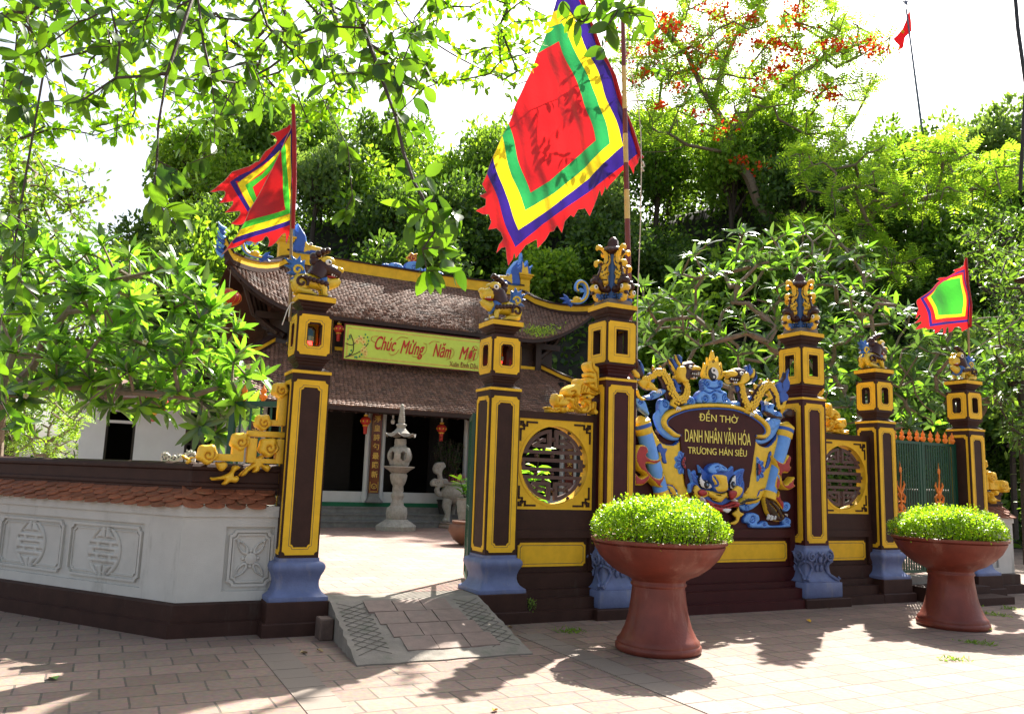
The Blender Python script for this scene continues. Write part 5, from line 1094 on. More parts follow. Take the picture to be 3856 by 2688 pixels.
# right flag
SR=(4.0018,3300,900); yr=.10
t=thing('bamboo_flag_pole','thin bamboo pole standing behind the last lion, at right','pole',(PX[5]+.35,yr,2.9))
m=MB(BAMB); b0=on_y(2173,800,yr); b1=on_y(2167,584,yr); m.tube([(b0[0],yr,b0[1]-.5),(b0[0],yr,b0[1]),((b0[0]+b1[0])/2,yr,(b0[1]+b1[1])/2),(b1[0],yr,b1[1])],[.02,.018,.016,.012],0,8); m.build('pole',t)
wr=lambda x,z: .035*math.sin(x*7+z*2.5)+.02*math.sin(z*9-x*3)
ol=[(1345,280),(1312,350),(1300,400),(1230,440),(1150,470),(1140,482),(1172,498),(1120,545),(1080,572),(990,575),(930,602),(1000,617),(900,690),(790,790),(740,830),(680,880),(640,915),(630,960),(650,1060),(620,1120),(598,1205),(640,1170),(660,1138),(682,1150),(660,1200),(620,1240),(568,1270),(640,1258),(700,1238),(708,1262),(660,1310),(605,1365),(700,1345),(760,1328),(800,1355),(850,1348),(885,1380),(880,1422),(930,1402),(965,1352),(990,1345),(1000,1380),(975,1447),(1040,1412),(1060,1355),(1095,1318),(1115,1340),(1095,1417),(1180,1382),(1220,1325),(1270,1312),(1298,1345),(1300,1396),(1395,1330),(1390,1100),(1380,700),(1362,290)]
zz=[([(680,888),(900,720),(1120,560),(1200,500),(1338,455),(1360,800),(1386,1248),(1100,1275),(818,1320),(760,1120)],FB_),([(715,900),(940,700),(1150,550),(1230,515),(1310,500),(1340,800),(1368,1213),(1100,1238),(838,1275),(790,1100)],FR),([(755,885),(940,720),(1130,585),(1278,545),(1305,850),(1332,1163),(1100,1180),(872,1215),(810,1030)],FY),([(800,870),(950,710),(1060,625),(1160,600),(1250,590),(1270,850),(1290,1130),(1100,1135),(895,1155),(860,1030)],FLG)]
t=thing('triangular_flag','light green flag with yellow, blue and red serrated border at the right','flag',(8.5,yr,5),group='festival flags with serrated edges')
m=MB(FR); cloth(m,ol,zz,yr,SR,FR,wr,.035); m.build('cloth',t)
m=MB(FDR); hp=tr([(1350,285),(1372,700),(1384,1000),(1393,1325)],yr,*SR); m.tube([(p[0],wr(*p)+yr-.012,p[1]) for p in hp],.02,0,8); m.build('hoist_sleeve',t)

# ============================================================ METAL GATES
def railing(mb,x0,x1,y,z0,z1,nb,fr=.035,m=0):
    mb.box(x0,x0+fr*1.3,y-fr/2,y+fr/2,z0,z1,m); mb.box(x1-fr*1.3,x1,y-fr/2,y+fr/2,z0,z1,m)
    for z in(z0,z1-fr*1.2,z0+(z1-z0)*.42): mb.box(x0+fr*1.3,x1-fr*1.3,y-fr*.45,y+fr*.45,z,z+fr*1.2,m)
    for i in range(nb): x=x0+fr*1.3+(x1-x0-2.6*fr)*(i+.5)/nb; mb.box(x-.009,x+.009,y-.009,y+.009,z0+fr,z1-fr,m)
def gourds(mb,xs,y,z):
    for x in xs: mb.lathe(x,y,[(.018,z),(.03,z+.02),(.046,z+.045),(.04,z+.07),(.022,z+.085),(.034,z+.11),(.03,z+.13),(.012,z+.155),(.004,z+.185)],0,10)
def ironwork(mb,cx,y,z0,z1):
    h=z1-z0; f=lambda a,b:(cx+a,y,z0+b*h)
    mb.tube([f(0,0),f(.01,.25),f(-.01,.5),f(.015,.75),f(0,1)],[.012,.028,.022,.018,.004],0,8,flat=.6)
    for s in(1,-1):
        mb.tube([f(0,.15),f(s*.07,.12),f(s*.09,.2),f(s*.05,.26),f(s*.03,.21)],[.016,.016,.014,.012,.01],0,6)
        mb.tube([f(0,.33),f(s*.08,.30),f(s*.10,.40),f(s*.05,.45),f(s*.04,.38)],[.016,.018,.014,.012,.01],0,6)
        mb.tube([f(0,.42),f(s*.05,.52),f(s*.09,.60),f(s*.07,.66)],[.016,.02,.016,.004],0,6)
    mb.ell(f(0,.22),(.04,.02,.06),0,6,8); mb.ell(f(.01,.85),(.03,.015,.05),0,6,8)
x0,x1=6.62,8.30; xm=(x0+x1)/2; zt=on_y(2060,990,.05)[1]; 
t=thing('metal_gate','closed dark green metal gate topped with orange gourd finials, between the right pillars','gate',(xm,.05,.32),group='green metal gates')
for a,b in((x0,xm-.01),(xm+.01,x1)):
    m=MB(GRN); railing(m,a,b,.05,.36,zt-.0,13); m.build('gate_leaf',t)
    for i in range(5): g=MB(ORG_); gourds(g,[a+.06+(b-a-.12)*i/4],.05,zt); g.build('gourd_finial',t)
    o=MB(ORG_); ironwork(o,a+(b-a)*(.36 if a<xm-.1 else .42),.015,1.15,2.05); o.build('iron_flower',t)
# open leaf behind the left pillar, in the plane going back into the court
t=thing('metal_gate','open green gate leaf swung back behind the left pillar','gate',(-2.3,.4,.32),group='green metal gates')
zl=on_y(580,898,.6)[1]; m=MB(GRN); railing(m,-1.1,0,0,.36,zl,8,.05)
M=Matrix.Translation((-2.0,.22,0))@Matrix.Rotation(R(-38),4,'Z'); g=MB(); g.merge(m,M); g.build('gate_leaf',t)
for q in (-.95,-.72,-.5,-.28,-.08): m=MB(ORG_); gourds(m,[q],0,zl); g=MB(); g.merge(m,M); g.build('gourd_finial',t)
t=thing('metal_gate','edge of the open green gate leaf just left of the pillar beside the ramp','gate',(-.1,.6,.32),group='green metal gates')
m=MB(GRN); railing(m,0,1.0,0,.36,zl,8,.04); M=Matrix.Translation((-.205,.21,0))@Matrix.Rotation(R(68.5),4,'Z'); g=MB(); g.merge(m,M); g.build('gate_leaf',t)

# ============================================================ TEMPLE
YT=10.9
t=thing('temple','low tiled temple with two curved roofs, yellow ridges and dark open front','temple',(XC,YT,.32)); TP=t
pl=MB(STEPM)
for i,(y0,z1) in enumerate(((10.25,.47),(10.52,.62),(10.79,.77))):
    pl.box(-1.6,8.0,y0,17.5+i*.01,(.315,.471,.621)[i],z1); pl.box(-1.62,8.02,y0-.025,y0+.28,z1-.03,z1+.006,STEPM)
pl.build('stone_steps',t)
GRC=mat('green floor carpet',(.01,.12,.055),.9); m=MB(GRC); m.box(-1.55,7.95,10.86,17.4,.7765,.875); m.build('green_plinth',t)
WALLW=mat('temple white plaster',(.50,.52,.52),.7,.06,4,dirt=((.36,.37,.33),3,.64))
COLX=[-1.0,1.9,4.53,7.43]
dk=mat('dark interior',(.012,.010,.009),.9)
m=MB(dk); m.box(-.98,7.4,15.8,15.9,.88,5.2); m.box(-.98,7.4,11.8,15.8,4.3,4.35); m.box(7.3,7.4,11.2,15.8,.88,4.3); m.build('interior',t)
m=MB(WALLW)
for a,b in((-.75,1.68),(2.12,4.31),(4.75,7.2)): m.box(a,b,YT+.02,YT+.16,.876,1.13)
m.build('sill_wall',t)
m=MB(WALLW); m.box(-1.32,-1.24,11.0,17,.876,1.0); m.box(-1.33,-1.13,10.95,11.5,.876,3.35); m.box(-1.33,-1.13,13.2,17,.876,3.35); m.box(-1.33,-1.13,11.5,13.2,.876,1.5); m.box(-1.33,-1.13,11.5,13.2,2.85,3.35); m.build('side_wall',t)
m=MB(YEL); 
for (ya,yc,za,zb) in((11.5,11.58,1.5,2.85),(13.12,13.2,1.5,2.85),(11.58,13.12,1.5,1.58),(11.58,13.12,2.77,2.85),(12.3,12.38,1.58,2.77)): m.box(-1.36,-1.2,ya,yc,za,zb)
w_=m.build('window_frame',t)
m=MB(mat('pale window pane',(.35,.37,.36),.15,.1)); m.box(-1.30,-1.27,11.58,13.12,1.58,2.77); m.build('window_pane',t)
CPT=['浮雲山水古今情深','此淨皇詩句最賤新','心升甫碑文佗無門'	,'千年正氣照天長']
for i,x in enumerate(COLX):
    m=MB(WALLW)
    for s in(1,-1): m.lathe(x+s*.20,YT+.02,[(.062,1.13),(.058,3.3)],0,14); m.lathe(x+s*.20,YT+.02,[(.075,.876),(.085,.95),(.075,1.10),(.062,1.13)],0,14)
    m.box(x-.15,x+.15,YT+.03,YT+.1,1.1,3.3); m.build('column',t)
    m=MB(STEPM); m.rstack(x,YT-.02,[(.20,.8755),(.21,.90),(.15,.98),(.125,1.02),(.12,1.10)],.02); m.build('column_base',t)
    m=MB(LACQ); m.prism([(x-.125,1.10),(x+.125,1.10),(x+.125,3.28),(x-.125,3.28)],YT-.07,YT-.03); 
    bd=m.build('couplet_board',t)
    m=MB(GOLD); m.tube([(x+.07*math.cos(a),YT-.08,1.27+.06*math.sin(a)) for a in np.linspace(0,2*pi,13)],.007,0,5); m.tube([(x-.1,YT-.08,1.14),(x+.1,YT-.08,1.14)],.009,0,5); m.tube([(x-.1,YT-.08,1.38),(x-.1,YT-.08,1.17)],.006,0,5); m.tube([(x+.1,YT-.08,1.38),(x+.1,YT-.08,1.17)],.006,0,5)
    for s in(1,-1): m.tube([(x+s*.055,YT-.08,1.30),(x,YT-.08,1.25),(x+s*.02,YT-.08,1.22)],.006,0,5)
    m.build('gold_medallion',bd)
    for k,ch in enumerate(CPT[i]):
        text(ch,.17,GOLD,bd,'gold_character',(x,YT-.075,3.12-k*.225),bold=.002)
m=MB(WOOD)
m.box(-1.3,7.75,YT-.06,YT+.1,3.30,3.52); m.box(-1.3,7.75,YT-.25,YT-.1,3.18,3.27)
for i in range(46): x=-2.1+i*(10.7/45); m.box(x-.03,x+.03,9.75,12.3,0,0.001) if 0 else None
# door leaves inside the bays, coloured near-black to stand in for interior shade
for a,b in((-.70,.1),(.86,1.62),(2.16,2.7),(3.75,4.28),(4.8,5.5),(6.4,7.1)):
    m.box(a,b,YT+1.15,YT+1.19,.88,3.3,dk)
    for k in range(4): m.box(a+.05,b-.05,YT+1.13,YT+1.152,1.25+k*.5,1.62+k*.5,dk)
m.build('timber_frame',t)
# curved roofs
def roof(name,xl,xr,y0,y1,z0,z1,up,sag,xt0,xt1,tile=.105,row=.10,side=1.7):
    """front slope: eave (y0,z0) to top (y1,z1); corners lifted by up; top edge from xt0 to xt1"""
    def S(u,v):
        # u 0..1 left-right, v 0..1 eave-top
        xe=xl+(xr-xl)*u; xt=xt0+(xt1-xt0)*u
        x=xe+(xt-xe)*v; d=min(u,1-u)*(xr-xl); lift=up*max(0,1-d/side)**2.1*(1-v)**1.3
        ye=y0-.25*max(0,1-d/side)**2*(1-v)
        return np.array([x,ye+(y1-y0)*v,z0+(z1-z0)*(v+sag*v*(v-1))+lift])
    sl=math.hypot(y1-y0,z1-z0); nr=int(sl/row); m=MB(ROOFT)
    for r in range(nr+1):
        v=r/nr; v2=min(1,(r+1.25)/nr); W0=S(1,v)[0]-S(0,v)[0]; nc=int(W0/tile)
        for c in range(nc):
            u=(c+(.5 if r%2 else 0))/nc; u2=u+.93/nc
            if u2>1: continue
            a=S(u,v);b=S(u2,v);mid=S((u+u2)/2,max(0,v-.35/nr)); 
            if v==0: mid=(a+b)/2+np.array([0,-.03,-.008])
            c1=S(u2,v2);d1=S(u,v2); h=.034+random.uniform(-.006,.010); hh=np.array([0,-.2*h,h])
            T=[a+hh*.85,mid+hh*1.25,b+hh*.85,c1,d1]
            m.add([tuple(p) for p in T]+[tuple(T[0]-hh),tuple(T[1]-hh),tuple(T[2]-hh)],[(0,1,2,3,4),(0,5,6,1),(1,6,7,2)])
    m.build(name,t)
    # underside and eave boards
    m=MB(WOOD); n=48
    vs=[];fs=[]
    for v in(0,.35,1):
        for i in range(n+1):
            p=S(i/n,v); vs.append((p[0],p[1]+.02,p[2]-.10))
    for r in range(2):
        for i in range(n): k=r*(n+1)+i; fs.append((k,k+1,k+n+2,k+n+1))
    m.add(vs,fs,0)
    for i in range(n):
        p,q=S(i/n,0),S((i+1)/n,0); m.add([(p[0],p[1]-.01,p[2]),(q[0],q[1]-.01,q[2]),(q[0],q[1]-.01,q[2]-.10),(p[0],p[1]-.01,p[2]-.10),(q[0],q[1]+.25,q[2]-.12),(p[0],p[1]+.25,p[2]-.12)],[(0,1,2,3),(3,2,4,5)])
    nj=int((xr-xl)/.28)
    for i in range(nj+1):
        p=S(i/nj,.0);q=S(i/nj,.45); m.tube([(p[0],p[1]+.05,p[2]-.14),(q[0],q[1],q[2]-.14)],.03,0,4,False)
    m.build('eave_timber',t)
    return S
SL_=roof('lower_roof',-2.35,8.8,9.85,12.1,3.10,4.72,.62,.12,-.55,7.15)
SU_=roof('upper_roof',-1.85,8.35,11.45,14.4,5.47,7.40,.95,.25,.10,7.60,.105,.10,2.1)
def hipband(path,h,w_,name='hip_ridge'):
    m=MB(YEL); 
    for (z0,z1,wd,mm) in((-.06,.05,w_*1.15,BRN),(.05,h-.05,w_,YEL),(h-.05,h,w_*1.25,BRN)):
        n=len(path); vs=[];fs=[]
        for i,p in enumerate(path):
            p=np.array(p); q=np.array(path[min(i+1,n-1)])-np.array(path[max(i-1,0)]); s=np.array([-q[1],q[0],0]); s/=np.linalg.norm(s)+1e-9; s*=wd/2
            for sg,zz in((-1,z0),(1,z0),(1,z1),(-1,z1)): vs.append(tuple(p+s*sg+np.array([0,0,zz])))
        for i in range(n-1):
            for k in range(4): j=(k+1)%4; fs.append((i*4+k,i*4+j,i*4+4+j,i*4+4+k))
        fs+=[(0,1,2,3),(n*4-4,n*4-3,n*4-2,n*4-1)]; m.add(vs,fs,mm)
    return m.build(name,t)
for u in(0,1):
    hipband([tuple(SL_(u,v)) for v in(0,.1,.2,.35,.5,.75,1)],.20,.16)
    pts=[tuple(SU_(u,v)) for v in(0,.05,.1,.18,.28,.4,.55,.75,1)]; p0=np.array(pts[0]); tip=p0+np.array([(-.14 if u==0 else .14),-.05,.30]); hipband([tuple(tip),tuple((tip+p0)/2+np.array([(.03 if u==0 else -.03),0,-.05]))]+pts,.26,.2)
p0=SU_(0,1);p1=SU_(1,1); hipband([(.05,14.45,7.38),(2,14.45,7.33),(3.9,14.45,7.31),(5.7,14.45,7.33),(7.65,14.45,7.38)],.42,.22,'main_ridge')
for x,s in((.0,1),(7.68,-1)):
    m=MB(YEL); m.stack(x,14.5,[(.26,6.75),(.17,7.6),(.17,7.98)]); m.stack(x,14.5,[(.18,7.985),(.23,8.05),(.23,8.10),(.27,8.11),(.27,8.16)]); m.build('ridge_pillar',t)
    m=MB(MIDB)
    fl=[(x+s*a,z) for a,z in((-.24,8.17),(-.25,8.35),(-.33,8.55),(-.18,8.45),(-.12,8.68),(.0,8.5),(.10,8.9),(.17,8.55),(.26,8.45),(.22,8.17))]
    sculpt(m,fl,14.5,.1,.05,.03,0,smooth=True,edge=SKYB,ew=.03,zones=[([(x+s*a,z) for a,z in((-.15,8.2),(-.1,8.45),(.0,8.4),(.08,8.6),(.1,8.2))],YRL)],back=14.6); m.build('ridge_flame',t)
    # dragon head biting the ridge
    m=MB(MIDB); X=lambda a:x+s*a
    sculpt(m,[(X(a),z) for a,z in((.2,7.75),(.22,8.1),(.15,8.45),(.3,8.35),(.28,8.6),(.45,8.4),(.55,8.25),(.62,8.05),(.95,8.0),(1.05,7.95),(.95,7.78),(.6,7.72))],14.42,.16,.08,.03,0,edge=SKYB,ew=.02,zones=[([(X(a),z) for a,z in((.5,7.75),(.52,8.05),(.65,8.15),(1.1,8.0),(1.1,7.85),(.7,7.85))],YRL)],back=14.6)
    m.ell((X(.68),14.25,8.02),(.06,.04,.05),WPT,6,8); m.ell((X(.69),14.22,8.02),(.03,.02,.03),BLK,5,7); m.build('ridge_dragon_head',t)
m=MB(SKYB)
for k,(dx_,w2,h2) in enumerate(((-.55,.5,.16),(0,.6,.30),(.55,.5,.16),(.85,.3,.10),(-.85,.3,.10))):
    sculpt(m,[(3.85+dx_+w2*.5*math.cos(a)*(1+.1*math.cos(5*a)),7.73+h2*max(0,math.sin(a))) for a in np.linspace(0,2*pi,16,endpoint=False)],14.40,.08,.05,.03,0,edge=MIDB,ew=.02,lines=[spiral(3.85+dx_,7.80,.09,1.3)],lm=MIDB,lw=.015,back=14.5)
sculpt(m,[(3.85+.20*math.cos(a)*(1+.15*math.cos(6*a)),8.12+.16*math.sin(a)*(1+.15*math.cos(6*a))) for a in np.linspace(0,2*pi,36,endpoint=False)],14.42,.08,.05,.03,RED,edge=YRL,ew=.02,smooth=False,back=14.5,lines=[spiral(3.85,8.12,.12,1.5)],lm=YRL,lw=.012); m.build('ridge_sun_ornament',t)
# curled phoenix ornaments on the hips
def curl(x,y,z,s,k=1,rot=0):
    m=MB(MIDB)
    P=[(0,0),(.25,.02),(.42,.12),(.50,.30),(.46,.48),(.33,.56),(.20,.50),(.17,.36),(.24,.30)]
    pth=crom(P,False,4); m.tube([(x+s*a*k,y,z+b*k+.05) for a,b in pth],[.06*k]*3+[.075*k]*(len(pth)-6)+[.05*k,.04*k,.02*k],SKYB,8,flat=.7)
    m.tube([(x+s*a*k,y-.05*k,z+b*k+.05) for a,b in pth],[.03*k]*(len(pth)-1)+[.01],YRL,6)
    m.ell((x+s*.18*k,y-.05,z+.12*k),(.12*k,.06,.08*k),YRL,6,9); m.ell((x+s*.26*k,y-.1,z+.15*k),(.025*k,.02,.025*k),WPT,5,7)
    for a,b,c,d in((-.02,.04,-.30,.10),(0,.0,-.22,-.02),(-.05,.05,-.2,.22),(.05,-.05,-.05,-.06)): m.tube([(x+s*a*k,y,z+b*k),(x+s*(a+c)*.5*k,y,z+(b+d)*.5*k+.03),(x+s*c*k,y,z+d*k)],[.06*k,.045*k,.01],0,6)
    for i in range(5): a=i*.4+.4; m.tube([(x+s*(.32+.1*math.cos(a))*k,y,z+(.34+.1*math.sin(a))*k),(x+s*(.32+.0*math.cos(a))*k,y,z+.34*k)],[.035*k,.02*k],SKYB,5)
    return m.build('hip_phoenix',t)
q=SU_(1,.10); curl(q[0]-.55,q[1],q[2]+.24,1,1.15); q=SU_(0,.13); curl(q[0]+.55,q[1],q[2]+.24,-1,.95)
for u,s in((0,-1),(1,1)):
    q=SU_(u,0); m=MB(MIDB)
    for i in range(7): a=i*.11; m.tube([(q[0]+s*(.14+.03*i*0),q[1]-.05,q[2]+.1+a),(q[0]+s*(.26+.02*math.sin(i)),q[1]-.05,q[2]+.16+a),(q[0]+s*(.22+.10),q[1]-.05,q[2]+.26+a)],[.055,.04,.008],0 if i%2 else SKYB,6)
    m.build('corner_flame',t)
q=SL_(0,0); m=MB(MIDB); 
for i in range(6): m.tube([(q[0]-.05,q[1],q[2]+.1),(q[0]-.12-.03*i,q[1],q[2]+.3+.05*i),(q[0]-.02*i-.1,q[1],q[2]+.45+.06*i)],[.05,.04,.01],0 if i%2 else YRL,6)
m.build('corner_flame',t)
# wall between the roofs
m=MB(WOOD); m.box(-.1,7.0,12.2,12.35,4.6,5.55); m.box(-1.0,7.8,12.15,12.25,5.35,5.52)
for x in np.linspace(-.1,7.0,8): m.box(x-.09,x+.09,12.0,12.2,4.6,5.5)
m.build('upper_wall',t)
m=MB(YEL); m.box(-.2,7.1,12.05,12.19,4.70,4.79)
for x in(-.05,.95,5.6,6.45,6.95): m.box(x-.03,x+.03,12.1,12.19,4.79,5.35)
m.build('yellow_trim',t)
for q in((5.7,6.4),(.1,.9)): m=MB(mat('faded blue panel',(.05,.16,.28),.5,.3,8)); m.box(q[0],q[1],12.16,12.198,4.85,5.3); m.build('painted_panel',t)
# corner brackets under the upper eave
for u in(0,1):
    s=1 if u==0 else -1; m=MB(WOOD)
    for k in range(4):
        a=SU_(u,.06+.1*k); m.tube([(a[0]+s*.3,a[1]+.4,a[2]-.15-.05*k),(a[0]+s*.7,a[1]+.9,5.45-.1*k),(a[0]+s*1.3,12.2,5.0-.05*k)],[.08,.07,.09],0,6)
    m.build('corner_bracket',t)
# moss patch on the upper roof, right
MOSS=leafmat('roof fern leaves',(.12,.22,.03),(.30,.42,.08),.3)
n=420; u=RNG.normal(.865,.028,n); v=np.abs(RNG.normal(.14,.075,n)); C_=np.array([g2w(*(SU_(min(a,.97),b)+np.array([0,-.02,.03]))) for a,b in zip(u,v)])
o=leaves('roof_moss',C_,rnd(n)+np.array([0,0,.9]),rnd(n),RNG.uniform(.03,.09,n),RNG.uniform(.02,.05,n),MOSS,None); setp(o,'green ferns and moss growing on the upper roof tiles at the right','moss',kind='stuff')
# back of the temple
m=MB(WOOD); prism_x(m,[(12.36,4.35),(12.36,5.5),(14.45,7.1),(16.7,5.6),(16.7,.9),(16.5,.9),(16.5,4.35)],-.05,7.65); m.build('rear_wall',t)
m=MB(ROOFT); prism_x(m,[(14.5,7.38),(14.5,7.28),(17.6,5.35),(17.6,5.45)],-1.2,8.0)
for u,s_ in((0,-1),(1,1)):
    a=SL_(u,0);b=SL_(u,1); m.add([tuple(a),tuple(b),(b[0],17.4,4.72),(a[0],18.4,3.12)],[(0,1,2,3)])
    a=SU_(u,0);b=SU_(u,.75); m.add([tuple(a),tuple(b),(b[0],16.2,b[2]),(a[0],17.6,5.6)],[(0,1,2,3)])
m.build('rear_roof',t)
# banner
t=thing('new_year_banner','lime green New Year banner with red script hung under the upper roof','banner',(2.9,11.3,4.8))
SB=(1.435,700,700); yb=11.25
LIME=mat('lime banner vinyl',(.62,.80,.10),.5,.05); BRED=mat('banner red lettering',(.55,.02,.015),.5,.05)
cn=[(1303,1223),(1293,1350),(1812,1399),(1815,1280)]; c4=[on_y(x/SC,y/SC,yb) for x,y in cn]; xa=(c4[0][0]+c4[1][0])/2; xb=4.86; za=(c4[1][1]+c4[2][1])/2; zb=(c4[0][1]+c4[3][1])/2
m=MB(LIME); m.box(xa,xb,yb,yb+.03,za,zb); sh=m.build('banner_sheet',t)
m=MB(mat('banner maroon edge',(.14,.015,.01),.5)); e=.03
for a in((xa-e,xa,za-e,zb+e),(xb,xb+e,za-e,zb+e),(xa,xb,za-e,za),(xa,xb,zb,zb+e)): m.box(a[0],a[1],yb-.01,yb+.04,a[2],a[3])
m.build('banner_edge',t)
m=MB(mat('banner gold border',(.72,.55,.10),.5)); i_=.05
for a in((xa+i_,xa+i_+.035,za+i_,zb-i_),(xb-i_-.035,xb-i_,za+i_,zb-i_),(xa+i_+.035,xb-i_-.035,za+i_,za+i_+.035),(xa+i_+.035,xb-i_-.035,zb-i_-.035,zb-i_)): m.box(a[0],a[1],yb-.004,yb,a[2],a[3])
m.build('gold_border',t)
zc=(za+zb)/2
def bword(w,px0,px1,py,size): 
    a=on_y(700/SC+px0/1.435/SC,700/SC+py/1.435/SC,yb); b=on_y(700/SC+px1/1.435/SC,700/SC+py/1.435/SC,yb)
    text(w,size,BRED,t,'lettering',((a[0]+b[0])/2,yb-.008,a[1]),shear=.45,heavy=.014,fit=b[0]-a[0])
bword('Chúc',1012,1128,850,.50); bword('Mừng',1150,1282,872,.50); bword('Năm',1330,1430,890,.50); bword('Mới',1468,1562,905,.50)
a=on_y(*[(700+1425/1.435)/SC,(700+962/1.435)/SC],yb); b=on_y((700+1578/1.435)/SC,(700+962/1.435)/SC,yb); text('Xuân Đinh Dậu',.19,mat('banner maroon lettering',(.24,.03,.015),.5),t,'lettering',((a[0]+b[0])/2,yb-.008,a[1]),fit=b[0]-a[0])
m=MB(BRED)
for pts in ([(1040,812),(1008,815),(1002,835),(1030,850)],[(1138,835),(1160,818),(1200,822)],[(1283,850),(1300,858),(1296,895),(1260,925),(1220,920)],[(1312,855),(1335,840),(1370,845)],[(1428,875),(1448,890),(1440,925),(1405,940)],[(1562,862),(1578,880),(1572,932),(1520,952)],[(1095,900),(1110,915),(1135,905),(1150,885)]):
    P_=crom(pts,False,6); m.tube([(q[0],yb-.012,q[1]) for q in tr(P_,yb,*SB)],.007,0,5,flat=.5)
m.build('script_flourish',t)
m=MB(mat('apricot blossom petals',(.85,.68,.18),.5,.1)); gr=mat('bud green',(.06,.30,.10),.5); br=mat('twig dark',(.05,.03,.02),.6)
for tw in ([(862,925),(900,900),(905,850),(890,800)],[(862,925),(920,905),(960,880),(985,850)],[(862,850),(900,860),(930,830),(965,820)]): m.tube([(q[0],yb-.008,q[1]) for q in tr(crom(tw,False,4),yb,*SB)],.012,br,5)
for k in range(9):
    x,y=random.uniform(880,975),random.uniform(800,925); c=on_y((700+x/1.435)/SC,(700+y/1.435)/SC,yb); r=random.uniform(.06,.085)
    for j in range(5): a_=j*2*pi/5+k; m.ell((c[0]+r*.6*math.cos(a_),yb-.012,c[1]+r*.6*math.sin(a_)),(r*.45,.008,r*.45),0,4,8)
    m.ell((c[0],yb-.02,c[1]),(r*.25,.008,r*.25),mat('blossom heart',(.7,.25,.03),.5),4,6)
for k in range(16): x,y=random.uniform(870,995),random.uniform(790,930); c=on_y((700+x/1.435)/SC,(700+y/1.435)/SC,yb); m.ell((c[0],yb-.012,c[1]),(.022,.01,.03),gr,4,6)
m.build('blossom_print',t)

# ============================================================ LANTERNS
LRED=mat('red lantern silk',(.50,.03,.02),.5,.15,6); LYEL=mat('lantern gold trim',(.80,.50,.03),.4)
def small_lantern(label,px,py,y,first=None):
    a=on_y(px,py,y)
    if first is not None:
        c=copy_tree(first); gmove(c,a[0],y,a[1]); c['label']=label; return c
    t=thing('hanging_lantern',label,'lantern',group='small red hanging lanterns')
    m=MB(LRED); m.lathe(0,0,[(.03,.12),(.10,.08),(.13,.02),(.115,-.05),(.06,-.10)],0,14); m.lathe(0,0,[(.055,-.12),(.045,-.30),(.04,-.31)],0,10); m.build('lantern_body',t)
    m=MB(LYEL); m.lathe(0,0,[(.05,.115),(.06,.15),(.03,.165)],0,10); m.build('upper_ring',t); m=MB(LYEL); m.lathe(0,0,[(.07,-.095),(.075,-.12),(.05,-.125)],0,10)
    for k in range(8): a_=k*pi/4; m.ell((.118*math.cos(a_),.118*math.sin(a_),.0),(.022,.022,.03),0,4,6)
    m.build('gold_trim',t)
    m=MB(WPT); m.lathe(0,0,[(.025,.166),(.028,.26),(.012,.29)],0,8); m.tube([(0,0,.28),(0,0,.5)],.006,BLK,4); m.build('lamp_cap',t)
    gmove(t,a[0],y,a[1]); return t
l0=small_lantern('small red and gold lantern hanging right of the left pillar, above the banner corner',760,738,11.6)
for lab,px,py,y in(('small red and gold lantern hanging at the left column of the temple doorway',820,944,10.55),('small red and gold lantern hanging in the middle temple bay above the round incense burner',990,961,10.55)): small_lantern(lab,px,py,y,l0)
def big_lantern(label,px,py,y,r=.36,first=None):
    a=on_y(px,py,y)
    if first is not None: c=copy_tree(first); gmove(c,a[0],y,a[1]); c['label']=label; return c
    t=thing('hanging_lantern',label,'lantern',group='big round red lanterns')
    m=MB(LRED); n=28; pr=[(r*max(.28,math.sin(pi*(i+1)/12)),r*.66*math.cos(pi*(i+1)/12)) for i in range(11)]; m.lathe(0,0,pr,0,n,True,14,.025); m.build('lantern_body',t)
    m=MB(LYEL); m.lathe(0,0,[(r*.30,-r*.62),(r*.31,-r*.74),(r*.28,-r*.745)],0,16); m.build('lower_ring',t); m=MB(LYEL); m.lathe(0,0,[(r*.28,r*.63),(r*.28,r*.70),(r*.2,r*.71)],0,16); m.build('upper_ring',t); m=MB(LYEL)
    for k in range(28): a_=k*2*pi/28; m.tube([(q[0]*1.004*math.cos(a_),q[0]*1.004*math.sin(a_),q[1]) for q in pr],.004,0,4)
    m.build('gold_trim',t)
    m=MB(LRED)
    for k in range(12): a_=k*pi/6; m.tube([(r*.2*math.cos(a_),r*.2*math.sin(a_),-r*.74),(r*.18*math.cos(a_),r*.18*math.sin(a_),-r*1.2)],.012,0,4)
    m.tube([(0,0,r*.7),(0,0,r*2.4)],.006,ROPE,4); m.build('tassel',t); gmove(t,a[0],y,a[1]); return t
b0=big_lantern('big round red lantern hanging from the upturned left roof corner',512,667,11.3,.30)
big_lantern('big red and gold lantern half hidden behind frangipani leaves, left of the temple',343,905,9.5,.3,b0)
big_lantern('big red lantern above another one among frangipani leaves, left of the temple',322,865,10.6,.3,b0)
t=thing('light_bulb','bare white bulb hanging right of the left temple column','lamp',(2.35,10.6,3.0)); 
a=on_y(881,945,10.6); m=MB(mat('white bulb glass',(.7,.7,.7),.2)); m.ell((a[0],10.6,a[1]),(.055,.055,.07),0,8,12); m.tube([(a[0],10.6,a[1]+.05),(a[0],10.6,a[1]+.16)],.025,0,8); m.build('bulb',t)

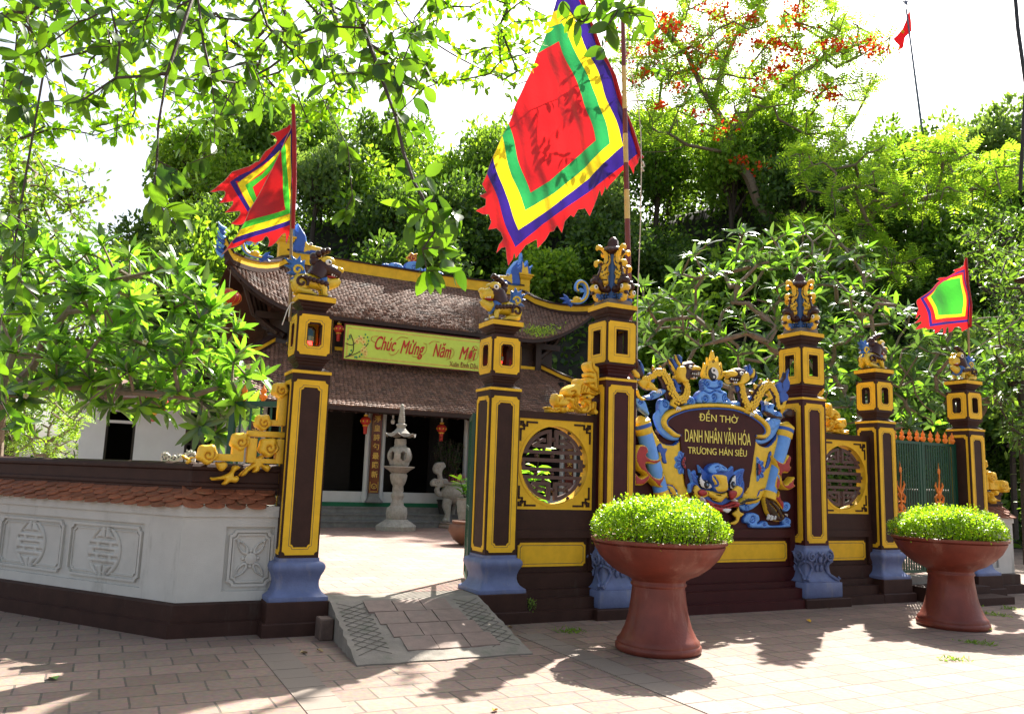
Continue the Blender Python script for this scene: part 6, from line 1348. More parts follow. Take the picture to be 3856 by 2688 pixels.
# ============================================================ COURT OBJECTS
def lc(px,py,z=.32): return w2g(on_z(px,py,z))
c=lc(902,1192); cx,cy=c[0],c[1]+.45
t=thing('stone_lantern','tall carved grey stone lantern with pagoda top on the court','lantern',(cx,cy,.32))
s_=(cy+8.56)  # distance scale helper
def Z(py): return on_y(905,py,cy)[1]
H=lambda y: Z((1500+y/2.911)/SC)
m=MB(STONEB); m.lathe(cx,cy,[(.46,.32),(.47,.42),(.36,.50),(.30,.53),(.27,.56),(.24,.57)],STONE,8,False,4,.03)
m.build('base',t)
m=MB(STONEB); m.lathe(cx,cy,[(.20,H(1345)),(.235,H(1310)),(.245,H(1260)),(.23,H(1200)),(.17,H(1180)),(.15,H(1170)),(.15,H(1150)),(.125,H(1130)),(.125,H(1100)),(.15,H(1075)),(.155,H(1055)),(.12,H(1030)),(.13,H(1010)),(.12,H(960)),(.14,H(945)),(.16,H(930)),(.19,H(880)),(.20,H(840)),(.17,H(820))],STONE,24,True,8,.05); m.build('shaft',t)
m=MB(STONE); m.lathe(cx,cy,[(.17,H(819)),(.24,H(790)),(.35,H(755)),(.35,H(745)),(.2,H(742)),(.18,H(720))],0,32,True,8,.08); m.build('lotus_tray',t)
m=MB(STONE); n=4
zb0,zt0=H(718),H(545)
na,nz_=48,14; vs=[];fs=[]
for sh in(0,1):
    for j in range(nz_+1):
        f=j/nz_; r=(.185+.10*math.sin(pi*min(1,f*1.0))**.7)*(1-.22*sh)
        for i in range(na): a_=2*pi*i/na; vs.append((cx+r*(1+.03*math.cos(6*a_))*math.cos(a_),cy+r*(1+.03*math.cos(6*a_))*math.sin(a_),zb0+(zt0-zb0)*f))
def open_(i,j): da=((i+.5)/na*6)%1-.5; return (da/.30)**2+((j+.5)/nz_-.48)**2/.085<1
for sh in(0,1):
    for j in range(nz_):
        for i in range(na):
            if not open_(i,j): b_=sh*(nz_+1)*na; fs.append((b_+j*na+i,b_+j*na+(i+1)%na,b_+(j+1)*na+(i+1)%na,b_+(j+1)*na+i))
            else:
                o2=(nz_+1)*na
                for (i2,j2,p,q_) in((i-1,j,(j*na+i),((j+1)*na+i)),(i+1,j,(j*na+(i+1)%na),((j+1)*na+(i+1)%na)),(i,j-1,(j*na+i),(j*na+(i+1)%na)),(i,j+1,((j+1)*na+i),((j+1)*na+(i+1)%na))):
                    if sh==0 and not open_(i2%na,j2): fs.append((p,q_,q_+o2,p+o2))
m.add(vs,fs,0,True)
m.lathe(cx,cy,[(.22,zb0-.03),(.24,zb0+.06),(.2,zb0+.07)],0,20); m.lathe(cx,cy,[(.2,zt0-.10),(.25,zt0-.07),(.22,zt0),(.14,H(530)),(.14,H(515)),(.13,H(510)),(.14,H(490)),(.135,H(460)),(.13,H(445))],0,20); m.build('lamp_chamber',t)
m=MB(STONE); zr=H(440); vs=[]; 
prof=[(.31,zr+.02),(.33,zr+.03),(.24,zr+.09),(.16,zr+.16),(.09,zr+.24)]
nn=24
for r,z in prof:
    for i in range(nn):
        a_=2*pi*i/nn; k=abs(math.cos(3*a_)); vs.append((cx+r*(1+.13*k**3*(r/.33))*math.cos(a_),cy+r*(1+.13*k**3*(r/.33))*math.sin(a_),z+(.09*k**4 if r>.3 else 0)))
fs=[(j*nn+i,j*nn+(i+1)%nn,j*nn+nn+(i+1)%nn,j*nn+nn+i) for j in range(4) for i in range(nn)]+[tuple(range(nn-1,-1,-1)),tuple(4*nn+i for i in range(nn))]
m.add(vs,fs,0,False); m.build('roof',t)
m=MB(STONE); pr=[(.10,H(340)),(.10,H(305)),(.12,H(300)),(.12,H(285)),(.09,H(280))]
for k in range(8): z=H(270-k*24); r=.082-.006*k; pr+=[(r*.8,z),(r,z+.02),(r,z+.055),(r*.8,z+.065)]
pr+=[(.045,H(80)),(.03,H(68)),(.005,H(62))]; m.lathe(cx,cy,pr,0,16); m.build('pagoda_spire',t)
# incense burner
c=lc(1022,1185); bx,by=c[0]+.16,c[1]+.42
t=thing('incense_burner','carved stone incense burner with cloud-shaped handle on three legs','incense burner',(bx,by,.32))
zz=lambda y:on_y(1020,(1500+y/2.911)/SC,by)[1]
m=MB(STONEB); m.lathe(bx,by,[(.62,.32),(.64,.36),(.58,.43),(.60,.47),(.56,.50)],0,32,True,16,.02); m.build('pedestal',t)
for a_ in(R(205),R(325),R(85)):
    m=MB(STONE); m.tube([(bx+.42*math.cos(a_),by+.42*math.sin(a_),.52),(bx+.38*math.cos(a_),by+.38*math.sin(a_),.75),(bx+.45*math.cos(a_),by+.45*math.sin(a_),1.0),(bx+.40*math.cos(a_),by+.40*math.sin(a_),1.2)],[.12,.09,.15,.16],0,10); m.ell((bx+.48*math.cos(a_),by+.48*math.sin(a_),.56),(.1,.1,.07),0,6,10); m.build('leg',t)
m=MB(STONEB); m.lathe(bx,by,[(.15,1.05),(.35,1.12),(.50,1.30),(.52,1.45),(.44,1.58),(.42,1.66),(.50,1.68),(.50,1.74),(.42,1.74),(.40,1.65)],STONE,32,True,6,.03,cap=False)
m.lathe(bx,by,[(.01,1.66),(.41,1.66)],SOIL,16,cap=False); m.build('bowl',t)
for s in(-1,1):
    m=MB(STONE); X=lambda a:bx+s*a
    sculpt(m,[(X(a),b) for a,b in((.46,1.30),(.62,1.28),(.75,1.45),(.72,1.58),(.86,1.60),(.90,1.72),(.78,1.84),(.66,1.82),(.68,1.95),(.80,2.02),(.84,2.16),(.76,2.32),(.60,2.36),(.48,2.34),(.42,2.22),(.50,2.14),(.54,2.02),(.50,1.84),(.38,1.84),(.30,1.72),(.40,1.60),(.58,1.56),(.58,1.44),(.48,1.42))],by,.07,.05,.022,0,lines=[spiral(X(.72),1.71,.09,1.3),spiral(X(.46),1.72,.08,1.3),spiral(X(.70),2.2,.08,1.3)],lm=STONEB,back=by+.06); m.build('cloud_handle',t)
m=MB(mat('pink incense stick',(.45,.08,.12),.7)); tan=mat('tan incense coil',(.40,.25,.12),.8)
for k in range(34):
    a_=random.uniform(0,2*pi); r=random.uniform(0,.3); ln=random.uniform(.12,.3); m.tube([(bx+r*math.cos(a_),by+r*math.sin(a_),1.66),(bx+(r+random.uniform(-.08,.1))*math.cos(a_),by+(r+.05)*math.sin(a_),1.7+ln)],.005,tan if k%5==0 else 0,4)
m.lathe(bx+.1,by,[(.12,1.75),(.10,1.85),(.05,1.98),(.01,2.03)],tan,12); m.build('incense_sticks',t,kind='stuff'); t.scale=(.78,.78,.78)
# potted plants
LP_=leafmat('broad potted leaves',(.07,.20,.02),(.20,.40,.04),.45)
DKL=leafmat('dark glossy leaves',(.015,.045,.012),(.04,.10,.02),.3)
def potplant(label,lab2,px,py,off,pr,m_pot,nl,L_,W_,h,spread,lm,seed,y=None):
    if y is None: c=lc(px,py); x,y=c[0],c[1]+off
    else: x=on_y(px,py,y)[0]
    t=thing('plant_pot',label,'pot',(x,y,.32)); m=MB(m_pot); m.lathe(x,y,[(r,.32+z) for r,z in pr],0,24,cap=False); m.build('pot_body',t); m=MB(SOIL); m.lathe(x,y,[(.005,.32+pr[-1][1]-.05),(pr[-1][0]*.95,.32+pr[-1][1]-.05)],0,16,cap=False); m.build('soil',t)
    z0=.32+pr[-1][1]-.06; w0=g2w(x,y,z0); s=thing('potted_plant',lab2,'plant',tuple(w0),'w'); st=MB(BARKD); C_=[];D=[]
    rr=random.Random(seed)
    for k in range(max(3,nl//14)):
        a_=rr.uniform(0,2*pi); e=rr.uniform(.2,1)*spread; top=w0+np.array([e*math.cos(a_),e*math.sin(a_),h*rr.uniform(.6,1)]); st.tube([tuple(w0),tuple((w0+top)/2+np.array([0,0,.05])),tuple(top)],[.015,.01,.005],0,5)
        for j in range(14): f=rr.uniform(.3,1); b_=rr.uniform(0,2*pi); C_.append(w0+(top-w0)*f); D.append((math.cos(b_),math.sin(b_),rr.uniform(-.1,.9)))
    st.build('stems',s); leaves('foliage',C_,D,rnd(len(C_))*.4+np.array([0,0,1.]),RNG.uniform(.7,1.1,len(C_))*L_,RNG.uniform(.8,1.1,len(C_))*W_,lm,s,base=tuple(w0),droop=.4); return s
potplant('carved pale stone pot left of the pillar beside the ramp','bright green leafy plant in the pale stone pot',1040,1190,.1,[(.13,0),(.16,.04),(.11,.12),(.13,.3),(.17,.5),(.19,.68),(.17,.74),(.20,.78),(.18,.79)],STONE,42,.26,.10,.5,.22,LP_,5,y=8.3)
potplant('dark stone tub on the temple steps behind the stone lantern','tall dark shrub in the dark stone tub before the temple door',998,1140,0,[(.14,.3),(.18,.45),(.20,.62),(.23,.65),(.21,.66)],mat('dark stone tub',(.035,.033,.03),.8),1500,.12,.04,1.6,.42,DKL,6,y=10.66)
t=thing('bowl_pot','wide low brown clay bowl pot beside the right edge of the doorway','pot',(on_y(1045,1170,5.6)[0],5.6,.32)); x=on_y(1058,1170,5.6)[0]; m=MB(mat('brown clay',(.16,.07,.04),.6,.2,6)); m.lathe(x,5.6,[(.2,.32),(.34,.42),(.44,.58),(.42,.68),(.36,.72),(.38,.76),(.34,.77),(.30,.70)],0,28,cap=False); m.lathe(x,5.6,[(.005,.70),(.31,.70)],SOIL,12,cap=False); m.build('bowl',t)
potplant('green plant pot behind the near lattice window','yellow green rubber plant seen through the round lattice',1190,1150,0,[(.2,0),(.28,.4),(.3,.5),(.27,.5)],POTM,28,.26,.13,1.3,.22,LP_,9,y=1.6)
# white annexe at the left
t=thing('white_annexe','plain white building with dark doorway behind the left wall','building',(-4,13,.32))
ya=12.0; AP=lambda px,py:on_y(px,py,ya)
x0_=AP(175,1000)[0]; x1_=-1.42; zt_=AP(300,905)[1]
d0,d1=AP(233,1000)[0],AP(300,1000)[0]; dt_=AP(265,948)[1]; tz0,tz1=AP(265,942)[1],AP(265,922)[1]; e0,e1=AP(413,1000)[0],AP(482,1000)[0]; et=AP(450,950)[1]; ez0,ez1=AP(450,945)[1],AP(450,926)[1]
m=MB(mat('annexe white wash',(.66,.70,.74),.7,.06,2,dirt=((.5,.52,.52),1.5,.62)))
def seg(a,b,z0,z1): m.box(a,b,ya,ya+.2,z0,z1)
seg(x0_,d0,.32,zt_); seg(d1,e0,.32,zt_); seg(e1,x1_,.32,zt_)
for a,b,q0,q1,q2 in((d0,d1,dt_,tz0,tz1),(e0,e1,et,ez0,ez1)): seg(a,b,q0,q1); seg(a,b,q2,zt_)
m.box(x0_,x0_+.2,ya+.2,ya+5,.32,zt_); m.box(x0_-.1,x1_,ya-.15,ya+5.2,zt_+.001,zt_+.12); m.build('wall',t)
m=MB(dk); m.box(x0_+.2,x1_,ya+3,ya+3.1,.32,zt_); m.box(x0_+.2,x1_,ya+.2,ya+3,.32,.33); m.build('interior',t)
m=MB(mat('dark door timber',(.025,.02,.018),.6)); m.box(d0,d0+.05,ya+.05,ya+.1,.33,dt_); m.box(d1-.05,d1,ya+.05,ya+.1,.33,dt_); m.box(e0,e0+.06,ya+.05,ya+.1,.33,et); m.box(e1-.06,e1,ya+.05,ya+.1,.33,et)
for k in range(3): x=e0+(e1-e0)*(k+1)/4; m.box(x-.025,x+.025,ya+.06,ya+.09,.33,et)
for k in range(4): z=1.2+k*.45; m.box(e0+.06,e1-.06,ya+.065,ya+.085,z,z+.04)
m.build('door_frame',t)
m=MB(ROOFT); prism_x(m,[(ya-.5,zt_+.1),(ya+2.5,zt_+1.2),(ya+5.5,zt_+.1),(ya+5.5,zt_+.02),(ya-.5,zt_+.02)],x0_-.2,x1_-.3); m.build('roof',t)
# stone dragon balustrade peeping over the left wall
ys=3.2; m=MB(mat('pale dragon stone',(.52,.49,.44),.8,.15,12,.4)); SD=(3.0613,250,1350)
for q in ([(1090,1150),(1100,1120),(1090,1090),(1110,1100),(1115,1070),(1135,1090),(1145,1062),(1160,1085),(1180,1070),(1180,1100),(1200,1100),(1195,1130),(1180,1150)],[(1180,1170),(1200,1130),(1230,1115),(1245,1090),(1255,1115),(1280,1110),(1290,1085),(1300,1110),(1330,1090),(1335,1120),(1350,1160),(1300,1180)],[(1370,1160),(1380,1110),(1365,1085),(1390,1080),(1390,1045),(1415,1065),(1440,1045),(1455,1070),(1490,1070),(1490,1095),(1520,1110),(1500,1130),(1490,1170)]):
    pass
    sculpt(m,tr(q+[(q[-1][0]-20,1260),(q[0][0]+10,1260)],ys,*SD),ys,.05,.03,.015,0,lines=[spiral(*on_y((250+(q[0][0]+q[-1][0])/2/3.0613)/SC,(1350+1140/3.0613)/SC,ys),.05,1.2)],back=ys+.08)
a=tr([(1090,1200),(1530,1200)],ys,*SD); m.box(a[0][0],a[1][0],ys-.05,ys+.15,.32,a[0][1]-.05)
m.build('stone_dragon_balustrade',base=(a[0][0],ys,.32),label='pale stone dragon balustrade showing over the left wall',cat='balustrade')
# ============================================================ TREES
def grow(roots,targets,seg=.3,jit=.25,sag=0.,seed=1,rtip=.006,pw=.45,rmax=.3,axis_pull=.0):
    """roots: list of polylines (world). targets (n,3). joins each target to the nearest limb; returns nodes,parents,radii,tips"""
    rg=np.random.default_rng(seed); P=[];par=[]
    for pl,att in roots:
        prev=att if att is None or att>=0 else None
        if att==-2: prev=int(np.argmin(np.linalg.norm(np.array(P)-np.array(pl[0]),axis=1)))
        pts=[np.array(p,float) for p in pl]
        for a,b in zip(pts[:-1],pts[1:]):
            n=max(1,int(np.linalg.norm(b-a)/seg))
            for k in range(n):
                if prev is not None and k==0 and a is pts[0] and att==-2: continue
                P.append(a+(b-a)*k/n); par.append(-1 if prev is None else prev); prev=len(P)-1
        P.append(pts[-1]); par.append(prev); 
    T=np.array(targets); 
    o=np.argsort(np.min(np.linalg.norm(T[:,None,:]-np.array(P)[None,::3,:],axis=2),axis=1)); tips=[]
    for i in o:
        t=T[i]; A=np.array(P); d=np.linalg.norm(A-t,axis=1); j=int(np.argmin(d)); L=d[j]; n=max(1,int(L/seg)); prev=j; a=A[j]
        off=rg.normal(0,jit*L*.25,3)
        for k in range(1,n+1):
            f=k/n; p=a+(t-a)*f+off*math.sin(pi*f)-np.array([0,0,sag*L*math.sin(pi*f)]); P.append(p); par.append(prev); prev=len(P)-1
        tips.append(prev)
    cnt=np.zeros(len(P)); 
    for t in tips: 
        j=t
        while j!=-1: cnt[j]+=1; j=par[j]
    rad=np.minimum(rmax,rtip*np.maximum(cnt,1)**pw)
    return np.array(P),par,rad,tips
def wood(mb,P,par,rad,m=0,n=6,minr=0,base=None):
    ch={}
    for i,p in enumerate(par): ch.setdefault(p,[]).append(i)
    st=[(c,-1) for c in ch.get(-1,[])]
    while st:
        i,fr=st.pop(); path=[];rr=[]
        if fr>=0: path.append(P[fr]); rr.append(min(rad[fr],rad[i]*1.3))
        while True:
            path.append(P[i]);rr.append(rad[i]); c=ch.get(i,[])
            if not c: break
            c=sorted(c,key=lambda k:-rad[k]); 
            for k in c[1:]: st.append((k,i))
            i=c[0]
        if len(path)>1 and max(rr)>minr: mb.tube(path,rr,m,n if max(rr)>.03 else 4)
def poly_targets(polys,n,Y0,Y1,seed=0):
    """n points seen inside photo outlines, spread over the distances Y0..Y1"""
    rg=np.random.default_rng(seed); out=[]; areas=[]
    for p in polys: q=np.array(p,float); areas.append(abs(np.sum(q[:,0]*np.roll(q[:,1],-1)-q[:,1]*np.roll(q[:,0],-1)))/2)
    for p,a in zip(polys,areas):
        k=max(1,int(n*a/sum(areas))); q=np.array(p,float); got=0
        while got<k:
            c=q.min(0)+rg.uniform(size=(k*3,2))*(q.max(0)-q.min(0)); c=c[inpoly(c,q)][:k-got]
            for x,y in c: out.append(at(x,y,rg.uniform(Y0,Y1)))
            got+=len(c)
    return np.array(out)
def tree(name,label,base,roots,targets,bark,group=None,**kw):
    t=thing(name,label,'tree',tuple(base),'w',group); P,par,rad,tips=grow(roots,targets,**kw); m=MB(bark); wood(m,P,par,rad); m.build('trunk',t); return t,P,par,rad,tips
def rosettes(P,par,tips,nl,L0,L1,W0,droop_=.35,up=.5,spread=1.0,seed=0):
    rg=np.random.default_rng(seed); C_=[];D=[];N_=[]
    for t in tips:
        ax=P[t]-P[par[t]]; ax=ax/(np.linalg.norm(ax)+1e-9); ax=ax*.6+np.array([0,0,up]); ax/=np.linalg.norm(ax)
        s=np.cross(ax,[.3,.9,.1]); s/=np.linalg.norm(s); b=np.cross(ax,s); k=rg.integers(int(nl*.7),int(nl*1.3)+1)
        for i in range(k):
            a=i*2.4+rg.uniform(0,.5); f=rg.uniform(.25,1.1)*spread; d=ax*(1.1-f*.8)+(s*math.cos(a)+b*math.sin(a))*f; C_.append(P[t]-ax*rg.uniform(0,.06)); D.append(d); N_.append(ax+d*-.3+rg.normal(0,.15,3))
    return np.array(C_),np.array(D),np.array(N_)
def along(P,par,tips,per,depth,seed=0,out=.9,down=.2):
    """leaves set alternately along the outer twigs"""
    rg=np.random.default_rng(seed); C_=[];D=[]; seen=set()
    for t in tips:
        j=t; s=0
        for k in range(depth):
            p=par[j]
            if p<0 or j in seen: break
            seen.add(j)
            ax=P[j]-P[p]; ax=ax/(np.linalg.norm(ax)+1e-9)
            for q in range(per): f=rg.uniform(); r=rg.normal(size=3); r-=ax*(r@ax); r/=np.linalg.norm(r)+1e-9; C_.append(P[p]+(P[j]-P[p])*f); D.append(ax*.45+r*out-np.array([0,0,down]))
            j=p
    return np.array(C_),np.array(D)
# ---- colours
FRL=leafmat('frangipani leaves',(.07,.18,.025),(.17,.34,.045),.45,.26,(2.4,2.3,.8),.5)
FRL2=leafmat('dark frangipani leaves',(.035,.08,.03),(.10,.17,.07),.25,.25,(2.4,2.4,.8),.6)
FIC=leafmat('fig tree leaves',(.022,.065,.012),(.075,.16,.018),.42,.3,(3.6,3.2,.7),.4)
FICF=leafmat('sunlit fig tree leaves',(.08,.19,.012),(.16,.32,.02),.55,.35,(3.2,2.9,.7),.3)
FLM=leafmat('flame tree fronds',(.11,.24,.04),(.24,.38,.07),.48,.5,(2.6,2.3,.6),.2)
FLR=leafmat('flame tree flowers',(.62,.035,.01),(.80,.12,.02),.3,.5,(1.4,1.2,1.0),.2)
HILL=[leafmat('hill foliage %s'%k,a,b,.38,.4,(2.6,2.4,.8),.35) for k,a,b in(('mid green',(.045,.11,.02),(.15,.26,.045)),('deep green',(.028,.075,.018),(.10,.18,.04)),('fresh green',(.08,.18,.02),(.22,.36,.045)),('grey green',(.07,.14,.045),(.17,.26,.09)))]
# ---- left frangipani behind the left wall
polyL=[[(0,520),(110,500),(190,560),(260,520),(330,600),(400,590),(470,640),(520,720),(590,820),(610,870),(560,880),(540,950),(470,985),(440,940),(360,900),(260,860),(150,870),(60,900),(0,900)]]
T=np.concatenate([poly_targets(polyL,195,8.9,10.9,3),poly_targets([[(180,850),(300,840),(480,860),(570,900),(520,960),(470,990),(400,930),(330,925),(230,915),(170,890)]],26,8.9,9.8,4)]); b0=np.array([-6.6,10.4,.3])
L_=lambda pts,Y:[at(x,y,Y) for x,y in pts]
roots=[([b0,b0+np.array([.1,0,1.2]),at(0,885,10.1)],None),([at(0,885,10.1)]+L_([(60,862),(180,868),(260,835),(360,780),(430,790)],9.6),-2),([at(60,862,10.1)]+L_([(95,770),(150,700),(235,690),(290,620)],9.8),-2),([at(180,868,9.9)]+L_([(300,880),(420,890),(520,860)],9.2),-2),([at(0,885,10.1)]+L_([(40,760),(60,700),(100,620)],10.4),-2)]
t,P,par,rad,tips=tree('frangipani_tree','frangipani tree with long bright leaf rosettes leaning over the left wall',b0,roots,T,BARK,seg=.22,jit=.5,seed=4,rtip=.011,pw=.36,rmax=.09)
C_,D,N_=rosettes(P,par,tips,13,.2,.3,.08,seed=5); leaves('foliage',C_,D,N_,RNG.uniform(.20,.33,len(C_)),RNG.uniform(.06,.09,len(C_)),[FRL,FRL2],t,base=tuple(b0),droop=1.0,tagd={'p':[.65,.35]},fine=True)
fl=MB(mat('frangipani petals',(.75,.70,.45),.5,.1)); fy=mat('frangipani heart',(.8,.5,.05),.5)
for k in range(26):
    p=P[random.choice(tips)]+np.array([random.uniform(-.08,.08),-.08,random.uniform(0,.1)]); 
    for j in range(5): a=j*2*pi/5; fl.ell((p[0]+.022*math.cos(a),p[1],p[2]+.022*math.sin(a)),(.016,.006,.016),0,3,6)
    fl.ell((p[0],p[1]-.006,p[2]),(.010,.004,.010),fy,3,5)
fl.build('blossoms',t)
# ---- frangipanis behind the gate, right
SPEC=[('wide frangipani tree with bare forked twigs behind the name screen',[(1430,640),(1500,590),(1560,560),(1650,500),(1740,500),(1800,560),(1820,700),(1800,900),(1760,960),(1700,820),(1600,780),(1520,800),(1440,860)],14.6,17.2,(1640,1000),62,7),
      ('frangipani tree behind the far lattice window and its lion',[(1780,500),(1860,490),(1930,540),(2000,620),(2060,700),(2080,850),(2130,960),(2000,1010),(1900,980),(1830,900),(1790,720)],15.6,18.4,(1930,1010),62,8),
      ('frangipani tree behind the green flag near the right edge',[(2040,700),(2110,690),(2180,720),(2250,700),(2296,740),(2330,900),(2296,960),(2230,900),(2180,960),(2110,940),(2060,850)],15.0,17.5,(2180,1020),48,9)]
for lab,poly,Y0,Y1,rt_,n,sd in SPEC:
    T=poly_targets([poly],int(n*2.0),Y0,Y1,sd); bb=np.array(on_z(rt_[0],rt_[1]+60,.32)); tt=at(rt_[0],rt_[1]-60,(Y0+Y1)/2); bb=np.array([tt[0],tt[1],.32])
    t,P,par,rad,tips=tree('frangipani_tree',lab,bb,[([bb,bb+np.array([.05,0,.9]),tt+np.array([0,0,.6])],None)],T,BARK,'frangipani trees behind the gate',seg=.28,jit=.55,seed=sd,rtip=.017,pw=.34,rmax=.12)
    C_,D,N_=rosettes(P,par,tips,8,.2,.3,.08,seed=sd); leaves('foliage',C_,D,N_,RNG.uniform(.22,.36,len(C_)),RNG.uniform(.07,.10,len(C_)),[FRL2,FRL],t,base=tuple(bb),droop=1.1,tagd={'p':[.75,.25]},fine=True)
# ---- flame tree
polyF=[[(1405,20),(1500,0),(1560,-60),(1800,-60),(1880,10),(1990,60),(2010,130),(1960,190),(1930,260),(1850,330),(1780,300),(1720,250),(1640,330),(1560,300),(1450,330),(1400,280),(1370,150)],[(1760,330),(1900,300),(2000,330),(2120,290),(2200,340),(2330,330),(2330,420),(2230,440),(2120,480),(2000,480),(1900,470),(1800,430)],[(1760,480),(1950,500),(2050,560),(2110,620),(2000,640),(1850,600),(1760,560)]]
T=np.concatenate([poly_targets([polyF[0]],560,35.5,42,1),poly_targets(polyF[1:],270,30,34,2)])
b0=at(1850,800,38.5); b0[2]=3.0
F2=lambda pts,Y:[at(x,y,Y) for x,y in pts]
roots=[([b0]+F2([(1850,720),(1820,620),(1760,530),(1700,455),(1680,400),(1640,345)],38.02),None),([at(1640,345,38.02)]+F2([(1590,335),(1540,325),(1500,340),(1440,342),(1400,330)],37.44),-2),([at(1540,325,37.44)]+F2([(1500,300),(1520,250)],36.66),-2),
       ([at(1640,345,38.02)]+F2([(1630,290),(1600,240),(1575,200),(1540,120),(1480,60)],38.02),-2),([at(1600,240,38.02)]+F2([(1620,150),(1650,80),(1700,20)],39),-2),([at(1640,300,38.02)]+F2([(1690,250),(1760,190),(1850,130),(1950,90)],39.59),-2),
       ([at(1820,620,38.02)]+F2([(1880,600),(1930,540),(1960,470),(2020,455),(2150,430),(2290,400)],32.5),-2),([at(1760,530,38.02)]+F2([(1790,440),(1850,350),(1920,260),(1960,180)],39.98),-2)]
t,P,par,rad,tips=tree('flame_tree','tall flame tree with feathery fronds, red blossoms and dark pods behind the gate',b0,roots,T,BARK,seg=.8,jit=.4,seed=2,rtip=.022,pw=.38,rmax=.30,sag=-.05)
def fronds(name,C_,D,L_,material,parent,base,pairs=9,lw=.10,ll=.22):
    n=len(C_); D=D/np.linalg.norm(D,axis=1)[:,None]; up=np.tile([0,0,1.],(n,1))+RNG.normal(0,.3,(n,3)); S=np.cross(D,up); S/=np.linalg.norm(S,axis=1)[:,None]; Z=np.cross(S,D)
    L_=np.broadcast_to(L_,(n,)); cs=[];ds=[];ns=[];ls=[]
    for k in range(pairs):
        f=(k+.6)/pairs; w=math.sin(pi*min(.97,f*.9+.1))
        for s in(1,-1): cs.append(C_+D*(L_*f)[:,None]-Z*(.25*L_*f*f)[:,None]); ds.append(S*s+D*.35-Z*.15); ns.append(Z); ls.append(L_*ll*(.5+.6*w))
    cs=np.concatenate(cs);ds=np.concatenate(ds);ns=np.concatenate(ns);ls=np.concatenate(ls)
    return leaves(name,cs,ds,ns,ls,ls*lw/ll*.9,material,parent,base=base,fold=.02)
C_,D=along(P,par,tips,5,4,3,1.0,-.1); fronds('foliage',C_,D,RNG.uniform(.45,.80,len(C_)),FLM,t,tuple(b0),6,.13,.34)
FP=[(1475,100),(1530,70),(1490,35),(1545,150),(1530,200),(1570,255),(1520,185),(1640,95),(1650,50),(1610,40),(1585,15),(1700,100),(1740,95),(1760,110),(1790,60),(1800,130),(1650,75),(1745,150),(1700,200),(1640,270),(1620,300),(1850,95),(1880,100),(1950,95),(1960,120),(1990,110),(1870,215),(1830,200),(1440,170),(1400,80),(1420,120),(1560,105),(1680,40),(1720,60),(1590,130),(1490,140),(1720,170),(1620,20),(1480,240),(1460,130),(1780,20),(1500,60),(1700,370),(1660,360)]
cs=[];ds=[]
for i,(x,y) in enumerate(FP):
    c=at(x,y,RNG.uniform(35.5,38)); k=int(RNG.uniform(18,75)); sp=RNG.uniform(.16,.36)
    for j in range(k): cs.append(c+RNG.normal(0,1,3)*np.array([sp*1.3,sp,sp*.5])); ds.append(RNG.normal(size=3))
o=leaves('red_blossoms',np.array(cs),np.array(ds),rnd(len(cs)),RNG.uniform(.12,.22,len(cs)),RNG.uniform(.10,.18,len(cs)),FLR,t,base=tuple(b0))
for k in range(34):
    m=MB(BARKD); q=P[tips[int(RNG.integers(len(tips)))]]; l=RNG.uniform(.6,.95); m.tube([tuple(q),tuple(q+np.array([.03,0,-l*.5])),tuple(q+np.array([-.02,0,-l]))],[.02,.055,.015],0,5,flat=.4); m.build('seed_pod',t)
# ---- fig tree whose branches hang over the camera
b0=np.array([-7.5,3.6,0.]); h=np.array([-6.6,4.2,5.6])
near=[(430,0,4.9),(375,165,4.8),(355,280,4.7),(352,360,4.7),(345,425,4.6),(370,480,4.6),(395,505,4.6)]
def L3(pts): return [at(x,y,Y) for x,y,Y in pts]
hub=at(300,-260,6.5); hub2=at(900,-300,7.5)
roots=[([b0,b0+np.array([.2,.1,2.5]),h,hub,hub2,at(1450,-260,7.0)],None),
 ([hub]+L3([(430,-60,5.2)]+near),-2),([hub]+L3([(440,-40,5.4),(455,90,5.2),(472,165,5.2),(482,250,5.2),(480,345,5.1)]),-2),
 ([hub2]+L3([(780,-40,5.4),(829,100,5.2),(859,185,5.1),(887,260,5.0),(904,340,4.9),(929,410,4.9),(969,480,4.8),(974,520,4.8)]),-2),
 ([h]+L3([(-120,-20,5.5),(0,35,5.6),(60,60,5.8),(130,130,6)]),-2),([hub2]+L3([(1000,-60,7.5),(1060,80,7.6),(1110,160,7.7),(1150,215,7.8)]),-2),
 ([at(1450,-260,7.0)]+L3([(1400,-60,5.3),(1340,0,5.2),(1310,50,5.2)]),-2),([at(1450,-260,7.0)]+L3([(1450,-60,5.3),(1445,10,5.2)]),-2),
 ([hub]+L3([(560,-60,6.5),(600,60,6.5),(680,140,6.6),(780,330,6.8),(790,440,6.8)]),-2),([hub]+L3([(150,-60,7),(100,150,7),(60,380,7),(30,560,7)]),-2)]
Tn=np.concatenate([poly_targets([[(0,-40),(260,-40),(300,120),(270,230),(120,250),(0,300)]],42,4.8,6.6,1),poly_targets([[(300,-40),(1000,-40),(1000,60),(860,190),(660,200),(540,300),(400,420),(330,260),(280,120)]],95,4.9,7,2),
  poly_targets([[(340,360),(420,360),(420,560),(340,560)]],7,4.5,4.8,3),poly_targets([[(885,400),(950,330),(1020,440),(1030,600),(950,620),(890,540)]],17,4.6,5.0,4),poly_targets([[(820,60),(960,60),(990,160),(950,330),(860,300),(800,200)]],16,4.9,5.6,5),poly_targets([[(1250,-30),(1500,-30),(1490,60),(1370,130),(1290,90)]],13,5,5.4,6),poly_targets([[(0,380),(60,380),(110,640),(90,950),(0,1010),(0,700)]],14,6,7.5,7),
  poly_targets([[(760,420),(800,420),(800,490),(760,490)]],3,6.6,6.9,8)])
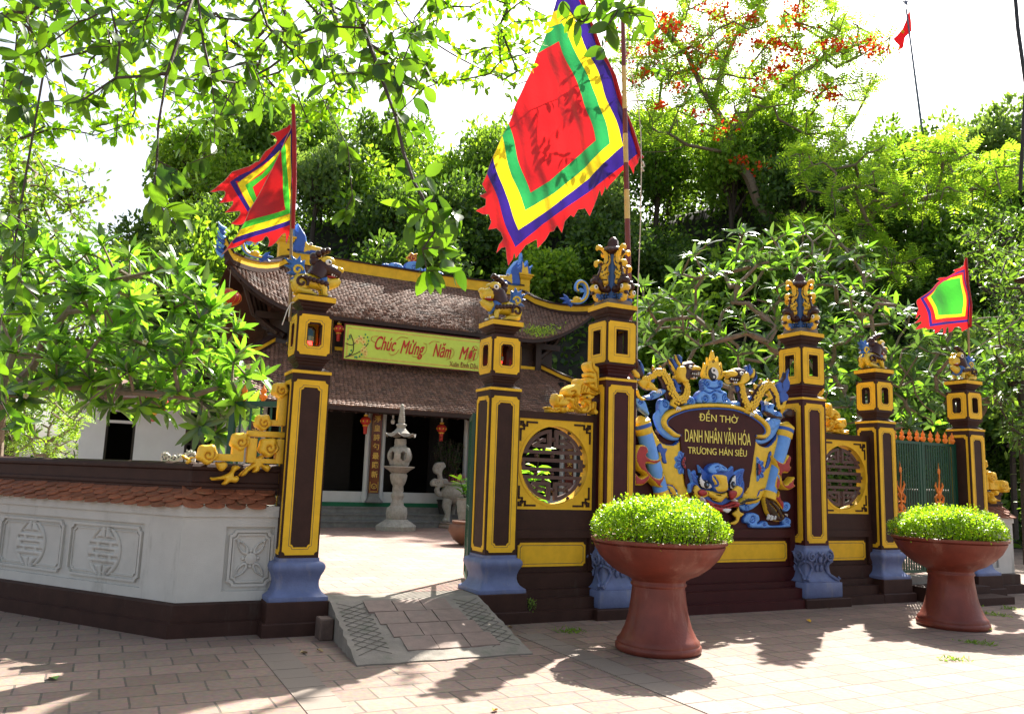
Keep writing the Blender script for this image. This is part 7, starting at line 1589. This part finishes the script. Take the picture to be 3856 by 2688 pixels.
Tf=np.concatenate([poly_targets([[(0,-60),(1150,-60),(1250,60),(1180,200),(1050,200),(900,200),(700,300),(640,230),(560,250),(430,260),(250,330),(120,330),(0,400)]],520,8.5,12,9)])
# leaves behind the big flag that throw their shadows on it
fc=g2w(2.5,3.15,7.4); sd=np.array(SUN); Tb=np.array([fc+sd*RNG.uniform(1.6,3.2)+RNG.normal(0,1,3)*np.array([.9,.25,1.0]) for _ in range(34)]); Tb=Tb[Tb[:,2]>8.6] if (Tb[:,2]>8.6).sum()>6 else Tb
t,P,par,rad,tips=tree('fig_tree','overhanging fig tree branches with large oval leaves across the top left',b0,roots,np.concatenate([Tn,Tb]),BARKD,seg=.16,jit=.5,seed=6,rtip=.0035,pw=.40,rmax=.16,sag=.0)
C_,D=along(P,par,tips,2,4,7,.8,.65); C_2=P[tips]; k=np.repeat(np.arange(len(tips)),2); C_=np.concatenate([C_,P[tips][k]]); D=np.concatenate([D,RNG.normal(0,.8,(len(k),3))+np.array([0,0,-.6])])
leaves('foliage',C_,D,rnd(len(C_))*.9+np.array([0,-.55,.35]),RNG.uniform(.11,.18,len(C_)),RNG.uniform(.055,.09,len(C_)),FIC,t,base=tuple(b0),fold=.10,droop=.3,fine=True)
b1=np.array([-9.5,9.0,0.3]); t2,P,par,rad,tips=tree('fig_tree','sunlit small-leaved fig branches higher up behind the big overhanging leaves',b1,[([b1,b1+np.array([.3,0,3]),at(-40,60,10.5),at(300,-80,10.5),at(700,-100,10.5),at(1180,-80,10.5)],None),([at(700,-100,10.5)]+L3([(760,60,10),(860,120,10),(1000,190,10)]),-2),([at(1180,-80,10.5)]+L3([(1120,60,10),(1160,160,10)]),-2)],Tf,BARKD,seg=.22,jit=.5,seed=8,rtip=.005,pw=.42,rmax=.16)
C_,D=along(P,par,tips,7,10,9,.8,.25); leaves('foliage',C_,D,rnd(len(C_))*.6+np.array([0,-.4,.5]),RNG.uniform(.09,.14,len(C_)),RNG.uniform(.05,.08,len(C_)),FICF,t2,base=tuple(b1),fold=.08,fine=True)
# ---- trees at the left behind the wall
t3b=at(40,700,14); t3b[2]=.3
Tl=np.concatenate([poly_targets([[(0,150),(80,260),(110,400),(100,640),(60,900),(0,1010)]],220,12.5,16,1),poly_targets([[(90,380),(150,350),(230,380),(235,430),(200,560),(240,610),(150,720),(90,650)]],80,13,15.5,2)])
t,P,par,rad,tips=tree('leafy_tree','tall small-leaved tree at the left edge behind the white annexe',t3b,[([t3b,t3b+np.array([0,0,2.5]),at(30,400,14),at(10,150,14.5)],None)],Tl,BARK,seg=.35,jit=.4,seed=3,rtip=.008,pw=.42,rmax=.2)
C_,D=along(P,par,tips,11,6,2,1.0,.1); C_=C_+RNG.normal(0,.10,C_.shape); leaves('foliage',C_,D,rnd(len(C_))*.8+np.array([0,0,.6]),RNG.uniform(.09,.16,len(C_)),RNG.uniform(.05,.08,len(C_)),[HILL[2],HILL[0]],t,base=tuple(t3b),tagd={'p':[.6,.4]})
t4b=at(110,1000,12.5); t4b[2]=.3
t,P,par,rad,tips=tree('conifer_bush','feathery light green bush at the left end of the white annexe',t4b,[([t4b,at(110,960,12.5)],None)],poly_targets([[(0,900),(60,860),(150,880),(205,930),(180,1000),(190,1025),(0,1020)]],90,11.8,13.2,1),BARK,seg=.2,jit=.3,seed=3,rtip=.006,rmax=.08)
C_,D=along(P,par,tips,4,4,2,1.0,.0); fronds('foliage',C_,D,RNG.uniform(.14,.24,len(C_)),HILL[2],t,tuple(t4b),5,.12,.32)
# ---- dense trees at both edges
for lab,poly,Y0,Y1,rb,sd,nn in(('dark dense tree behind the left frangipani, filling the left edge beside the white annexe',[(-20,420),(70,450),(110,560),(200,640),(215,740),(190,880),(120,900),(60,1000),(-20,1010)],12.5,14.5,(30,1010),6,230),('dense glossy mango tree at the right edge behind the last pillar',[(2200,560),(2296,520),(2340,700),(2340,1010),(2260,1000),(2215,900),(2240,740)],14,17,(2290,1000),4,150),('dark shade tree between the green flag and the right picture edge',[(2140,500),(2220,470),(2330,430),(2350,650),(2240,700),(2160,640)],22,26,(2260,900),5,150)):
    bb=at(rb[0],rb[1],(Y0+Y1)/2); bb[2]=.3; t,P,par,rad,tips=tree('mango_tree',lab,bb,[([bb,at(rb[0],rb[1]-150,(Y0+Y1)/2)],None)],poly_targets([poly],nn,Y0,Y1,sd),BARKD,seg=.35,jit=.4,seed=sd,rtip=.009,rmax=.16)
    C_,D=along(P,par,tips,9,5,sd,1.0,.3); C_=C_+RNG.normal(0,.1,C_.shape); leaves('foliage',C_,D,rnd(len(C_))*.6+np.array([0,0,.7]),RNG.uniform(.13,.22,len(C_)),RNG.uniform(.045,.07,len(C_)),[HILL[0],HILL[1]],t,base=tuple(bb),droop=.6,tagd={'p':[.5,.5]})
# ---- the hill and its trees
def hz(X,Y):
    s=np.clip((Y-29-1.2*np.sin(X*.21))/13,0,1); e=1/(1+np.exp(-(X+15.5+.25*(Y-30))*.9)); return 17.0*s**.9*e*(.90+.10*np.sin(X*.23-.4)+.06*np.sin(X*.61))
m=MB(mat('dark limestone and humus',(.035,.035,.028),.95,.5,1.2,.6,6)); nx,ny=90,44; X=np.linspace(-30,60,nx); Yg=np.linspace(24,64,ny)
vs=[(x,y,float(hz(x,y))+.2*math.sin(x*1.7+y)) for y in Yg for x in X]; m.add(vs,[(j*nx+i,j*nx+i+1,(j+1)*nx+i+1,(j+1)*nx+i) for j in range(ny-1) for i in range(nx-1)],0,True); m.build('hill',frame='w',kind='structure')
CR=[]
for k in range(6):
    n=4200; bl=RNG.normal(0,1,(26,3)); bl/=np.linalg.norm(bl,axis=1)[:,None]; bl=bl*RNG.uniform(.35,1.0,(26,1))*np.array([1.9,1.9,1.5])+np.array([0,0,3.9]); bl[:,2]=np.maximum(bl[:,2],2.0)
    w_=RNG.integers(0,26,n); rr=RNG.uniform(.45,.95,26)[w_]; d=rnd(n); C_=bl[w_]+d*(rr*RNG.uniform(.6,1.05,n))[:,None]; D=d*.6+rnd(n)*.6+np.array([0,0,.1]); me=leaves('crown_mesh',C_,D,d+rnd(n)*.5,RNG.uniform(.16,.30,n),RNG.uniform(.09,.16,n),HILL[[0,1,2,0,3,1][k]],'mesh'); 
    T_=MB(BARKD); T_.tube([(0,0,-.5),(.05,.05,1.2),(-.05,.1,2.6),(0,0,4.2)],[.16,.13,.10,.04],0,7)
    for b_ in bl[:12]: T_.tube([(0,0,1.8+RNG.uniform(0,1)),tuple(b_*.5+np.array([0,0,1.3])),tuple(b_)],[.07,.05,.015],0,5)
    tm=T_.build('trunk',None,'w'); CR.append((me,tm.data)); bpy.data.objects.remove(tm)
HN=['rounded mid green tree on the hill slope behind the temple','deep green shaded tree on the wooded hill','fresh yellow green tree catching the sun on the hill','bushy mid green tree on the hill','grey green loose-crowned tree near the hill top','dark dense tree low on the hill']
rg=np.random.default_rng(5); cnt=0
for Y,sp in((25.5,3.2),(28.5,3.2),(31.5,3.3),(34.5,3.4),(37.5,3.4),(40.5,3.5),(44,3.7),(48.5,4.2)):
    x0=-13.5-.30*(Y-25); x1=.62*Y+4
    xx=x0+rg.uniform(0,1)
    while xx<x1:
        x=xx+rg.normal(0,.5); y=Y+rg.normal(0,.8); s=rg.uniform(.85,1.35); k=int(rg.choice(6,p=[.24,.2,.2,.16,.1,.1])); z=float(hz(x,y))
        xx+=sp
        gl=w2g((x,y,0))
        if gl[1]<21.5 and gl[0]<15: continue
        a=thing('hill_tree',HN[k],'tree',(x,y,z-.1),'w','trees on the wooded hill'); a.rotation_euler=(0,0,rg.uniform(0,6)); a.scale=(s,s,s*rg.uniform(.9,1.25))
        for nm,me in(('crown',CR[k][0]),('trunk',CR[k][1])): o=bpy.data.objects.new(nm,me); col.objects.link(o); o.parent=a
        cnt+=1
# undergrowth covering the slope
n=52000; x=RNG.uniform(-20,42,n); y=RNG.uniform(24.5,52,n); gy_=(x-ORG[0])*YY[0]+(y-ORG[1])*YY[1]; gx_=(x-ORG[0])*UU[0]+(y-ORG[1])*UU[1]; ok=(x<.66*y+5)&(x>-15-.25*(y-25))&~((gy_<20)&(gx_<13)); x=x[ok];y=y[ok]; z=hz(x,y)+RNG.uniform(0,1.6,len(x)); C_=np.stack([x,y,z],1)
o=leaves('undergrowth',C_,rnd(len(C_))+np.array([0,-.2,.4]),rnd(len(C_))+np.array([0,-.5,.8]),RNG.uniform(.22,.42,len(C_)),RNG.uniform(.14,.22,len(C_)),[HILL[0],HILL[1],HILL[2]],None,tagd={'p':[.4,.45,.15]}); setp(o,kind='stuff',label='dense green undergrowth covering the hill between the trees',cat='undergrowth')
# low hedge mass behind the gate on the court
n=16000; gx=RNG.uniform(8.7,26,n); gy=RNG.uniform(7.5,10,n); zz_=RNG.uniform(.3,1,n)**.6*(2.4+.5*np.sin(gx*1.3)); C_=np.array([g2w(a,b+1.5*(a>99),.3+c) for a,b,c in zip(gx,gy,zz_)])
o=leaves('hedge',C_,rnd(n)+np.array([0,-.2,.4]),rnd(n)+np.array([0,0,.8]),RNG.uniform(.14,.24,n),RNG.uniform(.07,.11,n),[HILL[1],HILL[0]],None,tagd={'p':[.6,.4]}); setp(o,kind='stuff',label='dark hedge behind the green gate and frangipani trees',cat='hedge')
# ---- far flag on the hill
p1=at(2032,22,41); p0=at(2056,205,41); t=thing('hilltop_flag_pole','thin grey pole with a star finial and limp red flag on the hilltop','pole',tuple(p0+(p0-p1)*.6),'w')
m=MB(mat('grey blue pole paint',(.12,.15,.25),.5)); q0=p0+(p0-p1)*.6; m.tube([tuple(q0),tuple(p0),tuple((p0+p1)/2),tuple(p1)],[.07,.06,.05,.045],0,8); m.build('pole',t)
m=MB(mat('grey blue pole paint',(.12,.15,.25))); c=at(2031,6,41); st=[(c[0]+(.20 if k%2==0 else .08)*math.sin(k*pi/5),c[2]+(.20 if k%2==0 else .08)*math.cos(k*pi/5)) for k in range(10)]; m.prism(st,c[1]-.03,c[1]+.03); m.tube([tuple(p1),tuple(c)],.03,0,5); m.build('star_finial',t)
t=thing('national_flag','small limp red flag with a yellow star on the hilltop pole','flag',tuple(p1),'w'); A_=[at(2400/SC/1+x/1.191/SC,y/1.191/SC,41) for x,y in[(1222,50),(1228,95),(1230,140),(1215,155),(1200,170),(1192,215),(1180,222),(1165,236),(1175,205),(1160,190),(1148,175),(1165,160),(1190,130),(1205,95),(1215,60)]]
m=MB(FR); m.add([tuple(p) for p in A_],[tuple(range(len(A_)))]); m.add([(p[0],p[1]+.02,p[2]) for p in A_],[tuple(range(len(A_)))]); m.build('cloth',t)
c=at(2400/SC+1190/1.191/SC,143/1.191/SC,40.97); m=MB(FY); m.prism([(c[0]+(.13 if k%2==0 else .055)*math.sin(k*pi/5+.3),c[2]+(.15 if k%2==0 else .06)*math.cos(k*pi/5+.3)) for k in range(10)],c[1]-.01,c[1]+.01); m.build('yellow_star',t)
# ---- cables
m=MB(BLK); a=at(2272,-60,9);b=at(2300,190,9); m.tube([tuple(a),tuple((a+b)/2+np.array([-.02,0,0])),tuple(b),tuple(b+np.array([.05,.3,-1.2]))],.022,0,8); m.build('power_cable',frame='w',base=tuple(a),label='thick black cable crossing the top right corner',cat='cable')
m=MB(mat('thin wire grey',(.25,.25,.25),.5)); a=at(2175,790,13);b=at(2400,600,11); m.tube([tuple(a),tuple((a+b)/2+np.array([0,0,-.12])),tuple(b)],.010,0,5); m.build('overhead_wire',frame='w',base=tuple(a),label='thin wire running from the last pillar to the right edge',cat='wire')
m=MB(WPT); a=at(2262,625,12); 
m.lathe(a[0]+.35,a[1],[(.02,a[2]+.12),(.10,a[2]+.06),(.24,a[2]),(.22,a[2]-.02)],BRN,16); m.tube([(a[0]+.35,a[1],a[2]+.1),(a[0]+.8,a[1],a[2]+.3)],.02,BRN,6); m.build('street_lamp_shade',frame='w',base=tuple(a),label='brown lamp shade poking in at the right edge',cat='lamp')
# ============================================================ SMALL THINGS ON THE PAVEMENT
gm=bpy.data.materials.new('grooved strip'); gm.use_nodes=True; N=gm.node_tree.nodes; L=gm.node_tree.links; bb=N['Principled BSDF']; tc=N.new('ShaderNodeTexCoord'); wv_=N.new('ShaderNodeTexWave'); wv_.bands_direction='Y'; wv_.inputs['Scale'].default_value=14; wv_.inputs['Distortion'].default_value=.6; L.new(tc.outputs['Object'],wv_.inputs[0])
cr=N.new('ShaderNodeValToRGB'); cr.color_ramp.elements[0].color=(.07,.06,.05,1); cr.color_ramp.elements[1].color=(.25,.20,.165,1); cr.color_ramp.elements[0].position=.15; cr.color_ramp.elements[1].position=.45; L.new(wv_.outputs['Fac'],cr.inputs[0]); L.new(cr.outputs[0],bb.inputs['Base Color']); bb.inputs['Roughness'].default_value=.8
for i,(x0,x1,y0) in enumerate(((-2.72,-2.43,-.75),(-.13,.15,-.9))):
    m=MB(gm); n=24
    for k in range(n):
        y1=y0-k*.30; m.box(x0+.004,x1-.004,y1-.292,y1,0,.006)
    m.build('grooved_paving_strip',kind='structure')
GRS=leafmat('pavement weeds',(.06,.13,.02),(.14,.24,.04),.35)
WD=[(2150,1350),(2180,1358),(2230,1345),(2205,1375),(2240,1380),(2150,1395),(2180,1440),(2215,1445),(2190,1410),(2260,1365),(2110,1370),(1290,1415),(1275,1418),(2140,1480),(2200,1408)]
cs=[];ds=[]
for x,y in WD:
    c=on_z(x,y,0)
    for k in range(46): cs.append(c+np.array([RNG.normal(0,.07),RNG.normal(0,.05),.003])); ds.append((RNG.normal(0,.7),RNG.normal(0,.7),RNG.uniform(.1,.8)))
o=leaves('pavement_weeds',np.array(cs),np.array(ds),rnd(len(cs)),RNG.uniform(.03,.07,len(cs)),RNG.uniform(.008,.014,len(cs)),GRS,None); setp(o,kind='stuff',label='small weeds growing in the pavement joints',cat='weeds')
c=np.array(g2w(.36,-.30,.13)); cs=[c+np.array([RNG.normal(0,.03),RNG.normal(0,.03),RNG.uniform(0,.12)]) for k in range(60)]; o=leaves('wall_weed',np.array(cs),rnd(60)+np.array([0,0,.8]),rnd(60),RNG.uniform(.02,.05,60),RNG.uniform(.01,.018,60),GRS,None); setp(o,kind='stuff',label='little weed at the foot of the pillar right of the ramp',cat='weeds')
LM=[mat('fallen green leaf',(.16,.32,.03),.5,.2),mat('fallen tan leaf',(.35,.25,.12),.7,.2),mat('fallen yellow leaf',(.70,.42,.03),.6,.2)]
for x,y,k,l,lab in((585,1422,0,.11,'fresh green fallen leaf standing near the left pillar foot'),(113,1518,0,.15,'flat pale green fallen leaf at the bottom left'),(690,1463,1,.09,'curled tan fallen leaf left of the ramp foot'),(725,1462,1,.08,'smaller tan fallen leaf beside the ramp foot'),(1860,1365,1,.09,'tan leaf before the carved blue pillar foot right of the name screen'),(1818,1395,2,.10,'yellow fallen leaf on the paving between the two urns'),(1115,1592,2,.07,'small yellow leaf at the bottom centre'),(560,1417,1,.07,'thin dry leaf against the left pillar step'),(470,1420,1,.05,'brown crumpled leaf in the shade below the left wall'),(1150,1407,1,.06,'small dry leaf at the step right of the ramp')):
    c=on_z(x,y,0); a=random.uniform(0,6); m=MB(LM[k]); w_=l*.28; pts=[(0,0,.004),(l*.35,w_,.02),(l*.7,w_*.8,.03),(l,0,.015),(l*.7,-w_*.8,.03),(l*.35,-w_,.02),(l*.5,0,.006)]
    pts=[(c[0]+p[0]*math.cos(a)-p[1]*math.sin(a),c[1]+p[0]*math.sin(a)+p[1]*math.cos(a),p[2]) for p in pts]; m.add(pts,[(0,6,1),(1,6,2),(2,6,3),(3,6,4),(4,6,5),(5,6,0)]); m.build('fallen_leaf',frame='w',base=tuple(c),label=lab,cat='leaf',group='fallen leaves on the pavement')
